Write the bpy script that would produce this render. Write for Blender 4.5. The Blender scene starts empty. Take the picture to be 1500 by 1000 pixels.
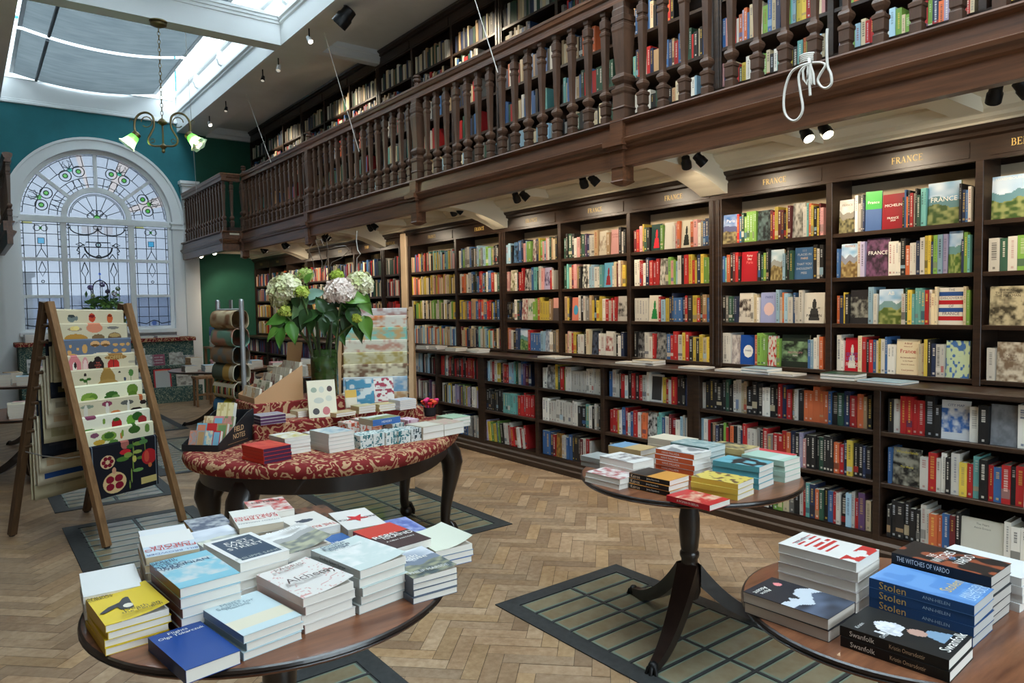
import bpy, bmesh, math, random
from mathutils import Vector, Matrix
rnd = random.Random(7)
PI = math.pi
scene = bpy.context.scene
COL = scene.collection

# ------------------------------------------------------------------ camera
F_PX, YAW, PITCH, ROLL, CAM_H = 1046.28, 0.65631, 0.051801, -0.0163895, 1.5
_fw = Vector((math.sin(YAW) * math.cos(PITCH), math.cos(YAW) * math.cos(PITCH), -math.sin(PITCH)))
_rt0 = Vector((math.cos(YAW), -math.sin(YAW), 0))
_up0 = _rt0.cross(_fw)
_rt = math.cos(ROLL) * _rt0 + math.sin(ROLL) * _up0
_up = -math.sin(ROLL) * _rt0 + math.cos(ROLL) * _up0
CAM = Vector((0, 0, CAM_H))


def _ray(x, y):
    return _rt * ((x - 750) / F_PX) + _up * ((500 - y) / F_PX) + _fw


def pz(x, y, z):
    d = _ray(x, y)
    return CAM + d * ((z - CAM_H) / d.z)


def pX(x, y, X):
    d = _ray(x, y)
    return CAM + d * (X / d.x)


def pY(x, y, Y):
    d = _ray(x, y)
    return CAM + d * (Y / d.y)


def proj(P):
    d = Vector(P) - CAM
    f = d.dot(_fw)
    return (750 + F_PX * d.dot(_rt) / f, 500 - F_PX * d.dot(_up) / f, f)


cam = bpy.data.cameras.new('camera')
cam.sensor_fit = 'HORIZONTAL'
cam.sensor_width = 36
cam.lens = 36 * F_PX / 1500
cam.clip_start = 0.05
camo = bpy.data.objects.new('camera', cam)
COL.objects.link(camo)
camo.matrix_world = Matrix(((_rt.x, _up.x, -_fw.x, 0), (_rt.y, _up.y, -_fw.y, 0), (_rt.z, _up.z, -_fw.z, CAM_H), (0, 0, 0, 1)))
scene.camera = camo


# ------------------------------------------------------------------ colours
def lin(c):
    return tuple((v / 12.92 if v <= 0.04045 else ((v + 0.055) / 1.055) ** 2.4) for v in c)


def C(r, g, b):
    return lin((r / 255, g / 255, b / 255)) + (1.0,)


# ------------------------------------------------------------------ materials
MATS = {}


def mat(name, color=(0.5, 0.5, 0.5, 1), rough=0.5, metal=0.0, attr=False, noise=None, bump=0.0, bscale=200, spec=0.5, grain=None, coat=0.0, trans=0.0):
    m = bpy.data.materials.new(name)
    m.use_nodes = True
    nt = m.node_tree
    b = nt.nodes['Principled BSDF']
    b.inputs['Roughness'].default_value = rough
    b.inputs['Metallic'].default_value = metal
    b.inputs['Specular IOR Level'].default_value = spec
    b.inputs['Coat Weight'].default_value = coat
    b.inputs['Base Color'].default_value = color
    L = nt.links
    src = None
    if attr:
        a = nt.nodes.new('ShaderNodeAttribute')
        a.attribute_name = 'Col'
        src = a.outputs['Color']
        L.new(src, b.inputs['Base Color'])
    if noise or grain or bump:
        tc = nt.nodes.new('ShaderNodeTexCoord')
        mp = nt.nodes.new('ShaderNodeMapping')
        L.new(tc.outputs['Object'], mp.inputs['Vector'])
        if grain:
            mp.inputs['Scale'].default_value = grain
        n = nt.nodes.new('ShaderNodeTexNoise')
        n.inputs['Detail'].default_value = 6
        n.inputs['Roughness'].default_value = 0.65
        n.inputs['Scale'].default_value = bscale if not grain else 1.0
        L.new(mp.outputs['Vector'], n.inputs['Vector'])
        if noise:
            mx = nt.nodes.new('ShaderNodeMix')
            mx.data_type = 'RGBA'
            mx.blend_type = 'MULTIPLY' if attr else 'MIX'
            rp = nt.nodes.new('ShaderNodeMapRange')
            rp.inputs['From Min'].default_value = 0.32
            rp.inputs['From Max'].default_value = 0.68
            L.new(n.outputs['Fac'], rp.inputs['Value'])
            L.new(rp.outputs['Result'], mx.inputs['Factor'])
            if src:
                L.new(src, mx.inputs['A'])
            else:
                mx.inputs['A'].default_value = color
            mx.inputs['B'].default_value = noise
            L.new(mx.outputs['Result'], b.inputs['Base Color'])
        if bump:
            bp = nt.nodes.new('ShaderNodeBump')
            bp.inputs['Strength'].default_value = bump
            bp.inputs['Distance'].default_value = 0.002
            L.new(n.outputs['Fac'], bp.inputs['Height'])
            L.new(bp.outputs['Normal'], b.inputs['Normal'])
    MATS[name] = m
    return m


def pattern_mat(name, c1, c2, scale, rough=0.8, thr=0.5, dist=2.0):
    """woven floral damask: two-colour distorted pattern"""
    m = bpy.data.materials.new(name)
    m.use_nodes = True
    nt = m.node_tree
    L = nt.links
    b = nt.nodes['Principled BSDF']
    b.inputs['Roughness'].default_value = rough
    b.inputs['Specular IOR Level'].default_value = 0.2
    tc = nt.nodes.new('ShaderNodeTexCoord')
    n = nt.nodes.new('ShaderNodeTexNoise')
    n.inputs['Scale'].default_value = scale * 0.55
    n.inputs['Detail'].default_value = 2
    n.inputs['Distortion'].default_value = dist
    w = nt.nodes.new('ShaderNodeTexVoronoi')
    w.feature = 'F1'
    w.inputs['Scale'].default_value = scale
    L.new(tc.outputs['Object'], n.inputs['Vector'])
    L.new(tc.outputs['Object'], w.inputs['Vector'])
    mth = nt.nodes.new('ShaderNodeMath')
    mth.operation = 'MULTIPLY_ADD'
    L.new(w.outputs['Distance'], mth.inputs[0])
    mth.inputs[1].default_value = 0.45
    L.new(n.outputs['Fac'], mth.inputs[2])
    wv = nt.nodes.new('ShaderNodeMath')
    wv.operation = 'SINE'
    m2 = nt.nodes.new('ShaderNodeMath')
    m2.operation = 'MULTIPLY'
    m2.inputs[1].default_value = 24
    L.new(mth.outputs[0], m2.inputs[0])
    L.new(m2.outputs[0], wv.inputs[0])
    rp = nt.nodes.new('ShaderNodeMapRange')
    rp.inputs['From Min'].default_value = thr - 0.15
    rp.inputs['From Max'].default_value = thr + 0.15
    L.new(wv.outputs[0], rp.inputs['Value'])
    mx = nt.nodes.new('ShaderNodeMix')
    mx.data_type = 'RGBA'
    mx.inputs['A'].default_value = c1
    mx.inputs['B'].default_value = c2
    L.new(rp.outputs['Result'], mx.inputs['Factor'])
    L.new(mx.outputs['Result'], b.inputs['Base Color'])
    MATS[name] = m
    return m


def pane_mat(name, tint, trans=0.7, rough=0.3, attr=False):
    """thin pane: part clear, part frosted translucent, part glossy"""
    m = bpy.data.materials.new(name)
    m.use_nodes = True
    nt = m.node_tree
    nt.nodes.clear()
    L = nt.links
    out = nt.nodes.new('ShaderNodeOutputMaterial')
    t = nt.nodes.new('ShaderNodeBsdfTransparent')
    tl = nt.nodes.new('ShaderNodeBsdfTranslucent')
    g = nt.nodes.new('ShaderNodeBsdfGlossy')
    g.inputs['Roughness'].default_value = rough
    m1 = nt.nodes.new('ShaderNodeMixShader')
    m1.inputs[0].default_value = 1 - trans
    m2 = nt.nodes.new('ShaderNodeMixShader')
    m2.inputs[0].default_value = 0.06
    for s in (t, tl):
        s.inputs['Color'].default_value = tint
    if attr:
        a = nt.nodes.new('ShaderNodeAttribute')
        a.attribute_name = 'Col'
        L.new(a.outputs['Color'], t.inputs['Color'])
        L.new(a.outputs['Color'], tl.inputs['Color'])
    L.new(t.outputs[0], m1.inputs[1])
    L.new(tl.outputs[0], m1.inputs[2])
    L.new(m1.outputs[0], m2.inputs[1])
    L.new(g.outputs[0], m2.inputs[2])
    L.new(m2.outputs[0], out.inputs[0])
    MATS[name] = m
    return m


def glow(name, color, strength):
    m = bpy.data.materials.new(name)
    m.use_nodes = True
    b = m.node_tree.nodes['Principled BSDF']
    b.inputs['Base Color'].default_value = color
    b.inputs['Emission Color'].default_value = color
    b.inputs['Emission Strength'].default_value = strength
    MATS[name] = m
    return m


# ------------------------------------------------------------------ mesh builder
def smooth_path(P, k=4):
    P = [Vector(p) for p in P]
    out = []
    for i in range(len(P) - 1):
        a, b, c, d = P[max(0, i - 1)], P[i], P[i + 1], P[min(len(P) - 1, i + 2)]
        for j in range(k):
            t = j / k
            out.append(.5 * ((2 * b) + (c - a) * t + (2 * a - 5 * b + 4 * c - d) * t * t + (3 * b - a - 3 * c + d) * t ** 3))
    return out + [P[-1]]


_textcache = {}


def text_mesh(s):
    if s in _textcache:
        return _textcache[s]
    cu = bpy.data.curves.new('t', 'FONT')
    cu.body = s
    cu.size = 1
    cu.align_x = 'CENTER'
    cu.align_y = 'CENTER'
    cu.resolution_u = 2
    o = bpy.data.objects.new('t', cu)
    COL.objects.link(o)
    dg = bpy.context.evaluated_depsgraph_get()
    me = o.evaluated_get(dg).to_mesh()
    v = [tuple(p.co) for p in me.vertices]
    f = [tuple(p.vertices) for p in me.polygons]
    o.evaluated_get(dg).to_mesh_clear()
    bpy.data.objects.remove(o)
    bpy.data.curves.remove(cu)
    w = (max((p[0] for p in v), default=1) - min((p[0] for p in v), default=0)) or 1
    h = (max((p[1] for p in v), default=1) - min((p[1] for p in v), default=0)) or 1
    mx = (max((p[0] for p in v), default=0) + min((p[0] for p in v), default=0)) / 2
    my = (max((p[1] for p in v), default=0) + min((p[1] for p in v), default=0)) / 2
    v = [((p[0] - mx) / w, (p[1] - my) / h) for p in v]
    _textcache[s] = (v, f, w / h)
    return _textcache[s]


WHITE = (1, 1, 1, 1)


class MB:
    def __init__(self, col=WHITE):
        self.v, self.f, self.mi, self.c, self.cc = [], [], [], [], col
        self.M = None
        self.m = 0

    def add(self, vs, fs, col=None, m=None, M=None):
        b = len(self.v)
        T = self.M if M is None else (self.M @ M if self.M is not None else M)
        if T is not None:
            vs = [T @ Vector(p) for p in vs]
        self.v.extend(tuple(p) for p in vs)
        col = col or self.cc
        m = self.m if m is None else m
        for f in fs:
            self.f.append(tuple(b + i for i in f))
            self.mi.append(m)
            self.c.append(col)
        return self

    def box(self, x0, x1, y0, y1, z0, z1, col=None, m=None, M=None, cols=None):
        vs = [(x0, y0, z0), (x1, y0, z0), (x1, y1, z0), (x0, y1, z0), (x0, y0, z1), (x1, y0, z1), (x1, y1, z1), (x0, y1, z1)]
        fs = [(0, 3, 2, 1), (4, 5, 6, 7), (0, 1, 5, 4), (1, 2, 6, 5), (2, 3, 7, 6), (3, 0, 4, 7)]
        self.add(vs, fs, col, m, M)
        if cols:  # bottom, top, -y, +x, +y, -x
            self.c[-6:] = [c or col or self.cc for c in cols]
        return self

    def cbox(self, c, s, col=None, m=None, M=None):
        return self.box(c[0] - s[0] / 2, c[0] + s[0] / 2, c[1] - s[1] / 2, c[1] + s[1] / 2, c[2] - s[2] / 2, c[2] + s[2] / 2, col, m, M)

    def rbox(self, x0, x1, y0, y1, z0, z1, r=0.003, col=None, m=None, M=None):
        """box with chamfered vertical and top edges"""
        p = [(x0 + r, y0), (x1 - r, y0), (x1, y0 + r), (x1, y1 - r), (x1 - r, y1), (x0 + r, y1), (x0, y1 - r), (x0, y0 + r)]
        q = [(x0 + 2 * r, y0 + r), (x1 - 2 * r, y0 + r), (x1 - r, y0 + 2 * r), (x1 - r, y1 - 2 * r), (x1 - 2 * r, y1 - r), (x0 + 2 * r, y1 - r), (x0 + r, y1 - 2 * r), (x0 + r, y0 + 2 * r)]
        vs = [(a, b, z0) for a, b in p] + [(a, b, z1 - r) for a, b in p] + [(a, b, z1) for a, b in q]
        fs = [tuple(reversed(range(8))), tuple(range(16, 24))]
        for k in (0, 8):
            fs += [(k + i, k + (i + 1) % 8, k + 8 + (i + 1) % 8, k + 8 + i) for i in range(8)]
        return self.add(vs, fs, col, m, M)

    def lathe(self, prof, n=16, c=(0, 0, 0), col=None, m=None, M=None, ph=0.0, sx=1, sy=1):
        vs, fs = [], []
        for r, z in prof:
            for i in range(n):
                a = 2 * PI * i / n + ph
                vs.append((c[0] + sx * r * math.cos(a), c[1] + sy * r * math.sin(a), c[2] + z))
        for k in range(len(prof) - 1):
            for i in range(n):
                j = (i + 1) % n
                fs.append((k * n + i, k * n + j, (k + 1) * n + j, (k + 1) * n + i))
        fs.append(tuple(reversed(range(n))))
        fs.append(tuple((len(prof) - 1) * n + i for i in range(n)))
        return self.add(vs, fs, col, m, M)

    def sq(self, prof, c=(0, 0, 0), col=None, m=None, M=None):
        """square turned profile: half-widths"""
        s = math.sqrt(2)
        return self.lathe([(r * s, z) for r, z in prof], 4, c, col, m, M, PI / 4)

    def tube(self, path, r, n=8, col=None, m=None, M=None, closed=False, rs=None):
        P = [Vector(p) for p in path]
        vs, fs = [], []
        N = len(P)
        prev = None
        for k, p in enumerate(P):
            a = P[(k - 1) % N] if (k or closed) else P[0]
            b = P[(k + 1) % N] if (k < N - 1 or closed) else P[-1]
            t = (b - a)
            t = t.normalized() if t.length > 1e-9 else Vector((0, 0, 1))
            if prev is None:
                u = t.cross(Vector((0, 0, 1)))
                if u.length < 1e-3:
                    u = t.cross(Vector((1, 0, 0)))
            else:
                u = prev - t * prev.dot(t)
            u.normalize()
            prev = u
            w = t.cross(u)
            rr = rs[k] if rs else r
            for i in range(n):
                an = 2 * PI * i / n
                vs.append(p + u * (rr * math.cos(an)) + w * (rr * math.sin(an)))
        for k in range(N if closed else N - 1):
            k2 = (k + 1) % N
            for i in range(n):
                j = (i + 1) % n
                fs.append((k * n + i, k * n + j, k2 * n + j, k2 * n + i))
        if not closed:
            fs.append(tuple(reversed(range(n))))
            fs.append(tuple((N - 1) * n + i for i in range(n)))
        return self.add(vs, fs, col, m, M)

    def prismY(self, prof, y0, y1, col=None, m=None, M=None):
        """closed (x,z) outline swept from y0 to y1"""
        n = len(prof)
        vs = [(x, y0, z) for x, z in prof] + [(x, y1, z) for x, z in prof]
        fs = [(i, (i + 1) % n, n + (i + 1) % n, n + i) for i in range(n)] + [tuple(reversed(range(n))), tuple(range(n, 2 * n))]
        return self.add(vs, fs, col, m, M)

    def prismX(self, prof, x0, x1, col=None, m=None, M=None):
        n = len(prof)
        vs = [(x0, y, z) for y, z in prof] + [(x1, y, z) for y, z in prof]
        fs = [(i, (i + 1) % n, n + (i + 1) % n, n + i) for i in range(n)] + [tuple(reversed(range(n))), tuple(range(n, 2 * n))]
        return self.add(vs, fs, col, m, M)

    def prismZ(self, prof, z0, z1, col=None, m=None, M=None):
        n = len(prof)
        vs = [(x, y, z0) for x, y in prof] + [(x, y, z1) for x, y in prof]
        fs = [(i, (i + 1) % n, n + (i + 1) % n, n + i) for i in range(n)] + [tuple(reversed(range(n))), tuple(range(n, 2 * n))]
        return self.add(vs, fs, col, m, M)

    def beam(self, a, b, w, h, col=None, m=None, up=(0, 0, 1)):
        a, b = Vector(a), Vector(b)
        t = (b - a).normalized()
        u = t.cross(Vector(up)).normalized()
        v = u.cross(t)
        M = Matrix(((u.x, t.x, v.x, a.x), (u.y, t.y, v.y, a.y), (u.z, t.z, v.z, a.z), (0, 0, 0, 1)))
        return self.box(-w / 2, w / 2, 0, (b - a).length, -h / 2, h / 2, col, m, M)

    def sheet(self, fn, nu, nv, colf, m=None, flip=False):
        """grid surface: fn(u,v)->point, colf(u,v)->colour"""
        vs = [fn(i / nu, j / nv) for j in range(nv + 1) for i in range(nu + 1)]
        b = len(self.v)
        if self.M is not None:
            vs = [self.M @ Vector(p) for p in vs]
        self.v.extend(tuple(p) for p in vs)
        for j in range(nv):
            for i in range(nu):
                k = b + j * (nu + 1) + i
                q = (k, k + 1, k + nu + 2, k + nu + 1)
                self.f.append(q[::-1] if flip else q)
                self.mi.append(self.m if m is None else m)
                self.c.append(colf((i + .5) / nu, (j + .5) / nv))
        return self

    def text(self, s, o, u, v, w, h, col=None, m=None, fit=True):
        """flat lettering: o centre, u/v unit axes, fits in w x h"""
        tv, tf, ar = text_mesh(s)
        if fit:
            if w / h > ar:
                w = h * ar
            elif w / h < ar * 0.6:
                h = w / (ar * 0.6)
        o, u, v = Vector(o), Vector(u), Vector(v)
        return self.add([o + u * (a * w) + v * (b * h) for a, b in tv], tf, col, m)

    def build(self, name, parent=None, mats=('print',), smooth=0, solid=0.0, bevel=0.0):
        me = bpy.data.meshes.new(name)
        off = Vector((0, 0, 0))
        inv = None
        if parent is not None:
            inv = parent_world(parent).inverted()
            vs = [inv @ Vector(p) for p in self.v]
        else:
            vs = self.v
        me.from_pydata([tuple(p) for p in vs], [], self.f)
        for mt in mats:
            me.materials.append(MATS[mt])
        if len(mats) > 1:
            me.polygons.foreach_set('material_index', self.mi)
        if any(c is not WHITE for c in self.c):
            a = me.color_attributes.new('Col', 'FLOAT_COLOR', 'CORNER')
            buf = []
            for f, c in zip(self.f, self.c):
                buf.extend(c * len(f))
            a.data.foreach_set('color', buf)
        if smooth:
            me.polygons.foreach_set('use_smooth', [True] * len(me.polygons))
            me.set_sharp_from_angle(angle=math.radians(smooth))
        me.update()
        o = bpy.data.objects.new(name, me)
        COL.objects.link(o)
        if parent is not None:
            o.parent = parent
        if bevel:
            md = o.modifiers.new('edge', 'BEVEL')
            md.width = bevel
            md.segments = 2
            md.limit_method = 'ANGLE'
            md.angle_limit = math.radians(40)
        return o


_pw = {}


def parent_world(o):
    M = Matrix.LocRotScale(o.location, o.rotation_euler, o.scale)
    return parent_world(o.parent) @ M if o.parent is not None else M


def tag(o, label, cat, group=None):
    o['label'] = label
    o['category'] = cat
    if group:
        o['group'] = group
    return o


def struct(o):
    o['kind'] = 'structure'
    return o


def thing(name, label, cat, loc=(0, 0, 0), rz=0.0, group=None):
    o = bpy.data.objects.new(name, None)
    o.empty_display_size = 0.1
    COL.objects.link(o)
    o.location = loc
    o.rotation_euler = (0, 0, rz)
    return tag(o, label, cat, group)


def RotZ(a, loc=(0, 0, 0)):
    return Matrix.Translation(loc) @ Matrix.Rotation(a, 4, 'Z')
# ------------------------------------------------------------------ materials used
mat('print', attr=True, rough=0.5, spec=0.35)
mat('matte', attr=True, rough=0.8, spec=0.2)
mat('gloss', attr=True, rough=0.4, spec=0.3)
mat('cloth', attr=True, rough=0.9, spec=0.1)
mat('case_wood', C(58, 40, 28), 0.38, noise=C(34, 23, 17), grain=(3, 3, 40), bump=0.1)
mat('case_shelf', C(62, 43, 30), 0.4, noise=C(36, 25, 18), grain=(40, 2, 40), bump=0.1)
mat('cream_back', C(205, 188, 160), 0.8, noise=C(190, 172, 146), bscale=4)
mat('gallery_wood', C(116, 74, 48), 0.36, noise=C(70, 44, 30), grain=(30, 1.6, 30), bump=0.15)
mat('turned_wood', C(98, 68, 50), 0.42, noise=C(62, 43, 32), grain=(14, 14, 3), bump=0.1)
mat('rose_wood', C(132, 84, 56), 0.3, noise=C(84, 48, 32), grain=(3, 30, 6), coat=0.2)
mat('ebony_wood', C(42, 29, 23), 0.3, noise=C(24, 17, 14), grain=(10, 10, 4), coat=0.2)
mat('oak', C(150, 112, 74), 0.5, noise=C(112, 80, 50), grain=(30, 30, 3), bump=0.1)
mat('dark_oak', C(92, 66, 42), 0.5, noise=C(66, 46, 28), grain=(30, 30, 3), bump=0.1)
mat('pale_timber', C(206, 182, 152), 0.6, noise=C(190, 164, 134), grain=(20, 20, 2))
mat('pine', C(186, 148, 106), 0.55, noise=C(160, 122, 84), grain=(20, 20, 3))
mat('teal_paint', C(34, 116, 124), 0.75, noise=C(30, 106, 114), bscale=3)
mat('lamplit_teal_pot_green', C(30, 92, 74), 0.75, noise=C(26, 84, 66), bscale=3)  # teal wall paint with warm lamplight put into the colour; pot reuses it
mat('white_paint', C(232, 234, 234), 0.5)
mat('cream_paint', C(226, 216, 194), 0.6)
mat('grey_plaster', C(240, 238, 234), 0.8, noise=C(230, 228, 222), bscale=2)
mat('dark_wall', C(110, 94, 78), 0.8)
mat('black_metal', C(30, 29, 29), 0.4, metal=0.6)
mat('brass', C(120, 104, 74), 0.4, metal=0.9)
mat('gold', C(240, 204, 116), 0.45)
mat('steel', C(176, 178, 180), 0.4, metal=0.7)
mat('lead', C(52, 56, 62), 0.6, metal=0.3)
mat('iron_frame', C(54, 56, 56), 0.55, noise=C(38, 40, 40), bscale=30, bump=0.3)
mat('rope', C(206, 200, 190), 0.9)
mat('leaf', attr=True, rough=0.4, spec=0.5)
mat('petal', attr=True, rough=0.7, spec=0.2)
mat('parquet', attr=True, rough=0.42, noise=(0.72, 0.66, 0.6, 1), grain=(26, 26, 26), bump=0.15, spec=0.4)
mat('glass_block', C(138, 130, 106), 0.18, noise=C(122, 106, 80), bscale=5, bump=0.2, spec=0.7)
bc = pane_mat('blind_cloth', (.046, .052, .054, 1), 0.0, 0.8)
_nt = bc.node_tree
_tl = [n for n in _nt.nodes if n.type == 'BSDF_TRANSLUCENT'][0]
_tc, _mp, _ns, _rp, _mx = (_nt.nodes.new(k) for k in ('ShaderNodeTexCoord', 'ShaderNodeMapping', 'ShaderNodeTexNoise', 'ShaderNodeMapRange', 'ShaderNodeMix'))
_mp.inputs['Scale'].default_value = (1.2, 5, 3)
_ns.inputs['Scale'].default_value = 2.5
_ns.inputs['Detail'].default_value = 8
_rp.inputs['From Min'].default_value, _rp.inputs['From Max'].default_value = .35, .7
_mx.data_type = 'RGBA'
_mx.inputs['A'].default_value, _mx.inputs['B'].default_value = (.050, .056, .058, 1), (.034, .040, .043, 1)
_nt.links.new(_tc.outputs['Object'], _mp.inputs['Vector'])
_nt.links.new(_mp.outputs['Vector'], _ns.inputs['Vector'])
_nt.links.new(_ns.outputs['Fac'], _rp.inputs['Value'])
_nt.links.new(_rp.outputs['Result'], _mx.inputs['Factor'])
_nt.links.new(_mx.outputs['Result'], _tl.inputs['Color'])
mat('glass_edge', C(116, 128, 112), 0.2, spec=.7)
pattern_mat('red_damask', C(120, 36, 35), C(184, 146, 110), 15, thr=0.45)
pattern_mat('green_damask', C(62, 88, 84), C(156, 160, 138), 22, thr=0.72)
pane_mat('clear_glass', (0.93, 0.97, 0.97, 1), 0.97, 0.05)
pane_mat('stained_glass', (0.9, 0.95, 1, 1), 0.55, 0.2, attr=True)
pane_mat('shade_glass', (0.3, 0.9, 0.25, 1), 0.25, 0.2, attr=True)
glow('bulb_warm', (1.0, 0.86, 0.6, 1), 14)
glow('bulb_dim', (1.0, 0.9, 0.75, 1), .25)

def worn_patches(name):
    """large worn and darker traffic patches over the boards"""
    nt = MATS[name].node_tree
    b = nt.nodes['Principled BSDF']
    src = b.inputs['Base Color'].links[0].from_socket
    tc = nt.nodes.new('ShaderNodeTexCoord')
    n = nt.nodes.new('ShaderNodeTexNoise')
    n.inputs['Scale'].default_value = 2.2
    n.inputs['Detail'].default_value = 5
    nt.links.new(tc.outputs['Object'], n.inputs['Vector'])
    rp = nt.nodes.new('ShaderNodeMapRange')
    rp.inputs['From Min'].default_value = .38
    rp.inputs['From Max'].default_value = .66
    nt.links.new(n.outputs['Fac'], rp.inputs['Value'])
    mx = nt.nodes.new('ShaderNodeMix')
    mx.data_type = 'RGBA'
    mx.blend_type = 'MULTIPLY'
    nt.links.new(rp.outputs['Result'], mx.inputs['Factor'])
    nt.links.new(src, mx.inputs['A'])
    mx.inputs['B'].default_value = (.78, .74, .70, 1)
    nt.links.new(mx.outputs['Result'], b.inputs['Base Color'])


worn_patches('parquet')

# ------------------------------------------------------------------ key planes (metres)
XU, XL, XG, XG2 = 4.40, 4.15, 3.41, 3.14       # upper cases, lower cases, gallery front, stepped gallery front
YE = 13.6                                      # window wall
XC = 1.865                                     # room axis
XBL, XBR = 2 * XC - 3.15, 3.15                 # roof well edges
ZWELL, ZCEIL = 4.60, 4.76
BAYS = [0.65, 3.25, 5.85, 8.45, 11.05]
YB = -3.0
XW = 4.72                                      # wall behind the cases
XLW = -0.75


def S(name, mb, *m, **k):
    return struct(mb.build(name, None, m or ('white_paint',), **k))


# ------------------------------------------------------------------ floor: herringbone blocks
def floor():
    mb = MB()
    L, W = 0.30, 0.075
    mb.box(XLW, XW, YB, YE, -0.06, -0.004, col=C(96, 78, 62))
    s = math.sqrt(0.5)
    base = [C(188, 158, 126), C(178, 148, 116), C(196, 168, 136), C(168, 140, 112), C(184, 156, 126), C(190, 158, 120), C(176, 150, 122)]
    n = int(L / W)
    # single herringbone laid on a grid turned 45 degrees
    for i in range(-10, 190):
        for j in range(-10, 10):
            for k in (0, 1):
                u0 = i * W + j * L * 0 + 0
                # horizontal block at (i, diag), vertical block next to it
                if k == 0:
                    a0, b0, a1, b1 = (i + j * 2 * n) * W, i * W, (i + j * 2 * n + n) * W, (i + 1) * W
                else:
                    a0, b0, a1, b1 = (i + j * 2 * n + n) * W, (i - n + 1) * W, (i + j * 2 * n + n + 1) * W, (i + 1) * W
                ca, cb = (a0 + a1) / 2, (b0 + b1) / 2
                cx, cy = (ca - cb) * s + 2.0, (ca + cb) * s - 3
                if not (XLW - 0.15 < cx < 4.35 and -0.6 < cy < YE + 0.1):
                    continue
                g = 0.0012
                q = [(a0 + g, b0 + g), (a1 - g, b0 + g), (a1 - g, b1 - g), (a0 + g, b1 - g)]
                zz = rnd.uniform(-0.0006, 0.0006)
                vs = []
                for (p, r_) in q:
                    x, y = (p - r_) * s + 2.0, (p + r_) * s - 3
                    vs.append((min(max(x, XLW), XW), min(y, YE), zz))
                c = base[rnd.randrange(7)]
                d = rnd.uniform(0.74, 1.0)
                mb.add(vs, [(0, 1, 2, 3)], (c[0] * d, c[1] * d, c[2] * d, 1))
    return S('floor', mb, 'parquet')


floor()


def floor_light(x0, x1, y0, y1, ncols, nrows, label):
    """cast-iron framed glass pavement light set in the floor"""
    t = thing('floor_light', label, 'floor light', ((x0 + x1) / 2, (y0 + y1) / 2, 0), group='glass floor lights')
    fr, gl = MB(), MB()
    z0, z1 = 0.001, 0.006
    b = 0.085
    fr.box(x0, x1, y0, y0 + b, z0, z1).box(x0, x1, y1 - b, y1, z0, z1).box(x0, x0 + b, y0 + b, y1 - b, z0, z1).box(x1 - b, x1, y0 + b, y1 - b, z0, z1)
    fr.box(x0 + b, x1 - b, y0 + b, y1 - b, 0.0005, 0.002)
    cw, rh = (x1 - x0 - 2 * b) / ncols, (y1 - y0 - 2 * b) / nrows
    for i in range(1, ncols):
        fr.box(x0 + b + i * cw - .007, x0 + b + i * cw + .007, y0 + b, y1 - b, z0, 0.0055)
    for j in range(1, nrows):
        fr.box(x0 + b, x1 - b, y0 + b + j * rh - .007, y0 + b + j * rh + .007, z0, 0.0058)
    for i in range(ncols):
        for j in range(nrows):
            gl.rbox(x0 + b + i * cw + .022, x0 + b + (i + 1) * cw - .022, y0 + b + j * rh + .018, y0 + b + (j + 1) * rh - .018, 0.002, 0.0058, 0.001, m=1)
            gl.rbox(x0 + b + i * cw + .010, x0 + b + (i + 1) * cw - .010, y0 + b + j * rh + .010, y0 + b + (j + 1) * rh - .010, 0.002, 0.0055, 0.0015)
    fr.build('frame', t, ('iron_frame',))
    gl.build('glass_panel', t, ('glass_edge', 'glass_block'))


for x0, x1, y0, y1, c, r, lb in [
        (2.05, 2.91, 0.82, 2.835, 2, 15, 'iron framed glass floor light under the pedestal table in the middle'),
        (2.07, 2.92, 3.82, 5.85, 2, 15, 'iron framed glass floor light under the claw foot legs of the damask table'),
        (0.49, 1.345, 0.82, 2.835, 2, 15, 'iron framed glass floor light beneath the round table at the picture edge'),
        (0.49, 1.345, 3.75, 5.78, 2, 15, 'iron framed glass floor light just in front of the towel rack'),
        (2.07, 2.92, 6.85, 8.88, 2, 15, 'iron framed glass floor light behind the map rack'),
        (0.49, 1.345, 6.25, 8.3, 2, 15, 'iron framed glass floor light directly beneath the towel rack back legs'),
        (1.36, 2.22, 7.0, 9.0, 2, 15, 'bluish glass floor light beyond the paper roll stand'),
        (1.36, 2.22, 9.6, 11.6, 2, 15, 'bluish glass floor light in front of the green display steps')]:
    floor_light(x0, x1, y0, y1, c, r, lb)

# ------------------------------------------------------------------ walls
# window wall with an arched opening
WX0, WX1, WZ0, WZS, WR = 0.74, 2.99, 1.16, 3.02, 1.125


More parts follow.
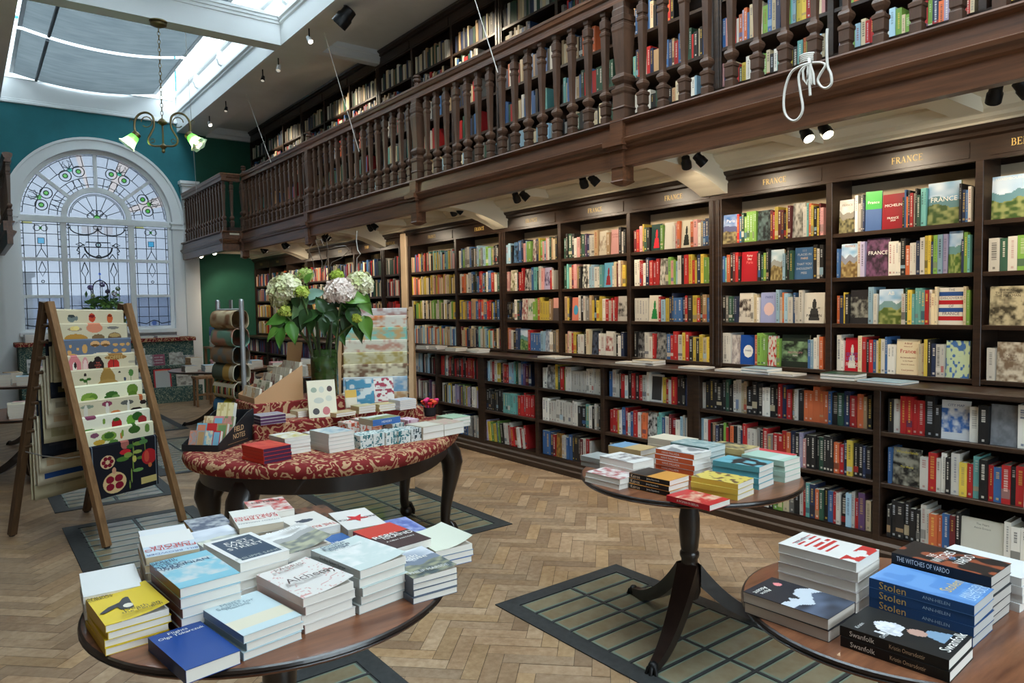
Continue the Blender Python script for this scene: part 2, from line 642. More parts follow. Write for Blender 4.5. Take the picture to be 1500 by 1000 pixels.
def wall_with_arch():
    mb = MB()
    y0, y1 = YE, YE + 0.3
    T = 6.1
    mb.box(XLW, .30, y0, y1, 0, 4.86, m=0)
    mb.box(.30, WX0, y0, y1, 0, 4.86, m=0)
    mb.box(WX1, XG + .02, y0, y1, 0, 4.86, m=0)
    mb.box(XBL - .02, WX0, y0, y1, 4.86, T, m=0)
    mb.box(WX1, 3.17, y0, y1, 4.86, T, m=0)
    mb.box(XG + .02, XW, y0, y1, 0, 4.86, m=1)  # gallery end of the same teal wall, lamplight in its colour
    mb.box(WX0, WX1, y0, y1, 0, WZ0, m=0)
    n = 32
    cx = (WX0 + WX1) / 2
    pts = [(cx + WR * math.cos(PI * i / n), WZS + WR * math.sin(PI * i / n)) for i in range(n + 1)]
    for i in range(n):
        (xa, za), (xb, zb) = pts[i], pts[i + 1]
        vs = [(xa, y0, za), (xb, y0, zb), (xb, y0, T), (xa, y0, T), (xa, y1, za), (xb, y1, zb), (xb, y1, T), (xa, y1, T)]
        mb.add(vs, [(3, 2, 1, 0), (4, 5, 6, 7), (0, 1, 5, 4)], m=0)
    S('wall_far', mb, 'teal_paint', 'lamplit_teal_pot_green')


wall_with_arch()
S('wall_right', MB().box(XW, XW + .2, YB, YE + .3, 0, 6.1), 'dark_wall')
S('wall_left', MB().box(XLW - .2, XLW, YB, YE + .3, 0, 6.1), 'dark_wall')
SX0, SX1, SZ0, SZ1 = .1, 3.7, .95, 2.75
S('wall_near', MB().box(XLW - .2, SX0, YB - .2, YB, 0, 6.1).box(SX1, XW + .2, YB - .2, YB, 0, 6.1).box(SX0, SX1, YB - .2, YB, 0, SZ0).box(SX0, SX1, YB - .2, YB, SZ1, 6.1), 'dark_wall')
mb = MB()
for i in range(5):
    x = SX0 + (SX1 - SX0) * i / 4
    mb.box(x - .04, x + .04, YB - .14, YB - .06, SZ0, SZ1)
for z in (SZ0 + .03, 2.2, SZ1 - .03):
    mb.box(SX0, SX1, YB - .13, YB - .07, z - .03, z + .03)
fill_win = S('window_40', mb, 'gallery_wood')  # unseen window added behind the camera to light upright faces
MB().box(SX0, SX1, YB - .102, YB - .098, SZ0, SZ1).build('window_pane', fill_win, ('clear_glass',))
# flat ceilings over the two galleries, with the soffit round the roof well
S('ceiling_right', MB().box(3.62, XW, YB, YE, ZCEIL, ZCEIL + .1), 'grey_plaster')
S('ceiling_left', MB().box(XLW, XBL - .47, YB, YE, ZCEIL, ZCEIL + .1), 'grey_plaster')
# roof well: fascia with soffit on both sides
S('beam_right', MB().box(3.15, 3.62, YB, YE, ZWELL, ZCEIL + .1), 'grey_plaster')
S('beam_left', MB().box(XBL - .47, XBL, YB, YE, ZWELL, ZCEIL + .1), 'grey_plaster')


def well_side(sx, name):
    """white fascia, cornice moulding and window sill of the lantern; sx=+1 right side"""
    def X(d):
        return 3.15 + d if sx > 0 else XBL - d
    mb = MB()
    prof = [(0, 4.602), (-.012, 4.602), (-.012, 4.84), (-.03, 4.855), (-.03, 4.88), (-.05, 4.9), (-.05, 4.925), (-.03, 4.94), (-.012, 4.95),
            (.0, 5.2), (-.03, 5.215), (-.045, 5.24), (-.045, 5.255), (.09, 5.27), (.16, 5.27), (.16, 4.602)]
    mb.prismY([(X(a), z) for a, z in prof], YB, YE - .002)
    return S(name, mb, 'white_paint')


well_side(1, 'trim_1')
well_side(-1, 'trim_2')


def lantern_windows(sx, n):
    y = 0.4
    while y < YE - 0.3:
        ye = min(y + 1.28, YE - .02)
        xa = 3.15 + .06 if sx > 0 else XBL - .06
        xb = 3.15 + .12 if sx > 0 else XBL - .12
        x0, x1 = min(xa, xb), max(xa, xb)
        mb = MB()
        mb.box(x0 - .03, x1 + .03, y, y + .09, 5.26, 6.05)
        mb.box(x0, x1, y + .09, ye, 5.262, 5.32).box(x0, x1, y + .09, ye, 5.97, 6.05)
        mb.box(x0, x1, (y + ye) / 2 + .02, (y + ye) / 2 + .06, 5.32, 5.97)
        # curved bracket under the mullion
        xs = 3.15 if sx > 0 else XBL
        mb.prismY([(xs, 5.0), (xs - sx * .05, 5.02), (xs - sx * .075, 5.1), (xs - sx * .05, 5.2), (xs, 5.22)], y + .01, y + .08)
        f = struct(mb.build('window_%d' % n, None, ('white_paint',)))
        MB().box((x0 + x1) / 2 - .003, (x0 + x1) / 2 + .003, y + .09, ye, 5.32, 5.97).build('window_pane', f, ('clear_glass',))
        n += 1
        y += 1.3
    return n


nw = lantern_windows(1, 2)
nw = lantern_windows(-1, nw)
# glazed lantern roof: bars and panes
mb = MB()
for i in range(0, 14):
    y = YB + 1.28 * i
    mb.box(XBL - .2, 3.35, y - .03, y + .03, 6.06, 6.12)
for x in (XBL - .16, XC - .45, XC + .45, 3.31):
    mb.box(x - .04, x + .04, YB, YE, 6.05, 6.13)
sk = S('trim_3', mb, 'white_paint')
MB().box(XBL - .2, 3.35, YB, YE, 6.085, 6.093).build('skylight_pane', sk, ('clear_glass',))
# white frieze and cornice over the window wall, inside the well
S('trim_4', MB().prismX([(YE - .001, 4.74), (YE - .05, 4.745), (YE - .05, 4.775), (YE - .03, 4.79), (YE - .03, 4.81), (YE - .015, 4.82), (YE - .015, 5.12), (YE - .03, 5.13), (YE - .012, 5.14), (YE - .012, 6.04), (YE - .001, 6.04)], XBL, 3.138), 'white_paint')
# tie beams across the well (mouldings on top) and over the gallery
for k, y in enumerate((3.25, 8.57)):
    mb = MB()
    yy0, yy1 = y - .11, y + .11
    mb.box(XBL + .012, 3.138, yy0, yy1, 4.602, 4.84, m=0)
    for dz, e in ((4.84, .015), (4.875, .03), (4.91, .045)):
        mb.box(XBL + .013, 3.137, yy0 - e, yy1 + e, dz, dz + .035, m=0)
    S('beam_tie_%d' % (k + 1), mb, 'white_paint')
for k, y in enumerate((3.25, 8.45)):
    S('beam_gallery_%d' % (k + 1), MB().prismX([(y - .1, ZCEIL), (y - .1, 4.70), (y - .08, 4.69), (y - .08, 4.63), (y - .06, 4.602), (y + .06, 4.602), (y + .08, 4.63), (y + .08, 4.69), (y + .1, 4.70), (y + .1, ZCEIL)], 3.621, 4.50), 'white_paint')
S('trim_5', MB().prismX([(YE - .001, 4.58), (YE - .04, 4.59), (YE - .04, 4.64), (YE - .06, 4.66), (YE - .06, 4.72), (YE - .09, 4.759), (YE - .001, 4.759)], 3.621, 4.45), 'white_paint')

# ------------------------------------------------------------------ the big stained-glass window (structure)
def arch_ring(mb, r0, r1, y0, y1, cx, cz, n=40, a0=0.0, a1=PI, m=None, col=None):
    vs, fs = [], []
    for i in range(n + 1):
        a = a0 + (a1 - a0) * i / n
        for r, y in ((r0, y0), (r1, y0), (r1, y1), (r0, y1)):
            vs.append((cx + r * math.cos(a), y, cz + r * math.sin(a)))
    for i in range(n):
        for k in range(4):
            l = (k + 1) % 4
            fs.append((i * 4 + k, i * 4 + l, i * 4 + 4 + l, i * 4 + 4 + k))
    fs += [(3, 2, 1, 0), (n * 4, n * 4 + 1, n * 4 + 2, n * 4 + 3)]
    mb.add(vs, fs, col, m)


CX = (WX0 + WX1) / 2
fr = MB()
# outer arch mouldings
arch_ring(fr, 1.12, 1.30, YE - .09, YE + .02, CX, WZS)
arch_ring(fr, 1.27, 1.31, YE - .115, YE - .088, CX, WZS)
arch_ring(fr, 1.12, 1.15, YE - .105, YE - .088, CX, WZS)
arch_ring(fr, 1.06, 1.12, YE + .0, YE + .12, CX, WZS)
# pilasters each side, with caps
for x0, x1, sgn in ((0.44, 0.745, 1), (2.985, 3.29, 1)):
    fr.box(x0, x1, YE - .09, YE + .02, 0.0, 2.90)
    fr.box(x0 - .02, x1 + .02, YE - .12, YE + .02, 2.90, 2.935)
    fr.box(x0 - .01, x1 + .01, YE - .105, YE + .02, 2.935, 2.985)
    fr.box(x0 - .03, x1 + .03, YE - .13, YE + .02, 2.985, 3.02)
# taller pier beside the gallery end with a moulded cap
fr.box(3.16, 3.40, YE - .13, YE + .0, 0.0, 3.66)
fr.box(3.14, 3.42, YE - .16, YE + .0, 3.66, 3.70).box(3.12, 3.44, YE - .18, YE + .0, 3.70, 3.75)
fr.box(0.30, 0.55, YE - .13, YE, 0.0, 3.66).box(0.28, .57, YE - .17, YE, 3.66, 3.75)
# frame: jambs, mullions, rails, sill
fy0, fy1 = YE + .02, YE + .10
for x0, x1 in ((0.745, 0.80), (1.335, 1.415), (2.315, 2.40), (2.93, 2.985)):
    fr.box(x0, x1, fy0, fy1, 1.16, 2.94)
fr.box(0.745, 2.985, fy0 - .03, fy1, 2.94, 3.03)
for x0, x1 in ((0.80, 1.335), (1.415, 2.315), (2.40, 2.93)):
    fr.box(x0, x1, fy0, fy1, 2.32, 2.37)
    fr.box(x0, x1, fy0, fy1, 1.18, 1.23)
for x0, x1 in ((0.80, 1.335), (2.40, 2.93)):
    fr.box(x0, x1, fy0, fy1, 1.725, 1.77)
fr.box(0.72, 3.0, YE - .16, fy1, 1.12, 1.18)
fr.box(0.72, 3.0, YE - .02, YE + .0, 0.0, 1.12)
# fan: inner arch and three radial bars
arch_ring(fr, 0.43, 0.51, fy0, fy1, CX, 3.03)
for a in (40, 90, 140):
    a = math.radians(a)
    c, s_ = math.cos(a), math.sin(a)
    fr.beam((CX + .5 * c, (fy0 + fy1) / 2, 3.03 + .5 * s_), (CX + 1.09 * c, (fy0 + fy1) / 2, 3.03 + 1.09 * s_), .05, .07, up=(0, 1, 0))
win = struct(fr.build('window_1', None, ('white_paint',), smooth=30))
# leaded panes: coloured sheets and lead cames
gy = YE + .06
PALE = (.058, .064, .072, 1)
gl = MB(PALE)
ld = MB()


def came(pts, r=0.0055):
    ld.tube([(p[0], gy - .004, p[1]) for p in pts], r, 4)


def disc(x, z, r, col, n=14):
    gl.add([(x + r * math.cos(2 * PI * i / n), gy - .003, z + r * math.sin(2 * PI * i / n)) for i in range(n)], [tuple(range(n))], col)


def quad(xa, xb, za, zb, c):
    gl.add([(xa, gy - .003, za), (xb, gy - .003, za), (xb, gy - .003, zb), (xa, gy - .003, zb)], [(0, 1, 2, 3)], c)


def ringc(x, z, r, n=14, k=0.0055):
    ld.tube([(x + r * math.cos(2 * PI * i / n), gy - .004, z + r * math.sin(2 * PI * i / n)) for i in range(n)], k, 4, closed=True)


GRN, TL, YEL, BLU, PNK = (.2, .8, .12, 1), (.08, .75, .5, 1), (1, .9, .3, 1), (.15, .7, 1, 1), (.075, .066, .062, 1)
for x0, x1 in ((0.80, 1.335), (1.415, 2.315), (2.40, 2.93)):
    gl.add([(x0, gy, 1.23), (x1, gy, 1.23), (x1, gy, 2.94), (x0, gy, 2.94)], [(0, 1, 2, 3)])
    w = x1 - x0
    e = .035
    for z0, z1 in ((2.37, 2.94), (1.77 if w < .7 else 1.23, 2.32), (1.23, 1.725)):
        if w > .7 and z0 == 1.23 and z1 == 1.725:
            continue
        for xa in (x0 + e, x1 - e):
            came([(xa, z0), (xa, z1)])
        if z0 > 2:
            came([(x0, z1 - e), (x1, z1 - e)])
            k = 0
            zz = z0 + .06
            while zz < z1:
                came([(x0, zz), (x0 + e, zz)])
                came([(x1 - e, zz), (x1, zz)])
                zz += .12
        ncol = 3 if w < .7 else 6
        for i in range(1, ncol):
            xa = x0 + e + (w - 2 * e) * i / ncol
            came([(xa, z0), (xa, z1 - (e if z0 > 2 else 0))])
        nr = 3
        for j in range(1, nr):
            za = z0 + (z1 - z0) * j / nr
            came([(x0, za), (x1, za)])
    cx = (x0 + x1) / 2
    if w < .7:
        for z in (2.84,):
            for dx in (-.05, .05):
                ringc(cx + dx, z, .045)
            disc(cx, z, .022, GRN)
        quad(cx - .04, cx + .04, 2.60, 2.68, BLU)
        ld.tube([(cx - .045, gy - .005, 2.595), (cx + .045, gy - .005, 2.595), (cx + .045, gy - .005, 2.685), (cx - .045, gy - .005, 2.685)], .006, 4, closed=True)
        came([(cx, 2.595), (cx, 2.52), (cx - .05, 2.42), (cx - .07, 2.38)])
        came([(cx, 2.52), (cx + .05, 2.42), (cx + .07, 2.38)])
        came([(cx, 2.31), (cx - .05, 2.18), (cx, 2.07), (cx + .05, 2.18), (cx, 2.31)])
        ringc(cx, 1.99, .02)
        came([(x0, 1.3), (cx - .12, 1.27), (cx - .06, 1.31), (cx, 1.33), (cx + .06, 1.31), (cx + .12, 1.27), (x1, 1.3)], .008)
        disc(cx, 1.28, .04, (.2, .3, .6, 1))
        quad(x0 + .02, x0 + .16, 2.91, 2.935, YEL)
    else:
        # swags, cartouche and drops
        for s_ in (-1, 1):
            came([(cx, 2.88)] + [(cx + s_ * (.2 + .2 * math.cos(PI - PI * i / 8)), 2.88 - .12 * math.sin(PI * i / 8)) for i in range(1, 9)], .009)
            ringc(cx + s_ * .03, 2.885, .03)
            ringc(cx + s_ * .42, 2.885, .03)
            came([(cx + s_ * .2, 2.58), (cx + s_ * .26, 2.63), (cx + s_ * .32, 2.6), (cx + s_ * .26, 2.57), (cx + s_ * .2, 2.6)], .008)
            came([(cx + s_ * .28, 2.56), (cx + s_ * .31, 2.5), (cx + s_ * .27, 2.47), (cx + s_ * .3, 2.44)], .009)
            came([(cx + s_ * .2, 2.45), (cx + s_ * .25, 2.37)], .007)
            came([(cx + s_ * .2, 2.45), (cx + s_ * .15, 2.37)], .007)
            came([(cx + s_ * .21, 2.31), (cx + s_ * .26, 2.16), (cx + s_ * .21, 2.06), (cx + s_ * .16, 2.16), (cx + s_ * .21, 2.31)], .007)
            came([(cx + s_ * .21, 2.06), (cx + s_ * .21, 1.96)], .007)
        came([(cx + .2 * math.cos(PI + PI * i / 10), 2.56 - .17 * math.sin(PI * i / 10)) for i in range(11)], .013)
        ld.tube([(cx - .18, gy - .005, 2.56), (cx + .18, gy - .005, 2.56), (cx + .18, gy - .005, 2.64), (cx - .18, gy - .005, 2.64)], .008, 4, closed=True)
        for z in (2.6, 2.39):
            ringc(cx, z, .035, k=.009)
            disc(cx, z, .02, (.5, .8, .7, 1))
        came([(cx - .1, 1.2)] + [(cx + .11 * math.cos(PI - PI * i / 10), 1.88 + .13 * math.sin(PI * i / 10)) for i in range(11)] + [(cx + .1, 1.2)], .009)
        for z in (2.02, 2.12):
            disc(cx, z, .02, (.2, .35, 1, 1))
        for i in range(3):
            quad(cx - .23 + .16 * i, cx - .1 + .16 * i, 2.78, 2.9, (1, .9, .85, 1))
# fanlight panes
n = 36
cz = 3.03
for r0, r1 in ((0.0, 0.43), (0.51, 1.07)):
    for i in range(n):
        a, b = PI * i / n, PI * (i + 1) / n
        c = PNK if (i in (3, 4, 12, 13, 20) and r0 > .3) else PALE
        gl.add([(CX + r0 * math.cos(a), gy, cz + r0 * math.sin(a)), (CX + r1 * math.cos(a), gy, cz + r1 * math.sin(a)), (CX + r1 * math.cos(b), gy, cz + r1 * math.sin(b)), (CX + r0 * math.cos(b), gy, cz + r0 * math.sin(b))], [(0, 1, 2, 3)], c)


def arc(r, a0, a1, n=16):
    return [(CX + r * math.cos(math.radians(a0 + (a1 - a0) * i / n)), cz + r * math.sin(math.radians(a0 + (a1 - a0) * i / n))) for i in range(n + 1)]


for a0, a1 in ((3, 38), (42, 88), (92, 138), (142, 177)):
    am = (a0 + a1) / 2
    for r in (1.03, .56, .68, .86):
        came(arc(r, a0, a1))
    for k in range(1, 5):
        a = a0 + (a1 - a0) * k / 5
        came(arc(.86, a, a, 1)[:1] + arc(1.03, a, a, 1)[:1])
        came(arc(.51, a, a, 1)[:1] + arc(.68, a, a, 1)[:1])
    for k in range(0, 9):
        a = a0 + (a1 - a0) * k / 8
        came(arc(1.03, a, a, 1)[:1] + arc(1.07, a, a, 1)[:1], .004)
    d = math.radians(am)
    for s_ in (-1, 1):
        q = arc(.79, am + s_ * 7.5, am + s_ * 7.5, 1)[0]
        ringc(q[0], q[1], .085, 18, .007)
        ringc(q[0], q[1], .035, 12, .007)
        disc(q[0], q[1], .03, GRN)
        q2 = arc(.94, am + s_ * 2.2, am + s_ * 2.2, 1)[0]
        q1 = arc(.87, am, am, 1)[0]
        q3 = arc(1.0, am + s_ * 1.5, am + s_ * 1.5, 1)[0]
        q4 = arc(.94, am + s_ * 5, am + s_ * 5, 1)[0]
        came([q1, q2, q3, q4, q1], .006)
        came(arc(.68, am + s_ * 3, am + s_ * 3, 1)[:1] + arc(.6, am + s_ * 5, am + s_ * 5, 1)[:1] + arc(.56, am + s_ * 9, am + s_ * 9, 1)[:1])
    q = arc(.85, am, am, 1)[0]
    disc(q[0], q[1], .035, TL if 40 < am < 140 else GRN)
for k in range(1, 8):
    a = 180 * k / 8
    came(arc(.12, a, a, 1)[:1] + arc(.38, a, a, 1)[:1])
    came(arc(.38, a - 11, a + 11, 4), .005)
came(arc(.40, 2, 178, 24))
for k in range(4):
    q = arc(.1, 22 + 45 * k, 22 + 45 * k, 1)[0]
    ringc(q[0], q[1], .05, 12, .007)
disc(CX, cz + .03, .04, GRN)
gl.build('glass_panel', win, ('stained_glass',))
ld.build('lead_came', win, ('lead',))

# what stands outside behind the frosted lower panes
def outside(x0, x1, y0, y1, h, col, label):
    o = MB(col).box(x0, x1, y0, y1, -1, h).box(x0 - .05, x1 + .05, y0 - .05, y1 + .05, h, h + .08).build('outside_wall', None, ('matte',))
    struct(o)
    return o


outside(-3, 8, 16.6, 17.0, 1.74, C(120, 142, 184), '')
outside(0.60, 0.98, 14.6, 15.0, 2.1, C(70, 84, 112), '')

# ------------------------------------------------------------------ blinds under the roof glass
def blind(y0, y1, z0, z1, label):
    t = thing('roof_blind', label, 'blind', (XC, y0, z0), group=None)
    mb = MB()
    xa, xb = 0.78, 2.80

    def fn(u, v):
        sag = .12 * (1 - (2 * u - 1) ** 2)
        return (xa + (xb - xa) * u, y0 + (y1 - y0) * v, z0 + (z1 - z0) * v - sag)
    mb.sheet(fn, 24, 6, lambda u, v: WHITE)
    for k in range(25):
        pass
    mb.build('blind_cloth', t, ('blind_cloth',), smooth=60)
    rod = MB()
    rod.tube([(1.10, y0 + .02, z0 - .075), (1.10, y1 - .02, z1 - .075)], .022, 8)
    rod.build('batten', t, ('lead',))
    for x, nm in ((xa, 'side_bar'), (xb, 'side_bar')):
        MB().beam((x, y0, z0), (x, y1, z1), .05, .02).build(nm, t, ('steel',))


blind(11.62, 13.56, 5.26, 5.20, 'grey cloth roof blind sagging next to the arched window wall')
blind(8.72, 11.50, 5.30, 5.26, 'grey cloth roof blind behind the chandelier and tie beam')
blind(4.6, 8.35, 5.34, 5.30, 'grey cloth roof blind on the near side of the tie beam')

# pale timber column in the cases
S('column_1', MB().rbox(4.37, 4.45, 7.79, 7.93, 0, 2.40, .008), 'pale_timber')
# ------------------------------------------------------------------ roman capitals for the gilded signs
def _arc(cx, cy, rx, ry, a0, a1, wt=.13, wn=.05, n=10):
    out = []
    for i in range(n):
        p = [math.radians(a0 + (a1 - a0) * q / n) for q in (i, i + 1)]
        w = [wn + (wt - wn) * abs(math.cos(q)) for q in p]
        out.append([(cx + (rx + s * w[k] / 2) * math.cos(p[k]), cy + (ry + s * w[k] / 2) * math.sin(p[k])) for k, s in ((0, -1), (0, 1), (1, 1), (1, -1))])
    return out


def _ln(x0, y0, x1, y1, w):
    d = math.hypot(x1 - x0, y1 - y0)
    a, b = (y1 - y0) / d * w / 2, -(x1 - x0) / d * w / 2
    return [[(x0 - a, y0 - b), (x0 + a, y0 + b), (x1 + a, y1 + b), (x1 - a, y1 - b)]]


def _st(x, w=.13):
    return _ln(x, 0, x, 1, w) + _ln(x - .14, .02, x + .14, .02, .045) + _ln(x - .14, .98, x + .14, .98, .045)


_sf = lambda x, y, l=.1: _ln(x - l, y, x + l, y, .045)
ROMAN = {'F': (.62, _st(.16) + _ln(.16, .97, .58, .97, .06) + _ln(.57, .8, .57, 1, .04) + _ln(.16, .52, .44, .52, .06) + _ln(.44, .42, .44, .62, .04)),
         'E': (.66, _st(.16) + _ln(.16, .97, .58, .97, .06) + _ln(.57, .8, .57, 1, .04) + _ln(.16, .52, .44, .52, .06) + _ln(.44, .42, .44, .62, .04) + _ln(.16, .03, .62, .03, .06) + _ln(.6, 0, .6, .22, .04)),
         'L': (.62, _st(.16) + _ln(.16, .03, .56, .03, .06) + _ln(.55, 0, .55, .24, .04)),
         'I': (.32, _st(.16)), 'P': (.62, _st(.16) + _ln(.16, .97, .36, .97, .05) + _ln(.16, .48, .36, .48, .05) + _arc(.34, .725, .2, .245, -90, 90)),
         'B': (.66, _st(.16) + _ln(.16, .97, .36, .97, .05) + _ln(.16, .53, .36, .53, .05) + _ln(.16, .03, .38, .03, .05) + _arc(.34, .75, .18, .22, -90, 90) + _arc(.36, .28, .22, .25, -90, 90)),
         'R': (.72, _st(.16) + _ln(.16, .97, .36, .97, .05) + _ln(.16, .5, .36, .5, .05) + _arc(.34, .735, .18, .235, -90, 90) + _ln(.34, .5, .66, .02, .12) + _sf(.66, .02)),
         'A': (.80, _ln(.12, 0, .38, 1, .055) + _ln(.38, 1, .66, 0, .13) + _ln(.22, .34, .54, .34, .05) + _sf(.12, .02) + _sf(.66, .02)),
         'N': (.84, _ln(.16, 0, .16, 1, .055) + _ln(.16, 1, .68, 0, .13) + _ln(.68, 0, .68, 1, .055) + _sf(.16, .02) + _sf(.10, .98, .08) + _sf(.68, .98)),
         'C': (.78, _arc(.42, .5, .34, .47, 48, 312, n=16) + _ln(.68, .74, .68, .95, .05) + _ln(.66, .08, .68, .24, .04)),
         'G': (.84, _arc(.42, .5, .34, .47, 48, 318, n=16) + _ln(.68, .74, .68, .95, .05) + _ln(.70, .08, .70, .42, .12) + _sf(.70, .43)),
         'O': (.84, _arc(.42, .5, .34, .47, 0, 360, n=22)), 'U': (.80, _ln(.16, .3, .16, 1, .13) + _ln(.62, .3, .62, 1, .055) + _arc(.39, .32, .23, .29, 180, 360) + _sf(.16, .98, .13) + _sf(.62, .98)),
         'M': (1.0, _ln(.14, 0, .2, 1, .055) + _ln(.2, 1, .5, .05, .13) + _ln(.5, .05, .78, 1, .05) + _ln(.78, 1, .84, 0, .13) + _sf(.14, .02) + _sf(.84, .02, .13)),
         'T': (.70, _st(.33) + _ln(.04, .97, .62, .97, .06) + _ln(.05, .78, .05, 1, .04) + _ln(.61, .78, .61, 1, .04)),
         'S': (.58, _arc(.28, .74, .18, .22, 40, 270) + _arc(.28, .27, .2, .24, -140, 90)), 'Y': (.74, _ln(.36, 0, .36, .5, .13) + _ln(.08, 1, .36, .48, .12) + _ln(.36, .48, .62, 1, .05) + _sf(.36, .02, .13))}


def roman(mb, s, c, h):
    tot = sum(ROMAN[ch][0] + .06 for ch in s)
    x = -tot / 2
    for ch in s:
        w, qs = ROMAN[ch]
        for q in qs:
            mb.add([(c[0], c[1] - (x + a) * h, c[2] + (b - .5) * h) for a, b in q], [(0, 1, 2, 3)])
        x += w + .06


# ------------------------------------------------------------------ bookcases
def bookcase(label, Xf, Xb, ys, shelves, z0, z1, dbl=(), header=None, signs=None, plinth=None, group=None, toprow_cream=True):
    """ys: upright positions (low to high Y); shelves: shelf-top heights"""
    t = thing('bookcase', label, 'bookcase', (Xf, ys[0], z0), group=group)
    hz = header or z1
    bk = MB()
    top = shelves[-1]
    bk.box(Xb - .012, Xb, ys[0], ys[-1], z0, z1, m=0)
    if toprow_cream:
        bk.box(Xb - .016, Xb - .0125, ys[0] + .02, ys[-1] - .02, top, hz, m=1)
    bk.build('back_panel', t, ('case_wood', 'cream_back'))
    for y in ys:
        w = .04 if y in dbl else .016
        mb = MB()
        ya, yb = y - w, y + w
        if y == ys[0]:
            ya, yb = y, y + w + .01
        if y == ys[-1]:
            ya, yb = y - w - .01, y
        mb.box(Xf + .012, Xb - .017, ya, yb, z0, z1 - .001)
        mb.rbox(Xf - .006, Xf + .012, ya - .004, yb + .004, z0, hz, .002)
        if plinth is None and y in dbl:
            mb.rbox(Xf - .014, Xf - .006, (ya + yb) / 2 - .012, (ya + yb) / 2 + .012, z0 + .02, hz, .003)
        mb.build('upright', t, ('case_wood',))
    for z in shelves:
        mb = MB()
        for a, b in zip(ys[:-1], ys[1:]):
            wa, wb = (.05 if a in dbl else .026), (.05 if b in dbl else .026)
            mb.rbox(Xf + .002, Xb - .018, a + wa - .008, b - wb + .008, z - .024, z, .002)
        mb.build('shelf', t, ('case_shelf',))
    if header:
        mb = MB()
        mb.prismY([(Xf - .004, header), (Xf - .004, z1 - .06), (Xf - .03, z1 - .05), (Xf - .03, z1 - .03), (Xf - .05, z1 - .02), (Xf - .06, z1), (Xf + .03, z1), (Xf + .03, header)], ys[0], ys[-1])
        h = mb.build('header', t, ('case_wood',))
        for k, (a, b) in enumerate(zip(ys[:-1], ys[1:])):
            p = MB().box(Xf - .010, Xf - .004, a + .05, b - .05, header + .02, z1 - .075)
            p.build('sign_board', h, ('case_wood',))
            s = signs[k] if signs else None
            if s:
                tm = MB()
                roman(tm, s, (Xf - .0115, (a + b) / 2 + (.185 if s == 'BELGIUM' else 0) - (.05 if s == 'FRANCE' else 0), (header + z1) / 2 - .02), .037)
                tm.build('sign_lettering', h, ('gold',))
    if plinth:
        mb = MB()
        mb.prismY([(Xf - .035, .001), (Xf - .035, .045), (Xf - .02, .055), (Xf - .02, .085), (Xf - .004, .1), (Xf - .004, plinth), (Xf + .02, plinth), (Xf + .02, .001)], ys[0], ys[-1])
        mb.build('plinth', t, ('case_wood',))
    return t


Y1 = [0.68, 1.54, 2.385, 3.25]
Y2 = [3.25, 4.11, 4.97, 5.85]
Y3 = [5.85, 6.715, 7.78]
Y4 = [7.96, 8.45]
Y5 = [8.45, 9.31, 10.18, 11.05]
Y6 = [11.05, 11.9, 12.75, 13.58]
USH = [1.046, 1.345, 1.635, 1.912]
GSH = [2.97, 3.31, 3.655, 3.97, 4.25]
UL = [(Y1, ['BELGIUM', 'FRANCE', 'FRANCE'], 'dark upper bookcase with the Belgium sign and two France signs'),
      (Y2, ['FRANCE', 'FRANCE', 'FRANCE'], 'dark upper bookcase with three gold France signs between the hanging newels'),
      (Y3, ['FRANCE', 'FRANCE'], 'dark upper bookcase next to the pale timber column'),
      (Y4, ['PORTUGAL'], 'narrow dark bookcase with the Portugal sign behind the column'),
      (Y5, ['SPAIN', 'SPAIN', None], 'dark upper bookcase behind the hydrangea bouquet'),
      (Y6, [None, 'SPAIN', 'ITALY'], 'dark upper bookcase ending at the green wall')]
for ys, sg, lb in UL:
    bookcase(lb, XU, 4.67, ys, USH, 1.012, 2.416, (ys[0], ys[-1]), 2.235, sg)
LL = [([0.67, 1.955, 3.258], 'low dark bookcase behind the corner table and pedestal table'),
      ([3.258, 4.18, 5.03, 5.91], 'low dark bookcase facing the open parquet floor'),
      ([5.91, 6.766, 7.78], 'low dark bookcase behind the damask table end'),
      ([8.02, 9.31, 10.18, 11.05], 'low dark bookcase beyond the pale timber column'),
      ([11.05, 12.3, 13.58], 'low dark bookcase at the foot of the green wall')]
LSH = [.13, .441, .737]
for ys, lb in LL:
    bookcase(lb, XL, 4.69, ys, LSH, .002, .972, (ys[0], ys[-1]), plinth=.13, toprow_cream=False)
for y0, y1, lb in ((.67, 7.79, 'long dark counter top along the low bookcases with magazines on it'), (8.01, 13.58, 'dark counter top on the low bookcases near the green wall')):
    mb = MB()
    mb.prismY([(XL - .03, .974), (XL - .04, .982), (XL - .04, 1.002), (XL - .03, 1.010), (4.69, 1.010), (4.69, .974)], y0, y1)
    tag(mb.build('counter', None, ('case_wood',)), lb, 'counter')
GL = [(Y1, 'upstairs bookcase behind the railing with the tied rope'), (Y2, 'upstairs bookcase above the three France signs'),
      ([5.85, 6.715, 7.58, 8.45], 'upstairs bookcase between the two knobbed newels'), (Y5, 'upstairs bookcase above the hydrangeas'), (Y6, 'upstairs bookcase in the corner by the green wall')]
for ys, lb in GL:
    bookcase(lb, XU, 4.67, ys, GSH, 2.722, 4.745, (ys[0], ys[-1]), 4.56, None, toprow_cream=False)

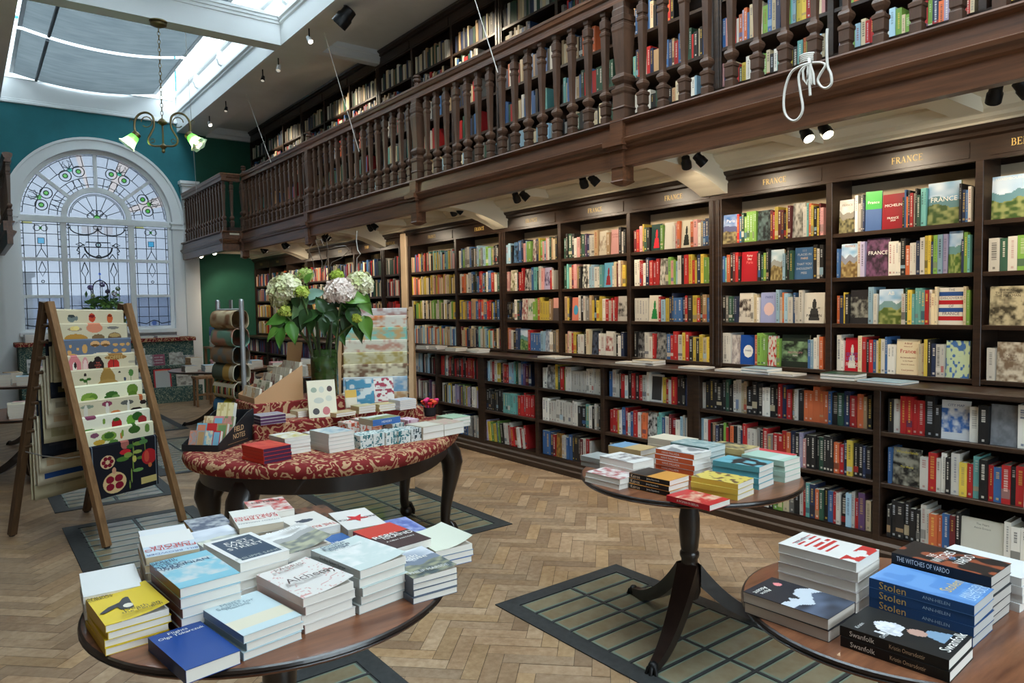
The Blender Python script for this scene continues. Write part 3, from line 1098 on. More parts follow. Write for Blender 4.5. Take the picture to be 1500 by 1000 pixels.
# ------------------------------------------------------------------ books on shelves
PAL = {'w': (216, 211, 200), 'c': (208, 192, 158), 'k': (38, 37, 37), 'g': (124, 121, 116), 'r': (172, 42, 42), 'm': (104, 42, 44), 'o': (200, 104, 64), 'y': (206, 180, 74), 'l': (122, 164, 76),
       't': (110, 172, 166), 'b': (62, 100, 150), 'n': (44, 54, 82), 's': (150, 182, 200), 'p': (92, 66, 102), 'i': (204, 148, 144), 'e': (172, 142, 106), 'G': (48, 80, 64), 'v': (164, 156, 184)}
CNAME = {'w': 'white', 'c': 'cream', 'k': 'black', 'g': 'grey', 'r': 'red', 'm': 'maroon', 'o': 'orange', 'y': 'yellow', 'l': 'lime green', 't': 'turquoise', 'b': 'blue', 'n': 'navy',
         's': 'pale blue', 'p': 'purple', 'i': 'pink', 'e': 'tan', 'G': 'dark green', 'v': 'lilac'}


def pc(k, d=1.0):
    r, g, b = PAL[k]
    return C(min(255, r * d), min(255, g * d), min(255, b * d))


def hsh(i, j, s):
    n = (i * 374761393 + j * 668265263 + s * 1442695041) & 0xffffffff
    n = ((n ^ (n >> 13)) * 1274126177) & 0xffffffff
    return ((n ^ (n >> 16)) & 0xffff) / 65535.0


def vn(x, y, s=0):
    i, j = math.floor(x), math.floor(y)
    fx, fy = x - i, y - j
    fx, fy = fx * fx * (3 - 2 * fx), fy * fy * (3 - 2 * fy)
    a = hsh(i, j, s) * (1 - fx) + hsh(i + 1, j, s) * fx
    b = hsh(i, j + 1, s) * (1 - fx) + hsh(i + 1, j + 1, s) * fx
    return a * (1 - fy) + b * fy


def mix(a, b, t):
    return tuple(a[i] * (1 - t) + b[i] * t for i in range(3)) + (1,)


def art(style, c1, c2, seed=1):
    """printed cover design as colour of (u,v), v up"""
    def f(u, v):
        if style == 'plain':
            return c1
        if style == 'band':
            return c2 if .15 < v < .42 else c1
        if style == 'half':
            return c2 if v > .55 else c1
        if style == 'land':
            h = .62 + .16 * (vn(u * 4, 1, seed) - .5)
            if v > h:
                return mix(c2, (1, 1, 1, 1), .6 * vn(u * 3, v * 8, seed + 1))
            if v > h - .18:
                return mix(c1, c2, .45)
            k = vn(u * 9, v * 14, seed + 2)
            return mix(mix(c1, (.03, .05, .02, 1), .5), mix(c1, (.6, .56, .25, 1), .4), min(1, max(0, (k - .25) * 1.8)))
        if style == 'blot':
            d = math.hypot(u - .5, v - .5)
            k = vn(u * 5, v * 7, seed)
            return mix(c1, c2, min(1, max(0, (k + .35 * (.45 - d) - .55) * 9)))
        if style == 'frame':
            return c2 if (.1 < u < .9 and .07 < v < .93) else c1
        if style == 'photo':
            k = vn(u * 6, v * 9, seed) * .7 + vn(u * 17, v * 23, seed + 3) * .3
            return mix(c1, c2, min(1, max(0, (k - .3) * 2.2))) if .18 < v < .8 or seed % 2 else c1
        if style == 'floral':
            k = vn(u * 9, v * 12, seed)
            return mix(c1, c2, min(1, max(0, (k - .56) * 9)))
        if style == 'circle':
            return c2 if math.hypot((u - .5), (v - .45) * 1.4) < .3 else c1
        if style == 'stripes':
            k = int(v * 9)
            return c1 if k % 2 == 0 else (c2 if k % 4 == 1 else C(44, 78, 140))
        if style == 'bars':
            return c2 if (.12 < v < .62 and int(v * 22) % 2 == 0 and .08 < u < .8 and vn(u * 8, int(v * 22), seed) > .25) or (v > .8 and vn(u * 6, v * 9, seed) > .5) else c1
        if style == 'bloom':
            d = math.hypot((u - .42) * 1.1, (v - .64) * 1.5) + .16 * (vn(u * 12, v * 16, seed) - .5)
            if d < .24:
                return mix(c2, (1, 1, 1, 1), .5 * vn(u * 20, v * 24, 3))
            if math.hypot((u - .56) * 1.2, (v - .40) * 1.4) < .13:
                return C(176, 140, 126)
            return C(120, 146, 170) if (v < .34 and abs(u - .66) < .10 + .5 * (.34 - v) and v > .14) else c1
        if style == 'peaks':
            h = .52 + .22 * vn(u * 5, 2, 4) - .1 * abs(u - .5)
            if math.hypot((u - .25) * .65, v - .16) < .05:
                return C(216, 130, 130)
            if v < h - .25 + .12 * vn(u * 9, 7, 4):
                return c1
            return c2 if v < h else mix(c1, C(90, 100, 120), vn(u * 4, v * 9, 6))
        if style == 'sketch':
            k = abs(vn(u * 11, v * 14, seed) - .5)
            e = min(u, 1 - u, v, 1 - v)
            return mix(c1, c2, .6) if (k < .035 and e < .24) or (k < .03 and abs(v - .6) < .07 and abs(u - .5) < .25) else c1
        if style == 'spot':
            return c2 if math.hypot((u - .55) / .33, (v - .42) / .10) + .5 * (vn(u * 9, v * 12, seed) - .5) < .8 else c1
        if style == 'fig':
            d = math.hypot((u - .5) * 1.7, v - .62)
            return c2 if d < .17 or (v < .48 and abs(u - .5) < .16 + .3 * (.48 - v) and v > .08) else c1
        return c1
    return f


BOOKS = []      # every shelf book before it is sorted by its size in view


def upright_book(mb, y, th, x, dep, z, h, col, seed, lean=0.0, detail=2, marks=None, logo=True):
    M = Matrix.Translation((x, y, z)) @ Matrix.Rotation(lean, 4, 'X')
    page = C(214, 204, 182)
    c2 = tuple(v * .9 for v in col[:3]) + (1,)
    t = th / 2
    if detail >= 2:
        mb.box(0, .0025, -t, t, 0, h, col, M=M)
        mb.box(.0025, dep, -t, -t + .0014, 0, h, c2, M=M).box(.0025, dep, t - .0014, t, 0, h, c2, M=M)
        mb.box(.0025, dep - .004, -t + .0014, t - .0014, .002, h - .003, page, M=M)
    else:
        vs = [(0, -t, 0), (dep, -t, 0), (dep, t, 0), (0, t, 0), (0, -t, h), (dep, -t, h), (dep, t, h), (0, t, h)]
        mb.add(vs, [(4, 5, 6, 7)], page, M=M)
        mb.add(vs, [(0, 4, 7, 3)], col, M=M)
        mb.add(vs, [(0, 1, 5, 4), (2, 3, 7, 6)], c2, M=M)
    if detail < 1 or th < .009:
        return
    r = random.Random(seed)
    lum = col[0] * .3 + col[1] * .6 + col[2] * .1
    ink = r.choice([C(30, 28, 30), C(150, 30, 34), C(40, 60, 110), C(70, 70, 70)]) if lum > .32 else r.choice([C(232, 226, 210), C(238, 230, 216), C(226, 190, 90), C(210, 214, 220)])
    ink = mix(ink, col, r.uniform(.3, .7))
    e = -.0006
    if marks:
        tw = min(h * .62, .02 * len(marks))
        mb.text(marks, M @ Vector((e, 0, h * .55)), (M.to_3x3() @ Vector((0, 0, -1))), (M.to_3x3() @ Vector((0, -1, 0))) * -1, tw, th * .55, ink)
    else:
        # title set as separate letter-sized strokes
        zz = h * r.uniform(.86, .93)
        w = th * r.uniform(.12, .26)
        ntok = r.randint(4, 13)
        for k in range(ntok):
            ln = r.uniform(.004, .011) * (h / .2)
            if zz - ln < h * .3:
                break
            mb.add([(e, -w, zz - ln), (e, w, zz - ln), (e, w, zz), (e, -w, zz)], [(0, 3, 2, 1)], ink, M=M)
            zz -= ln + r.uniform(.002, .006)
        if r.random() < .25:
            za, zb = h * r.uniform(.1, .2), h * r.uniform(.25, .4)
            band = mix(pc(r.choice('wckrbsgen')), col, .3)
            mb.add([(e * .7, -t, za), (e * .7, t, za), (e * .7, t, zb), (e * .7, -t, zb)], [(0, 3, 2, 1)], band, M=M)
    if logo and r.random() < .7:
        q = min(th * .3, .006)
        mb.add([(e, -q, .012), (e, q, .012), (e, q, .012 + 2 * q), (e, -q, .012 + 2 * q)], [(0, 3, 2, 1)], ink, M=M)


def faceout(root_or_mb, y, w, x, z, h, th, style, c1, c2, lines, seed, tilt=.10, turn=0.0, res=(14, 20), parts=None):
    """cover facing the room, leaning back; y = centre, local u runs to -Y"""
    M = Matrix.Translation((x, y, z)) @ Matrix.Rotation(turn, 4, 'Z') @ Matrix.Rotation(tilt, 4, 'Y')
    page = C(214, 204, 182)
    cov, pg = (root_or_mb, root_or_mb) if parts is None else parts
    cov.box(0, .002, -w / 2, w / 2, 0, h, c1, M=M)
    cov.box(.002, th, w / 2 - .002, w / 2, 0, h, c1, M=M)
    cov.box(th - .002, th, -w / 2, w / 2 - .002, 0, h, c1, M=M)
    pg.box(.002, th - .002, -w / 2 + .003, w / 2 - .002, .003, h - .003, page, M=M)
    old = cov.M
    cov.M = M
    a = art(style, c1, c2, seed)
    cov.sheet(lambda u, v: (-.0005, w / 2 - u * w, v * h), res[0], res[1], a)
    n = len(lines)
    R = M.to_3x3()
    cov.M = None
    for k, L in enumerate(lines):
        if not L:
            continue
        s, vpos, hh, cc = L
        cov.text(s, M @ Vector((-.0012, 0, vpos * h)), R @ Vector((0, -1, 0)), R @ Vector((0, 0, 1)), w * .84, hh * h, cc)
    cov.M = old


W_ = C(240, 238, 230)
K_ = C(30, 28, 30)
R_ = C(180, 40, 40)


def shelf_row(bay, rowname, yhi, ylo, z, Xf, hr, dr, spec, weight=1.0, seed=0, xj=.012, lean=0.0, marks=None):
    """fill yhi -> ylo (picture order: window end first)"""
    r = random.Random(seed)
    items = []
    if spec is None or isinstance(spec, tuple):
        pal = spec[0] if spec else 'wckgrmoytbnsieG'
        avg = spec[1] if spec and len(spec) > 1 else .024
        n = int((yhi - ylo) / avg)
        spec = [''.join(r.choice(pal) for _ in range(n))]
    for s in spec:
        if isinstance(s, str):
            for ch in s:
                items.append((ch, r.uniform(.6, 1.45)))
        else:
            items.append((s, None))
    fw = sum(it[0]['w'] + .004 for it in items if it[1] is None)
    sw = sum(it[1] for it in items if it[1] is not None)
    k = ((yhi - ylo) - fw) / max(sw, .01)
    k = min(k, .036)
    y = yhi
    idx = 0
    blockh = None
    lastc = None
    for it, wgt in items:
        idx += 1
        if wgt is None:
            w = it['w']
            BOOKS.append(dict(face=it, y=y - w / 2 - .002, th=w, x=Xf + r.uniform(.004, .012), z=z, h=it.get('h', .21), bay=bay, row=rowname, idx=idx, seed=r.randrange(1 << 30), wt=weight))
            y -= w + .004
            lastc = None
        else:
            th = wgt * k * .97
            if it != lastc or blockh is None or r.random() < .5:
                blockh = (r.uniform(*hr), r.uniform(.85, 1.12), r.uniform(0, xj))
            h, d, xo = blockh
            col = pc(it, d)
            BOOKS.append(dict(face=None, y=y - wgt * k / 2, th=th, x=Xf + xo, z=z, h=h, dep=r.uniform(*dr), col=col, ck=it, bay=bay, row=rowname, idx=idx, seed=r.randrange(1 << 30), wt=weight, lean=lean))
            lastc = it
            y -= wgt * k


def fo(w, style, c1, c2, *lines, h=.21, name='', turn=0.0):
    return dict(w=w, style=style, c1=c1, c2=c2, lines=lines, h=h, name=name, turn=turn)


Pp = pc
ROWN = ['bottom shelf', 'second shelf', 'third shelf', 'top shelf']
SKY = C(130, 176, 214)
# --- bay beside the frame edge (Belgium), the two France bays next to it, hand-listed from the photograph
BC = [['w', fo(.135, 'photo', C(206, 196, 176), C(120, 100, 80), ('Painting', .66, .07, C(90, 70, 60)), ('Time', .55, .07, C(90, 70, 60)), name='cream painting book'), 'yknkcw', fo(.13, 'plain', Pp('w'), K_, name='white cover'), 'rwkbw'],
      [fo(.165, 'photo', C(196, 184, 150), C(70, 64, 50), ('THE BEAST,', .9, .06, K_), ('THE EMPEROR', .83, .06, K_), ('THE MILKMAN', .76, .06, K_), name='cyclists cover'), fo(.16, 'photo', C(216, 190, 140), C(90, 70, 50), ('WATERLOO', .85, .1, R_), name='battle cover'), 'knrwcbk'],
      ['wGwlrg', fo(.17, 'photo', C(190, 176, 156), C(110, 98, 84), ('Bistro', .8, .09, K_), ('Belge', .7, .09, K_), name='bistro chair cover', h=.24), 'wkrsn'],
      [fo(.165, 'land', C(70, 104, 44), SKY, ('LUXEMBOURG', .93, .06, W_), name='Luxembourg landscape guide', h=.23), 'risnkrwyo', 'bk']]
BB = [['ww', fo(.09, 'fig', C(186, 30, 44), Pp('w'), ('SECRET', .5, .1, C(70, 90, 170)), ('LIFE OF', .37, .1, C(90, 110, 190)), ('FRANCE', .2, .11, W_), name='red secret-life cover'), 'crkrbcywb', 'ww',
       fo(.13, 'plain', C(222, 204, 168), K_, ('A Brief', .88, .05, C(150, 60, 60)), ('History of', .79, .05, C(150, 60, 60)), ('France', .66, .11, C(190, 50, 70)), ('An Introduction', .48, .045, C(140, 70, 70)), ('to the People', .38, .045, C(140, 70, 70)), ('History & Culture', .28, .045, C(140, 70, 70)), ('Cecil Jenkins', .12, .06, C(150, 60, 60)), name='cream history cover'), 'ccykn', 'ww',
       fo(.12, 'floral', C(190, 208, 170), C(70, 110, 170), name='green cover with a blue serpent')],
      ['onyk', fo(.115, 'photo', C(46, 44, 46), C(150, 150, 140), name='dark photograph cover'), 'ssw', fo(.14, 'land', C(110, 130, 60), SKY, ('AB', .88, .1, W_), name='village lane cover'), 'wGy', 'tttt', 'rw', 'cc',
       fo(.13, 'stripes', Pp('w'), C(176, 36, 44), ('THE', .94, .06, C(90, 90, 110)), ('DISCOVERY', .72, .07, C(90, 90, 110)), ('OF', .5, .07, C(90, 90, 110)), ('FRANCE', .3, .08, C(90, 90, 110)), name='tricolour striped cover'), 'cl'],
      ['b', fo(.11, 'land', C(150, 110, 70), SKY, ('FRANCE', .93, .06, C(200, 120, 50)), name='pink village guide'), 'wv', fo(.135, 'photo', C(52, 40, 50), C(120, 80, 110), ('FRANCE', .62, .1, W_), name='purple lavender guide', h=.23), 'wwwwk', 'oww', 'nw', 'yynl', 'sv', fo(.07, 'land', C(90, 130, 50), SKY, name='green valley guide', h=.235), 'nlt'],
      [fo(.10, 'land', C(96, 84, 70), C(200, 196, 186), ('FRANCE', .84, .06, C(120, 100, 80)), name='grey village guide'), 'nwwgn', fo(.09, 'half', C(70, 100, 150), C(50, 168, 60), ('France', .72, .07, W_), name='green-topped guide', h=.24, turn=.25), fo(.125, 'plain', C(140, 22, 34), K_, ('MICHELIN', .68, .075, W_), ('FRANCE', .32, .06, W_), ('2024', .25, .05, W_), name='red hotel guide'),
       'kbok', 'rwk', 'G', 'tt', fo(.17, 'land', C(70, 100, 40), C(110, 160, 196), ('FRANCE', .6, .11, W_), name='green hills guide', h=.24), 'knbw']]
BA = [['wwww', fo(.075, 'photo', C(214, 206, 200), C(150, 140, 140), name='white photo cover'), fo(.115, 'circle', C(30, 74, 150), C(226, 226, 220), ('PARIS', .47, .06, C(40, 60, 120)), name='blue cover with a white disc', turn=.2), 'olll', fo(.075, 'floral', Pp('w'), C(200, 60, 60), name='white and red cover'), 'l',
       fo(.20, 'photo', C(40, 48, 40), C(130, 160, 120), ('PRETTYCITY', .45, .06, C(200, 140, 150)), ('PARIS', .36, .045, C(230, 220, 220)), name='dark garden cover', h=.22), 'bs', 'wwo'],
      ['kgGGn', fo(.11, 'photo', C(220, 214, 204), C(60, 50, 46), name='white apartment cover'), 'wcw', fo(.13, 'circle', C(156, 164, 208), C(222, 190, 190), ('PARIS', .84, .08, C(80, 90, 150)), name='lilac rosette cover'), 's', 'woswb', 'ww',
       fo(.14, 'fig', Pp('w'), C(60, 60, 60), ('HOW TO BE', .5, .05, K_), ('PARISIAN', .25, .09, K_), name='white sketch cover', h=.20)],
      ['btokmrk', fo(.13, 'plain', C(168, 34, 44), K_, ('Rainy', .86, .09, W_), ('Day', .75, .09, W_), ('Paris', .64, .09, C(230, 120, 120)), name='red rainy-day guide'), 'mkGlk', fo(.10, 'land', C(150, 120, 80), C(170, 200, 214), name='city view cover'), 'sGk', 'G', fo(.135, 'plain', C(70, 106, 146), K_, ('111', .9, .07, C(190, 190, 190)), ('PLACES IN', .78, .07, C(200, 205, 210)), ('PARIS', .66, .07, C(230, 200, 170)), ('THAT YOU', .48, .07, C(200, 205, 210)), ('SHOULDN\'T', .34, .07, C(200, 205, 210)), ('MISS', .2, .07, C(200, 205, 210)), name='slate blue lettered cover'), 'kwk'],
      [fo(.12, 'land', C(110, 84, 70), C(40, 100, 170), ('Paris', .78, .11, W_), name='blue city guide', turn=.15), 'rbG', 'lllll', fo(.105, 'photo', C(30, 34, 36), C(90, 110, 110), name='black arcade cover'), 'mrymm', 'kym', fo(.085, 'photo', C(190, 186, 176), C(110, 108, 100), name='grey engraving cover', h=.23), 'w', 'toykymi']]
B918 = [['k', fo(.085, 'photo', C(34, 32, 34), C(120, 120, 120), ('LEICA', .22, .07, W_), name='black portrait cover'), 'wwr', fo(.12, 'photo', C(150, 150, 146), C(50, 54, 60), name='grey train photo cover'), 'brrwyr', 'kykycy'],
        ['wwwww', fo(.115, 'fig', C(214, 206, 190), C(40, 130, 70), name='cream cover with a green dress'), 'rsynn', 'bbnr', 'kyrkeb'],
        ['wwrr', 'wnrrr', fo(.06, 'photo', C(200, 196, 186), C(90, 90, 80), name='white narrow cover'), 'glil', 'swk', 'ryrynyl', 'l'],
        ['mriy', 'Gk', fo(.11, 'fig', C(30, 60, 56), C(196, 34, 50), name='red silhouette cover'), 'l', fo(.09, 'plain', Pp('w'), K_, name='plain ivory cover'), 'wio', fo(.10, 'fig', C(206, 200, 180), C(30, 34, 30), name='cover with a man in black coat'), 'oiwgbnw']]
B820 = [['eicryk', 'wwkc', fo(.10, 'photo', C(80, 90, 110), C(30, 30, 40), name='dark portrait cover'), 'ww', fo(.10, 'photo', Pp('w'), C(150, 60, 60), name='white emblem cover'), 'wkwn'],
        ['eyk', fo(.10, 'circle', C(220, 130, 110), C(80, 160, 200), name='coral cover with a blue disc'), 'wkwgeyk', 'yyw', 'rwrwr', fo(.11, 'photo', C(190, 186, 180), C(60, 60, 60), name='grey lake cover')],
        ['Gtcriek', fo(.08, 'photo', K_, C(220, 220, 210), name='black lettered cover'), 'wsswwt', fo(.105, 'fig', C(110, 176, 206), C(150, 50, 56), name='blue cover with a red glass'), 'wcmwey'],
        ['Gk', 'Gkwi', 'kGpn', 'wwe', fo(.10, 'photo', C(206, 196, 176), C(150, 130, 110), name='pale harbour cover'), 'e', fo(.11, 'plain', C(206, 150, 146), K_, ('PORTRAITS', .8, .07, C(150, 80, 80)), ('OF PARIS', .7, .06, C(150, 80, 80)), name='dusty pink cover'), 'kwk']]
B735 = [['oiwk', 'n', fo(.15, 'land', C(80, 140, 80), SKY, name='green mountain cover'), 'r', 'bbbbs', fo(.08, 'photo', C(190, 196, 206), C(110, 120, 140), name='grey mist cover'), 'wge'],
        ['kkkkw', 'Gn', fo(.09, 'photo', C(214, 208, 196), C(150, 80, 80), name='cream letters cover'), fo(.09, 'photo', C(214, 210, 200), C(90, 140, 90), name='white garden cover'), 'lloyyyyy', 'e', fo(.09, 'half', C(90, 80, 80), C(220, 160, 150), name='pink-topped cover')],
        ['ii', fo(.09, 'photo', C(200, 190, 170), C(100, 100, 60), name='herb cover'), 'wk', 'rr', fo(.09, 'photo', C(216, 210, 204), C(50, 50, 50), name='white plume cover'), 'wbtGw', 'i', fo(.10, 'photo', C(176, 170, 200), C(90, 80, 110), name='lilac street cover'), 'rw'],
        ['ssk', fo(.10, 'photo', C(90, 130, 170), C(30, 30, 40), name='blue boat cover'), 'bn', 'is', 'll', fo(.07, 'photo', C(214, 204, 196), C(120, 70, 70), name='white floral cover'), 'nyl', 'isiwGeck']]
warm = ('wcceyyoegwbGri', .022)
mixd = ('wwcckgrsbnteoym', .022)
upper = [(Y1[1], Y1[0], BC, 'Belgium bay'), (Y1[2], Y1[1], BB, 'France bay next to Belgium'), (Y1[3], Y1[2], BA, 'France bay two before Belgium'),
         (Y2[1], Y2[0], B918, 'France bay three before Belgium'), (Y2[2], Y2[1], B820, 'France bay four before Belgium'), (Y2[3], Y2[2], B735, 'France bay five before Belgium'),
         (Y3[1], Y3[0], [mixd, ('bbkeyrG', .03), ('wkbGore', .028), ('kwgbls', .034)], 'France bay six before Belgium'), (Y3[2], Y3[1], [('ecwyobs', .024), ('wckywl', .028), ('nicccyoyw', .021), ('birkrsceyt', .024)], 'France bay seven before Belgium'),
         (Y4[1], Y4[0], [mixd, ('rrm', .02), ('wkwrrn', .024), ('wkcGwr', .026)], 'Portugal bay')]
for a, b in ((Y5[1], Y5[0]), (Y5[2], Y5[1]), (Y5[3], Y5[2]), (Y6[1], Y6[0]), (Y6[2], Y6[1]), (Y6[3], Y6[2])):
    upper.append((a, b, [mixd, ('wykgercs', .024), ('wcngbkreG', .024), ('kwGbrocn', .026)], 'far bay'))
sd = 100
for yhi, ylo, rows, bn in upper:
    for k, row in enumerate(rows):
        sd += 1
        shelf_row(bn, ROWN[k], yhi - .045, ylo + .045, USH[k], XU + .008, (.172, .226), (.14, .17), row, seed=sd)
# --- low cases
L1 = [['k', 'gwrnokrwcrrsb', 'wvr', 'wkll', 'cgkwrtnoGkbrw', 'kswrpc'],
      ['swr', 'kenklrmo', 'kwnrw', 'wwgk', 'rgrrron', 'kvi', 'kkkGkkk', 'orny', 'kknk'],
      ['w', 'kkkk', 'kGk', 'wwwce', 'kkkwwkk', 'rnrewk', 'ooooo', 'bkGnroek']]
L2 = [['kkkkkk', 'wwoobmk', fo(.20, 'plain', C(206, 202, 186), K_, ('The Years', .88, .05, C(130, 130, 120)), ('Annie Ernaux', .78, .05, C(130, 130, 120)), name='ivory series cover', h=.2), 'wwwwwwwwwwww', 'Gww', 'wwrk'],
      ['b', fo(.15, 'photo', C(150, 146, 130), C(40, 38, 36), ('Wonderlands', .9, .07, C(210, 190, 60)), ('The World', .5, .05, C(220, 200, 60)), name='grey horses cover'), 'wrwwkwyrt', 'krbrkrwwr', 'lwwkrwn', 'wrkbwe'],
      ['kwrrr', 'rkk', fo(.135, 'photo', C(206, 206, 206), C(60, 100, 160), ('CITY MAP', .88, .06, C(60, 80, 120)), name='white map cover', turn=.1), 'w', 'k', fo(.12, 'photo', C(130, 132, 136), C(110, 112, 116), name='grey hairpin cover'), 'ww', 'kmk', 't', fo(.16, 'fig', C(214, 212, 214), C(110, 90, 150), ('The Myth', .9, .05, K_), ('Of Beauty', .84, .05, K_), name='white torso cover'), 'wnrwkc']]
L0a = [['wbt', 'krwkwn', 'kkwrbwk', 'mwrsw'], ['rrr', 'ywbrwbrwoo', fo(.10, 'photo', C(206, 204, 196), C(30, 30, 30), name='white poster cover'), 'ttbw', 'mrws', 'wsw'], ['bww', 'krwkrkrww', fo(.12, 'frame', C(210, 206, 200), C(60, 58, 56), name='white framed photograph cover'), 'yrwr', 'kkkn']]
L0b = [['bbnr', fo(.09, 'photo', C(180, 130, 60), C(120, 90, 50), name='ochre cover'), 'wwbbk', 'kkmwrw'], ['wwwwwwwwwwwww', 'kktwkwgk'], ['ww', fo(.12, 'photo', C(90, 88, 88), C(190, 188, 184), name='grey lettered photo cover'), 'yGrl', 'wwwwwwwwwwwwww']]
L0c = [['vyl', 'yblkw', 'wrwrrwrwr'], ['kkkkkkkk', 'tttttt', 'rrrrrrr'], ['nswrwy', 'kirrss', 'tGwbpmn']]
lower = [(3.258, 1.955, L1, 'wide low bay behind pedestal table'), (1.955, .67, L2, 'wide low bay behind corner table'), (4.18, 3.258, L0a, 'low bay with framed photograph cover'), (5.03, 4.18, L0b, 'low bay with white series'), (5.91, 5.03, L0c, 'low bay with red series'),
         (6.766, 5.91, [('kwbg', .03), ('svwwwpyglk', .024), ('wrkkkwrrrgtm', .024)], 'low bay behind damask table end'), (7.78, 6.766, [('kwg', .03), ('kipmwgw', .024), ('mgkkwwswk', .024)], 'low bay beside pale column')]
for a, b in ((9.31, 8.02), (10.18, 9.31), (11.05, 10.18), (12.3, 11.05), (13.58, 12.3)):
    lower.append((a, b, [('kwrmg', .03), ('rkmwok', .026), ('mrwkpb', .026)], 'far low bay'))
for yhi, ylo, rows, bn in lower:
    for k, row in enumerate(rows):
        sd += 1
        shelf_row(bn, ['bottom shelf', 'middle shelf', 'top shelf'][k], yhi - .05, ylo + .05, LSH[k], XL + .02, (.178, .225), (.13, .16), row, seed=sd, xj=.02, lean=(-.12 if (bn == 'low bay with red series' and k == 0) else 0))
# --- gallery cases
gp = [('wckgkGes', .03), ('wctrkbnGe', .03), ('cwrnkebo', .032), ('wkcgbeGr', .032), ('kecgGwn', .034)]
gname = ['upstairs bay with rope', 'upstairs bay above Belgium', 'upstairs bay above hanging newel']
k2 = 0
for ys, _ in GL:
    for a, b in zip(ys[:-1], ys[1:]):
        k2 += 1
        bright = ys is Y1
        for k in range(5):
            sd += 1
            sp = ('wkyrbtslionGvc', .026) if bright else gp[k]
            lim = b - .045
            end = a + .045
            r = random.Random(sd)
            if not bright and k < 4:                       # half-empty upstairs shelves
                end = a + .045 + (b - a) * r.choice([0, .15, .4])
            shelf_row('upstairs bay %d' % k2, 'shelf %d' % (k + 1), lim, end, GSH[k], XU + .01, (.17, .235), (.14, .19), sp, weight=.4, seed=sd, lean=0)


def size_in_view(b):
    hy = b['th'] / 2
    p = [proj((b['x'], b['y'] + s * hy, b['z'] + q)) for s in (-1, 1) for q in (0, b['h'])]
    if any(q[2] < .2 for q in p):
        return 0
    x0, x1 = max(0, min(q[0] for q in p)), min(1500, max(q[0] for q in p))
    y0, y1 = max(0, min(q[1] for q in p)), min(1000, max(q[1] for q in p))
    return max(0, x1 - x0) * max(0, y1 - y0) * b['wt']


for b in BOOKS:
    b['a'] = size_in_view(b)
    if b['bay'] == 'wide low bay behind pedestal table' and b['row'] != 'top shelf' and b['y'] > 2.25:
        b['a'] *= .35
    if b['bay'] == 'wide low bay behind corner table' and b['row'] == 'bottom shelf' and b['y'] < 1.3:
        b['a'] *= .3
BOOKS = [b for b in BOOKS if b['a'] > 0]
BOOKS.sort(key=lambda b: -b['a'])
NB = 300
ORD = ['first', 'second', 'third', 'fourth', 'fifth', 'sixth', 'seventh', 'eighth', 'ninth', 'tenth']


def ordn(i):
    return ORD[i - 1] if i <= 10 else '%dth' % i if i % 10 not in (1, 2, 3) or 10 < i < 14 else '%d%s' % (i, {1: 'st', 2: 'nd', 3: 'rd'}[i % 10])


SPT = {}
for n_, b in enumerate(BOOKS[:NB]):
    where = '%s, %s, %s from window end' % (b['row'], b['bay'], ordn(b['idx']))
    if b['face']:
        f = b['face']
        t = thing('book', '%s facing out, %s, %s' % (f['name'], b['row'], b['bay']), 'book', (b['x'], b['y'], b['z']), group='books on the shelves')
        cv, pg = MB(), MB()
        faceout(None, b['y'], f['w'], b['x'] + .012, b['z'], f['h'], .018, f['style'], f['c1'], f['c2'], f['lines'], b['seed'] % 1000, tilt=.06, turn=f['turn'], parts=(cv, pg), res=(30, 44))
        cv.build('cover', t, ('gloss',))
        pg.build('page_block', t, ('matte',))
    else:
        mb = MB()
        upright_book(mb, b['y'], b['th'], b['x'], b['dep'], b['z'], b['h'], b['col'], b['seed'], b.get('lean', 0), detail=2)
        o = mb.build('book', None, ('print',))
        tag(o, '%s spined book, %s' % (CNAME[b['ck']], where), 'book', 'books on the shelves')
rest = MB()
for b in BOOKS[NB:]:
    b['z'] += .0008
for b in BOOKS[NB:]:
    if b['face']:
        f = b['face']
        faceout(rest, b['y'], f['w'], b['x'] + .012, b['z'], f['h'], .018, f['style'], f['c1'], f['c2'], f['lines'], b['seed'] % 1000, tilt=.06, turn=f['turn'], res=(8, 10))
    else:
        upright_book(rest, b['y'], b['th'], b['x'], b['dep'], b['z'], b['h'], b['col'], b['seed'], b.get('lean', 0), detail=1 if b['a'] > 60 else 0)
o = rest.build('shelf_books', None, ('print',))
o['kind'] = 'stuff'
tag(o, 'the many further upright books on the more distant and upstairs shelves', 'books')
# ------------------------------------------------------------------ gallery floor, its ceiling below, fascia
ZF0, ZF1, ZR = 2.37, 2.665, 3.525
S('slab_gallery', MB().box(XG + .09, XW, YB, 11.05, 2.53, 2.66).box(XG2 + .09, XW, 11.05, YE, 2.53, 2.66), 'cream_paint')
S('floor_gallery', MB().box(XG + .09, XW, YB, 11.05, 2.661, 2.72).box(XG2 + .09, XW, 11.05, YE, 2.661, 2.72), 'case_wood')
FASC = [(0.05, ZF0), (-.012, ZF0), (-.012, ZF0 + .105), (-.03, ZF0 + .115), (-.034, ZF0 + .13), (-.05, ZF0 + .145), (-.056, ZF0 + .165), (-.03, ZF0 + .175), (-.014, ZF0 + .182),
        (-.008, ZF0 + .265), (-.035, ZF0 + .275), (-.042, ZF0 + .285), (-.035, ZF1), (.085, ZF1), (.085, ZF0 + .17), (.05, ZF0 + .17)]


def fascia(x, y0, y1, label):
    o = MB().prismY([(x + a, b) for a, b in FASC], y0, y1).build('gallery_fascia', None, ('gallery_wood',))
    return tag(o, label, 'fascia')


fascia(XG, YB, 11.04, 'long moulded dark wood fascia under the gallery railing')
fascia(XG2, 11.09, 13.46, 'short moulded wood fascia of the gallery bay by the window')
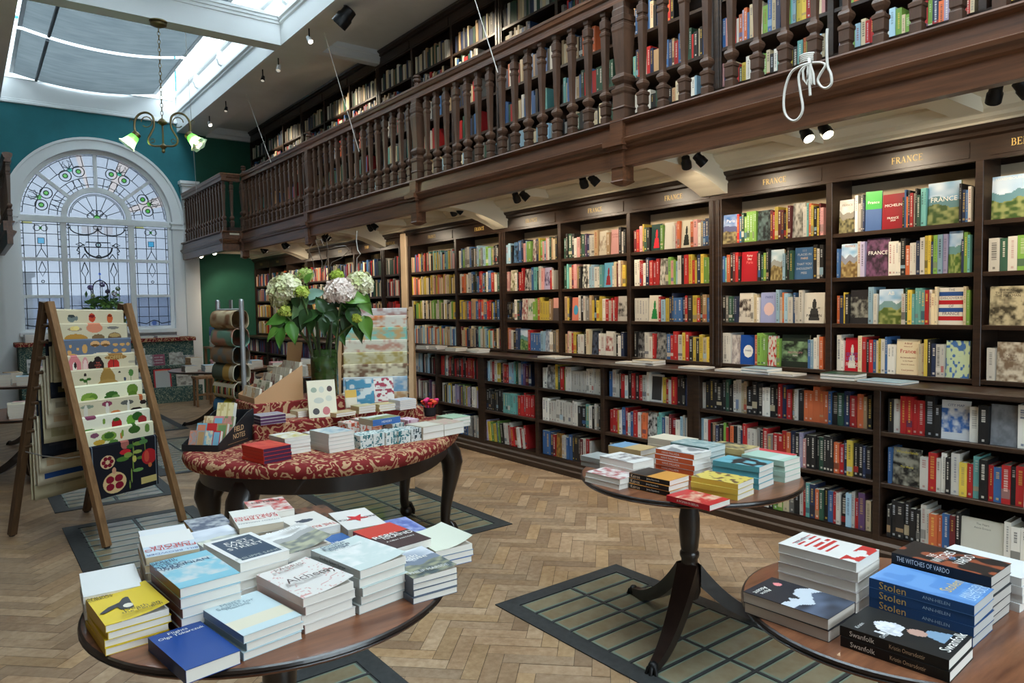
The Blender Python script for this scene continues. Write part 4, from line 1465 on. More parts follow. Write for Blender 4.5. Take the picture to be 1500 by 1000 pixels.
# the short return that faces the room
mb = MB()
mb.prismX([(11.06 + a, b) for a, b in FASC], XG2 - .02, XG + .03)
tag(mb.build('gallery_fascia', None, ('gallery_wood',)), 'narrow wood return fascia where the gallery steps forward', 'fascia')
# plaster ribs, haunches and cornice under the gallery (structure)
mb = MB()
mb.prismY([(4.46, 2.418), (4.34, 2.418), (4.34, 2.43), (4.30, 2.44), (4.30, 2.46), (4.26, 2.475), (4.22, 2.515), (4.22, 2.529), (4.46, 2.529)], .4, YE - .01)
mb.prismY([(XG + .087, 2.45), (XG + .13, 2.45), (XG + .16, 2.49), (XG + .2, 2.5), (XG + .2, 2.529), (XG + .087, 2.529)], .4, 11.0)
S('cornice_1', mb, 'cream_paint')
mb = MB()
for yb in BAYS[1:]:
    pr_ = [(XG + .09, 2.529), (XG + .09, 2.43)]
    for i in range(9):
        u = i / 8
        pr_.append((XG + .16 + u * .80, 2.43 - .16 * u ** 2.4))
    pr_ += [(4.40, 2.27), (4.40, 2.529)]
    n = len(pr_)
    y0, y1 = yb - .11, yb + .11
    vs = [(x, y0, z) for x, z in pr_] + [(x, y1, z) for x, z in pr_]
    fs = [(i, (i + 1) % n, n + (i + 1) % n, n + i) for i in range(n)] + [tuple(reversed(range(n))), tuple(range(n, 2 * n))]
    mb.add(vs, fs)
for k in range(15):
    y = .68 + .8667 * k
    if min(abs(y - b) for b in BAYS) > .2:
        mb.box(XG + .09, 4.25, y - .07, y + .07, 2.455, 2.529)
S('rib_plaster', mb, 'cream_paint') if False else S('trim_6', mb, 'cream_paint')

# ------------------------------------------------------------------ balustrade
BP = [(.026, 0), (.026, .055), (.021, .062), (.021, .068), (.026, .075), (.026, .125), (.030, .13), (.030, .145), (.018, .155), (.015, .165), (.026, .185), (.030, .20), (.026, .215), (.016, .225), (.014, .24),
      (.022, .58), (.026, .59), (.026, .605), (.020, .612), (.020, .625), (.026, .632), (.026, .68), (.018, .69), (.016, .705), (.022, .715), (.022, .735)]
NP = [(.05, 0), (.05, .07), (.056, .08), (.05, .09), (.05, .165), (.056, .18), (.058, .2), (.04, .215), (.036, .23), (.05, .25), (.056, .27), (.05, .285), (.036, .30), (.036, .31), (.052, .56), (.055, .575), (.055, .60), (.05, .605), (.05, .62), (.055, .625), (.055, .66), (.05, .665), (.05, .70), (.045, .71), (.045, .74)]
RAIL = [(-.04, 0), (-.04, .02), (-.03, .028), (-.03, .05), (-.045, .06), (-.05, .085), (-.055, .09), (-.055, .105), (-.045, .115), (-.02, .12), (.02, .12), (.045, .115), (.055, .105), (.055, .09), (.045, .06), (.03, .05), (.03, .028), (.04, .02), (.04, 0)]
ZB = ZF1
SCB = (ZR - .12 - ZB) / .74


def baluster(par, x, y):
    mb = MB()
    mb.sq([(r, z * SCB) for r, z in BP], (x, y, ZB))
    return mb.build('baluster', par, ('turned_wood',))


def newel(par, x, y, drop=True):
    mb = MB()
    mb.sq([(r, z * SCB) for r, z in NP], (x, y, ZB))
    o = mb.build('newel_post', par, ('turned_wood',))
    if drop:
        d = MB()
        d.box(x - .075, x - .02, y - .055, y + .055, ZF0 - .005, ZF1 + .004)
        d.box(x - .095, x - .02, y - .075, y + .075, ZF0 + .1, ZF0 + .125).box(x - .115, x - .02, y - .085, y + .085, ZF0 + .125, ZF0 + .165).box(x - .09, x - .02, y - .07, y + .07, ZF0 + .165, ZF0 + .185)
        d.sq([(.012, 0), (.03, .008), (.052, .022), (.056, .028), (.050, .036), (.050, .19)], (x - .018, y, 2.25))
        d.build('pendant_drop', o, ('gallery_wood',))
    k = MB()
    k.lathe([(.028, 0), (.028, .03), (.02, .035), (.02, .04), (.034, .05), (.038, .06), (.034, .072), (.024, .078), (.036, .088), (.036, .10), (.02, .112)], 14, (x, y, ZR - .001))
    k.build('finial', o, ('turned_wood',), smooth=40)
    return o


bal = thing('balustrade', 'long turned wood balustrade along the upper gallery', 'balustrade', (XG, 0, ZB))
xc = XG + .035
MB().prismY([(xc + a, ZR - .12 + b) for a, b in RAIL], -.5, 11.0).build('handrail', bal, ('gallery_wood',), smooth=30)
proto = None
for k, yb in enumerate(BAYS):
    if k < 4:
        for j in range(1, 16):
            y = yb + 2.6 * j / 16
            q = proj((xc, y, ZB + .1))
            if q[2] > 0 and q[0] < 1560:
                if proto is None:
                    proto = baluster(bal, xc, y)
                    py0 = y
                else:
                    o = proto.copy()
                    COL.objects.link(o)
                    o.parent = bal
                    o.location = (0, y - py0, 0)
    newel(bal, xc, yb if yb < 11 else 11.0)
# stepped bay beside the window
bal2 = thing('balustrade', 'short balustrade of the gallery bay beside the arched window', 'balustrade', (XG2, 12, ZB))
xc2 = XG2 + .035
MB().prismY([(xc2 + a, ZR - .12 + b) for a, b in RAIL], 11.06, 13.42).prismX([(11.11 + a, ZR - .12 + b) for a, b in RAIL], XG2 + .0, XG + .0).build('handrail', bal2, ('gallery_wood',), smooth=30)
for j in range(15):
    o = proto.copy()
    COL.objects.link(o)
    o.parent = bal2
    o.location = Vector((xc2 - xc, 11.11 + j * .157 - py0, 0)) + Vector(bal.location) - Vector(bal2.location)
for x in (3.29,):
    o = proto.copy()
    COL.objects.link(o)
    o.parent = bal2
    o.location = Vector((x - xc, 11.11 - py0, 0)) + Vector(bal.location) - Vector(bal2.location)
# far end of the matching gallery across the room
t = thing('balustrade', 'carved end of the opposite gallery at the frame edge beside the window', 'balustrade', (.56, 11.1, ZB))
xo = 2 * XC - XG2
MB().prismY([(xo - .03 - a, b) for a, b in FASC], 11.1, 13.4).build('fascia', t, ('gallery_wood',))
MB().prismY([(xo - .035 + a, ZR - .12 + b) for a, b in RAIL], 11.1, 13.4).build('handrail', t, ('gallery_wood',), smooth=30)
for j in range(14):
    o = proto.copy()
    COL.objects.link(o)
    o.parent = t
    o.location = Vector((xo - .035 - xc, 11.16 + j * .157 - py0, 0)) + Vector(bal.location) - Vector(t.location)

# ------------------------------------------------------------------ lamps
def spot(loc, target, power, size=70, col=(1.0, .84, .62), blend=.6, radius=.03):
    l = bpy.data.lights.new('spot', 'SPOT')
    l.energy = power
    l.color = col
    l.spot_size = math.radians(size)
    l.spot_blend = blend
    l.shadow_soft_size = radius
    o = bpy.data.objects.new('spot', l)
    COL.objects.link(o)
    o.location = loc
    d = Vector(target) - Vector(loc)
    o.rotation_euler = d.to_track_quat('-Z', 'Y').to_euler()
    return o


def lamp_head(par, base, aim, r=.034, ln=.085, mname='black_metal', lit='bulb_dim'):
    base, aim = Vector(base), Vector(aim).normalized()
    q = aim.to_track_quat('Z', 'Y').to_matrix().to_4x4()
    M = Matrix.Translation(base) @ q
    mb = MB()
    mb.lathe([(r * .55, -ln * .5), (r * .8, -ln * .45), (r * .85, -ln * .1), (r, 0), (r, ln * .5), (r * .93, ln * .5), (r * .9, ln * .42)], 16, M=M)
    o = mb.build('lamp_head', par, (mname,), smooth=40)
    MB().lathe([(r * .86, ln * .43), (r * .6, ln * .455), (.002, ln * .46)], 14, M=M).build('lens', o, (lit,), smooth=60)
    return o


TW = [(1195, 190, 0), (1015, 232, 1), (862, 262, 2), (762, 285, 3), (668, 306, 4), (545, 330, 5), (478, 352, 6), (418, 358, 7), (387, 365, 8), (1478, 128, 9)]
names = ['lit twin spotlight under the gallery near the hanging rope loop', 'dark twin spotlight close to the France sign two before Belgium', 'twin spotlight just past the big hanging newel drop', 'twin spotlight with a glossy lens above the third France sign',
         'twin spotlight above the bays near the pale column', 'twin spotlight above the hydrangeas', 'single-file twin spotlight by the far hanging newel', 'small twin spotlight before the green wall', 'tiny twin spotlight at the gallery corner', 'dark spotlight at the frame edge under the gallery']
for (px, py, k) in TW:
    p = pz(px, py, 2.44)
    x = min(max(p.x, 3.56), 3.9)
    p = pX(px, py, x)
    p.z = 2.43
    t = thing('spotlight', names[k], 'spotlight', tuple(p), group='spotlights under the gallery')
    b = MB().box(p.x - .02, p.x + .02, p.y - .10, p.y + .10, 2.505, 2.5285)
    b.tube([(p.x, p.y - .055, 2.505), (p.x, p.y - .055, 2.45)], .006, 6).tube([(p.x, p.y + .055, 2.505), (p.x, p.y + .055, 2.45)], .006, 6)
    b.build('bracket', t, ('black_metal',))
    lit = 'bulb_warm' if k == 0 else 'bulb_dim'
    for s_ in (-1, 1):
        lamp_head(t, (p.x, p.y + s_ * .055, 2.425), (-.25, -.55, -.75) if k == 0 else (.6, s_ * .35, -.65), lit=lit)
    spot((p.x + .06, p.y - .05, 2.36), (4.45, p.y - .35, 1.72), 9.0, 112)
    spot((p.x + .06, p.y + .05, 2.36), (4.45, p.y + .45, 1.72), 9.0, 112)
    spot((p.x + .03, p.y, 2.35), (4.05, p.y + .1, .5), 9, 100)
for yy in (12.1, 12.9):
    spot((3.5, yy, 2.36), (4.2, 13.55, 1.3), 16, 90)
    t = thing('spotlight', 'bright spotlight under the gallery corner by the green wall, %s' % ('further from window' if yy < 12.5 else 'closer to window'), 'spotlight', (3.28, yy, 2.44), group='spotlights under the gallery')
    MB().box(3.26, 3.30, yy - .03, yy + .03, 2.50, 2.5285).tube([(3.28, yy, 2.5), (3.28, yy, 2.44)], .006, 6).build('bracket', t, ('black_metal',))
    lamp_head(t, (3.28, yy, 2.42), (.1, -.6, -.6), lit='bulb_warm')
# spotlights along the soffit of the roof well
HS = [(505, 22, .085, .21, 'black_metal', 'big dark cylinder spotlight up beside the roof well', 'bulb_dim'), (453, 55, .028, .09, 'white_paint', 'small white spotlight by the plaster gallery beam', 'bulb_warm'),
      (408, 97, .028, .09, 'white_paint', 'small white spotlight beyond the plaster gallery beam', 'bulb_dim'), (385, 113, .026, .08, 'black_metal', 'small bronze spotlight under the soffit above the wires', 'bulb_dim'),
      (331, 158, .026, .08, 'black_metal', 'dark soffit spotlight before the shining one', 'bulb_dim'), (307, 179, .03, .08, 'white_paint', 'brightly shining soffit spotlight near the teal wall', 'bulb_warm')]
for px, py, r, ln, mn, lb, lit in HS:
    p = pz(px, py, 4.66)
    zt = ZCEIL - .001
    if p.x < 3.66:
        p = pz(px, py, 4.5)
        zt = ZWELL - .001 if p.x < 3.62 else zt
    z = p.z
    t = thing('spotlight', lb, 'spotlight', (p.x, p.y, z), group='spotlights along the roof well')
    MB().tube([(p.x, p.y, z), (p.x, p.y, zt)], .008, 6).build('stem', t, ('black_metal',))
    lamp_head(t, (p.x, p.y, z - .02), (-.5, .5, -.75) if r > .06 else ((.1, -.55, -.7) if lit == 'bulb_warm' else (-.25, -.35, -.8)), r, ln, mn, lit)
for y in (12.2, 9.6, 6.6, 4.0, 1.5):
    spot((3.72, y, 4.6), (4.45, y - .4, 3.5), 55, 95)

# ------------------------------------------------------------------ chandelier
cx, cy = 1.82, 8.5
CZ = -.07
ch = thing('chandelier', 'bronze chandelier with green glass bell shades hanging from the tie beam', 'chandelier', (cx, cy, 4.6))
MB().lathe([(.02, -.07), (.05, -.06), (.08, -.045), (.085, -.03), (.07, -.02), (.09, -.01), (.09, 0)], 20, (cx, cy, 4.6)).build('ceiling_rose', ch, ('brass',), smooth=40)
mb = MB()
z = 4.53
k = 0
while z > 3.56:
    pts = []
    for i in range(10):
        a = 2 * PI * i / 10
        dx, dz = .013 * math.cos(a), .027 * math.sin(a)
        pts.append((cx + (dx if k % 2 else 0), cy + (0 if k % 2 else dx), z - .022 + dz))
    mb.tube(pts, .0035, 5, closed=True)
    z -= .042
    k += 1
mb.build('chain', ch, ('brass',))
mb = MB()
mb.lathe([(.008, 3.27), (.02, 3.285), (.012, 3.31), (.03, 3.33), (.04, 3.345), (.02, 3.36), (.01, 3.37), (.01, 3.56), (.02, 3.57), (.045, 3.585), (.05, 3.60), (.03, 3.625), (.012, 3.64)], 14, (cx, cy, CZ))
mb.build('stem', ch, ('brass',), smooth=40)
for s_ in (-1, 1):
    mb = MB()
    dxy = Vector((.87 * s_, -.5 * s_, 0))

    def A(r, z):
        return (cx + dxy.x * r, cy + dxy.y * r, z + CZ)
    mb.tube(smooth_path([A(.02, 3.345), A(.10, 3.345), A(.14, 3.37), A(.15, 3.42), A(.12, 3.48), A(.09, 3.54), A(.085, 3.60)]), .011, 6)
    mb.tube(smooth_path([A(.085, 3.60), A(.10, 3.665), A(.16, 3.70), A(.23, 3.68), A(.275, 3.62), A(.285, 3.54), A(.27, 3.47)]), .012, 6)
    mb.tube([A(.16 + .055 * math.cos(a), 3.60 + .055 * math.sin(a)) for a in [i * .55 for i in range(11)]], .006, 5)
    mb.tube([A(.105 + .022 * math.cos(a), 3.40 + .022 * math.sin(a)) for a in [i * .6 for i in range(10)]], .004, 5)
    mb.tube([A(.28, 3.6), A(.32, 3.63), A(.335, 3.60)], .005, 5)
    arm = mb.build('arm', ch, ('brass',), smooth=50)
    c0 = Vector(A(.272, 3.46))
    aim = (dxy * (.62 if s_ < 0 else .8) + Vector((-.1, -.2, -.8))).normalized()
    M = Matrix.Translation(c0) @ aim.to_track_quat('Z', 'Y').to_matrix().to_4x4()
    MB().lathe([(.03, -.03), (.045, -.02), (.045, .015), (.03, .02)], 14, M=M).build('gallery_cup', arm, ('brass',), smooth=40)
    sh = MB()
    n = 24
    prof = [(.038, .01, .1), (.05, .03, .05), (.058, .07, .1), (.064, .10, .35), (.075, .13, .8), (.095, .15, 1.0)]
    for q in range(len(prof) - 1):
        (r0, z0, t0), (r1, z1, t1) = prof[q], prof[q + 1]
        for i in range(n):
            a, b = 2 * PI * i / n, 2 * PI * (i + 1) / n
            w = .010 if q == len(prof) - 2 else 0
            ra, rb = r1 + w * math.cos(6 * a), r1 + w * math.cos(6 * b)
            sh.add([(r0 * math.cos(a), r0 * math.sin(a), z0), (r0 * math.cos(b), r0 * math.sin(b), z0), (rb * math.cos(b), rb * math.sin(b), z1), (ra * math.cos(a), ra * math.sin(a), z1)], [(0, 1, 2, 3)], mix((.03, .5, .03, 1), (.8, .95, .7, 1), (t0 + t1) / 2 - .05), M=M)
    sh.build('glass_shade', arm, ('shade_glass',), smooth=60)
    MB().lathe([(.005, .03), (.02, .05), (.028, .085), (.02, .115), (.004, .125)], 12, M=M).build('bulb', arm, ('bulb_warm',), smooth=60)
    l = bpy.data.lights.new('lamp', 'POINT')
    l.energy = 6
    l.color = (1, .85, .6)
    l.shadow_soft_size = .04
    o = bpy.data.objects.new('lamp', l)
    COL.objects.link(o)
    o.location = M @ Vector((0, 0, .15))

# ------------------------------------------------------------------ wires and ropes
def wire(a, b, label, r=.004, m='rope'):
    o = MB().tube([a, b], r, 5).build('blind_cord', None, (m,))
    return tag(o, label, 'cord', 'cords of the roof blinds')


wire(pX(472, 38, 3.40).lerp(pX(472, 38, 3.40), 0), pX(526, 222, 3.33), 'white blind cord slanting from the roof well past the knobbed newels')
wire(pX(357, 128, 3.44), pX(397, 238, 3.33), 'white blind cord slanting down to the far railing by the window')
wire(pX(692, -12, 3.40), pX(729, 106, 3.33), 'white blind cord slanting across the handrail between the newels')
wire(pY(268, 0, 9.4), pY(288, 285, 11.3), 'thin vertical cord hanging near the lit green lamp shade', .003)


def rope_loop(pts, label, r=.0065):
    o = MB().tube(smooth_path(pts), r, 6).build('rope_loop', None, ('rope',), smooth=60)
    return tag(o, label, 'rope', 'ropes tied to the railing')


def pg(x, y, X=XG - .075):
    return pX(x, y, X)


rope_loop([pg(1188, 92), pg(1170, 98), pg(1158, 108), pg(1150, 130), pg(1148, 155), pg(1152, 170), pg(1162, 177), pg(1171, 172), pg(1176, 158), pg(1172, 132), pg(1170, 112), pg(1176, 100), pg(1187, 94)], 'long pale rope loop hanging over the gallery fascia')
rope_loop([pg(1190, 92), pg(1203, 92), pg(1209, 96), pg(1202, 108), pg(1198, 118), pg(1203, 127), pg(1211, 129), pg(1218, 122), pg(1217, 108), pg(1212, 95), pg(1211, 60), pg(1212, 42)], 'shorter pale rope loop beside the tied knot')
mb = MB()
for k in range(5):
    c = pX(1185, 82 + k * 2.6, XG + .035)
    mb.tube([(c.x + .043 * math.cos(a), c.y + .043 * math.sin(a), c.z) for a in [i * PI / 6 for i in range(12)]], .006, 5, closed=True)
for dx in (-5, 2, 6):
    mb.tube([pg(1184 + dx * .3, 92), pg(1181 + dx, 104), pg(1182 + dx, 116), pg(1187 + dx, 124), pg(1188 + dx * .6, 108), pg(1187, 94)], .006, 5)
mb.tube([pg(1187, 94), pg(1187, 108), pg(1186, 125), pg(1187, 140)], .007, 5)
mb.tube([pX(1185, 86, XG + .0), pX(1185, 88, XG - .03), pX(1186, 90, XG - .06), pg(1187, 95)], .008, 6)
tag(mb.build('rope_knot', None, ('rope',), smooth=60), 'pale rope wound round a baluster foot with small loops', 'rope', 'ropes tied to the railing')
o = MB().tube([pX(523, 338, XG - .05), pX(522, 352, XG - .05), pX(524, 366, XG - .05), pX(528, 372, XG - .05), pX(523, 378, XG - .05), pX(522, 400, XG - .05)], .006, 6).build('rope_end', None, ('rope',), smooth=60)
tag(o, 'thin grey cord hanging below the fascia above the hydrangeas', 'rope', 'ropes tied to the railing')
# ------------------------------------------------------------------ paperbacks and stacks
INK = C(34, 32, 36)


def paperback(name, label, group, x, y, z, w, h, t, rot, c1, spine=None, style='plain', c2=None, lines=(), flip=False, lift=0.0, seed=1, top=True, spine_text=None, cat='book', pagec=None, res=(40, 58), sink=C(235, 230, 215)):
    """a closed book lying flat; local x runs spine -> fore-edge, local y to the head"""
    r = thing(name, label, cat, (x, y, z), math.radians(rot) + (PI if flip else 0), group)
    M = RotZ(r.rotation_euler.z, (x, y, z))
    page = pagec or C(228, 222, 212)
    c1 = tuple(v * .84 for v in c1[:3]) + (1,)
    c2 = tuple(v * .84 for v in c2[:3]) + (1,) if c2 else c1
    sp = spine or c1
    cv, pg = MB(), MB()
    cv.M = pg.M = M
    a, b = w / 2, h / 2
    k = .0012
    cv.box(-a, a, -b, b, 0, k, c1)
    cv.box(-a, -a + k, -b, b, k, t - k, sp)
    pg.box(-a + k, a - .0015, -b + .001, b - .001, k, t - k, page)
    if top:
        def fn(u, v):
            q = max(0.0, u - .25) / .75
            return (-a + w * u, -b + h * v, t + lift * q * q * (1.25 - .5 * v))
        cv.sheet(fn, res[0], res[1], art(style, c1, c2, seed))
        cv.box(-a, -a + .25 * w, -b, b, t - k, t - .0002, c1)
        if lift < .001:
            cv.box(-a + .25 * w, a, -b, b, t - k, t - .0002, c1)
        else:
            cv.sheet(lambda u, v: tuple(Vector(fn(u, v)) - Vector((0, 0, .0006))), 8, 4, lambda u, v: C(236, 234, 228), flip=True)
        for L in lines:
            s, uu, vv, ww, hh, cc = L
            ww, hh = min(.96, ww * 1.3), hh * 1.35
            zz = t + .0007 + lift * (max(0, uu + ww * .35 - .25) / .75) ** 2 * 1.25
            cv.text(s, (-a + w * uu, -b + h * vv, zz), (1, 0, 0), (0, 1, 0), ww * w, hh * h, cc)
    else:
        cv.box(-a, a, -b, b, t - k, t, c1)
    if spine_text:
        for s, vv, ln, hh, cc in spine_text:
            cv.text(s, (-a - .0006, b - h * vv, t * .5), (0, -1, 0), (0, 0, 1), ln * h, hh * t, cc)
    cv.build('cover', r, ('gloss',))
    pg.build('page_block', r, ('matte',))
    return r


NTH = ['', 'second', 'third', 'fourth', 'fifth', 'sixth', 'seventh', 'eighth']


def stack(table, group, desc, n, t, w, h, x, y, z0, rot, c1, jit=.004, under=None, ut=None, **kw):
    """n copies of one title; desc names the top cover"""
    r = random.Random(int(x * 1000 + y * 777))
    z = z0
    tb = ut or t
    for k in range(n):
        last = k == n - 1
        th = t if last else tb
        jx, jy, jr = r.uniform(-jit, jit), r.uniform(-jit, jit), r.uniform(-1.2, 1.2)
        i = n - 1 - k
        if last:
            paperback('paperback', '%s on %s' % (desc, table), group, x, y, z, w, h, th, rot, c1, seed=int(x * 100) + 3, **kw)
        else:
            q = dict(kw)
            for s_ in ('lines', 'style', 'lift', 'c2'):
                q.pop(s_, None)
            paperback('paperback', '%s book down below the %s' % (NTH[i], desc), group, x + jx, y + jy, z, w, h, th, rot + jr, under or c1, top=False, **q)
        z += th + .0003
    return z


def at(px, py, z):
    return pz(px, py, z)


# ------------------------------------------------------------------ tables
def rim_top(mb, c, r, z, t, m=0, n=64):
    mb.lathe([(r - .03, z - t), (r - .006, z - t + .003), (r, z - t + .009), (r - .004, z - t * .5), (r, z - .008), (r - .005, z - .001), (r - .012, z)], n, (c[0], c[1], 0), m=m)


def tripod_table(name, label, c, r, z, feet, th=.028, dark_edge=True):
    t = thing(name, label, 'table', (c[0], c[1], 0))
    mb = MB()
    rim_top(mb, c, r, z, th)
    tp_ = mb.build('table_top', t, ('rose_wood',), smooth=30)
    if dark_edge:
        eg = MB()
        arc_ = [(r - .004, z - th + .008), (r + .003, z - th + .012), (r + .0005, z - th * .5), (r + .003, z - .010), (r + .001, z - .004), (r - .006, z - .001)]
        vs_e = [(c[0] + q * math.cos(2 * PI * i / 64), c[1] + q * math.sin(2 * PI * i / 64), zz) for q, zz in arc_ for i in range(64)]
        eg.add(vs_e, [(k * 64 + i, k * 64 + (i + 1) % 64, (k + 1) * 64 + (i + 1) % 64, (k + 1) * 64 + i) for k in range(5) for i in range(64)])
        eg.build('dark_rim', tp_, ('ebony_wood',), smooth=40)
    col = MB()
    col.lathe([(.10, z - th), (.10, z - th - .02), (.05, z - th - .028), (.034, z - .065), (.034, z - .09), (.038, z - .14), (.047, z - .20), (.047, z - .27), (.041, z - .33), (.037, z - .35), (.044, z - .36), (.044, z - .375), (.037, z - .39), (.038, z - .41), (.045, z - .43), (.045, z - .445), (.05, z - .46), (.05, z - .54), (.04, z - .57), (.02, z - .58)], 24, (c[0], c[1], 0))
    col.build('column', t, ('ebony_wood',), smooth=40)
    for fx, fy in feet:
        d = Vector((fx - c[0], fy - c[1], 0))
        L = d.length
        d.normalize()
        s = Vector((-d.y, d.x, 0))
        prof = []
        N = 14
        for i in range(N + 1):
            u = i / N
            rr = .035 + (L - .035) * u
            zz = .235 * (1 - u) ** 1.9 + .028
            thk = .034 * (1 - u) + .016
            wd = .028 * (1 - u) + .018
            prof.append((rr, zz, thk, wd))
        vs, fs = [], []
        for rr, zz, tk, wd in prof:
            p = Vector((c[0], c[1], 0)) + d * rr
            for a, b in ((-1, -1), (1, -1), (1, 1), (-1, 1)):
                vs.append(p + s * (a * wd) + Vector((0, 0, max(.006, zz + b * tk))))
        for i in range(N):
            for k in range(4):
                l = (k + 1) % 4
                fs.append((i * 4 + k, i * 4 + l, i * 4 + 4 + l, i * 4 + 4 + k))
        fs += [(3, 2, 1, 0), (N * 4, N * 4 + 1, N * 4 + 2, N * 4 + 3)]
        lg = MB().add(vs, fs).build('leg', t, ('ebony_wood',), smooth=45)
        tip = Vector((c[0], c[1], 0)) + d * (L + .01)
        q = MB()
        q.lathe([(.012, .002), (.02, .008), (.024, .022), (.02, .04), (.012, .05)], 10, (tip.x, tip.y, 0))
        for a in (-.8, 0, .8):
            dd = d * math.cos(a) + s * math.sin(a)
            q.tube([tip + Vector((0, 0, .04)), tip + dd * .022 + Vector((0, 0, .028)), tip + dd * .03 + Vector((0, 0, .005))], .008, 6)
        q.build('paw_foot', lg, ('black_metal',), smooth=60)
    return t


TF, TM, TR = (.667, 1.965), (2.585, 2.055), (1.825, .80)
ZT, ZM = .73, .72
tripod_table('round_table', 'round mahogany table piled with paperbacks around the yellow bird cover', TF, .475, ZT, [(.667, 2.36), (.35, 1.78), (.98, 1.78)])
tripod_table('round_table', 'round tripod pedestal table standing alone on the glass floor light', TM, .487, ZM, [(2.672, 2.472), (2.161, 1.898), (2.951, 1.87)])
tripod_table('round_table', 'round dark table holding the blue-spined stack in the frame corner', TR, .375, ZT, [(1.825, 1.18), (1.5, .62), (2.15, .62)])

WH = C(230, 227, 220)
G1 = 'paperbacks on the round table with the yellow cover'
T1 = 'crowded round table'


def s1(desc, n, t, w, h, x, y, rot, c1, **kw):
    return stack(T1, G1, desc, n, t, w, h, x, y, ZT, rot, c1, **kw)


BK, NV, RD, GY = INK, C(30, 58, 96), C(190, 40, 44), C(120, 124, 130)
s1('yellow cover with a black bird', 4, .0168, .135, .205, .285, 1.905, 4, C(226, 196, 52), spine=C(206, 170, 40), style='plain', lift=.012,
   lines=[('ANDREY', .2, .93, .32, .055, C(60, 50, 40)), ('KURKOV', .2, .865, .32, .055, C(60, 50, 40)), ('Death and', .66, .16, .5, .065, C(70, 60, 40)), ('the Penguin', .62, .08, .6, .065, C(70, 60, 40))])
s1('plain pale cover behind the yellow cover', 4, .0185, .13, .19, .277, 2.085, -4, C(226, 226, 224), style='plain')
s1('pale blue cover with a mountain picture', 5, .0238, .142, .232, .437, 1.897, 5, C(126, 188, 206), spine=C(96, 44, 44), style='photo', c2=C(200, 206, 206), under=C(190, 206, 214),
   lines=[('SERHII', .2, .94, .3, .05, NV), ('PLOKHY', .22, .885, .34, .05, NV), ('THE', .16, .83, .16, .04, NV), ('RUSSO-', .28, .775, .44, .06, NV), ('UKRAINIAN', .42, .71, .7, .06, NV), ('WAR', .2, .65, .26, .06, NV)])
s1('white cover with red capitals set upside down', 6, .021, .13, .205, .428, 2.13, -6, C(228, 226, 222), style='half', c2=C(196, 210, 222), flip=True, pagec=C(196, 178, 150),
   lines=[('BILL BROWDER', .5, .93, .8, .05, C(70, 100, 150)), ('FREEZING', .5, .74, .84, .08, C(190, 60, 60)), ('ORDER', .5, .63, .6, .08, C(190, 60, 60))])
s1('navy cover with white spaced letters', 5, .0238, .138, .228, .59, 1.975, 8, C(232, 230, 226), spine=C(220, 216, 208), style='frame', c2=C(34, 62, 88),
   lines=[('EAST', .5, .76, .55, .07, WH), ('WEST', .52, .65, .55, .07, WH), ('STREET', .52, .53, .72, .07, WH), ('PHILIPPE SANDS', .5, .13, .78, .05, C(170, 176, 170))])
s1('pale sky cover between the navy and grey covers', 4, .024, .13, .19, .575, 2.195, 4, C(214, 218, 222), style='land', c2=C(180, 190, 206))
s1('white edge cover at the far rim', 4, .022, .13, .19, .46, 2.335, -6, C(222, 224, 226), style='plain')
s1('white and pale blue seascape cover', 3, .018, .142, .217, .512, 1.695, 9, C(196, 214, 218), spine=C(126, 150, 168), style='band', c2=C(222, 214, 190),
   lines=[("Man's", .42, .88, .3, .055, C(120, 140, 150)), ('Search for', .46, .81, .5, .055, C(120, 140, 150)), ('Meaning', .46, .74, .42, .055, C(120, 140, 150))])
s1('royal blue cover alone at the rim', 1, .03, .117, .215, .376, 1.665, 8, C(22, 66, 140), spine=C(18, 44, 92), style='plain', lines=[('Flights', .5, .91, .4, .055, WH), ('Olga Tokarczuk', .52, .83, .66, .055, WH)])
s1('white cover with red sketch ornaments', 4, .0215, .142, .228, .660, 1.735, 9, C(226, 220, 214), spine=C(206, 176, 168), style='sketch', c2=C(200, 90, 80), lift=.012,
   lines=[('S.J.', .44, .92, .12, .04, C(110, 80, 70)), ('PARRIS', .5, .84, .7, .06, C(110, 80, 70)), ('Alchemy', .55, .4, .85, .13, C(70, 50, 46))])
s1('pale green ship cover with dark lettering', 5, .0222, .146, .23, .815, 1.75, 9, C(206, 216, 212), spine=C(190, 196, 196), style='photo', c2=C(232, 232, 228), lift=.008,
   lines=[('Goodbye', .4, .93, .5, .06, NV), ('Eastern', .4, .86, .5, .06, NV), ('Europe', .4, .79, .46, .06, NV), ('An Intimate History', .5, .7, .6, .03, GY)], spine_text=[('Goodbye Eastern Europe', .45, .7, .5, INK)])
s1('dark grey mountain-house cover', 4, .0165, .133, .2, .965, 1.695, -2, C(96, 106, 122), spine=C(90, 96, 110), style='land', c2=C(150, 160, 176), lift=.006,
   lines=[('Finski', .4, .72, .5, .08, WH), ('House', .5, .62, .5, .08, WH), ('PHILIP MARSDEN', .5, .12, .8, .06, C(200, 200, 200))])
s1('red and brown cover with white stencil letters', 3, .026, .133, .226, 1.005, 1.92, 5, C(74, 56, 56), spine=C(190, 70, 60), style='half', c2=C(206, 66, 54),
   lines=[('REBEL', .4, .52, .55, .08, WH), ('ISLAND', .6, .44, .6, .08, WH), ('A NEW HISTORY', .5, .28, .7, .03, WH)])
s1('blue lettered cover tucked behind the ship cover', 3, .02, .125, .2, .862, 1.99, 2, C(56, 100, 160), style='band', c2=C(210, 150, 90), lines=[('THE', .5, .6, .2, .08, WH), ('ISTANBUL', .5, .48, .7, .09, WH), ('SERIES', .5, .36, .5, .09, WH)])
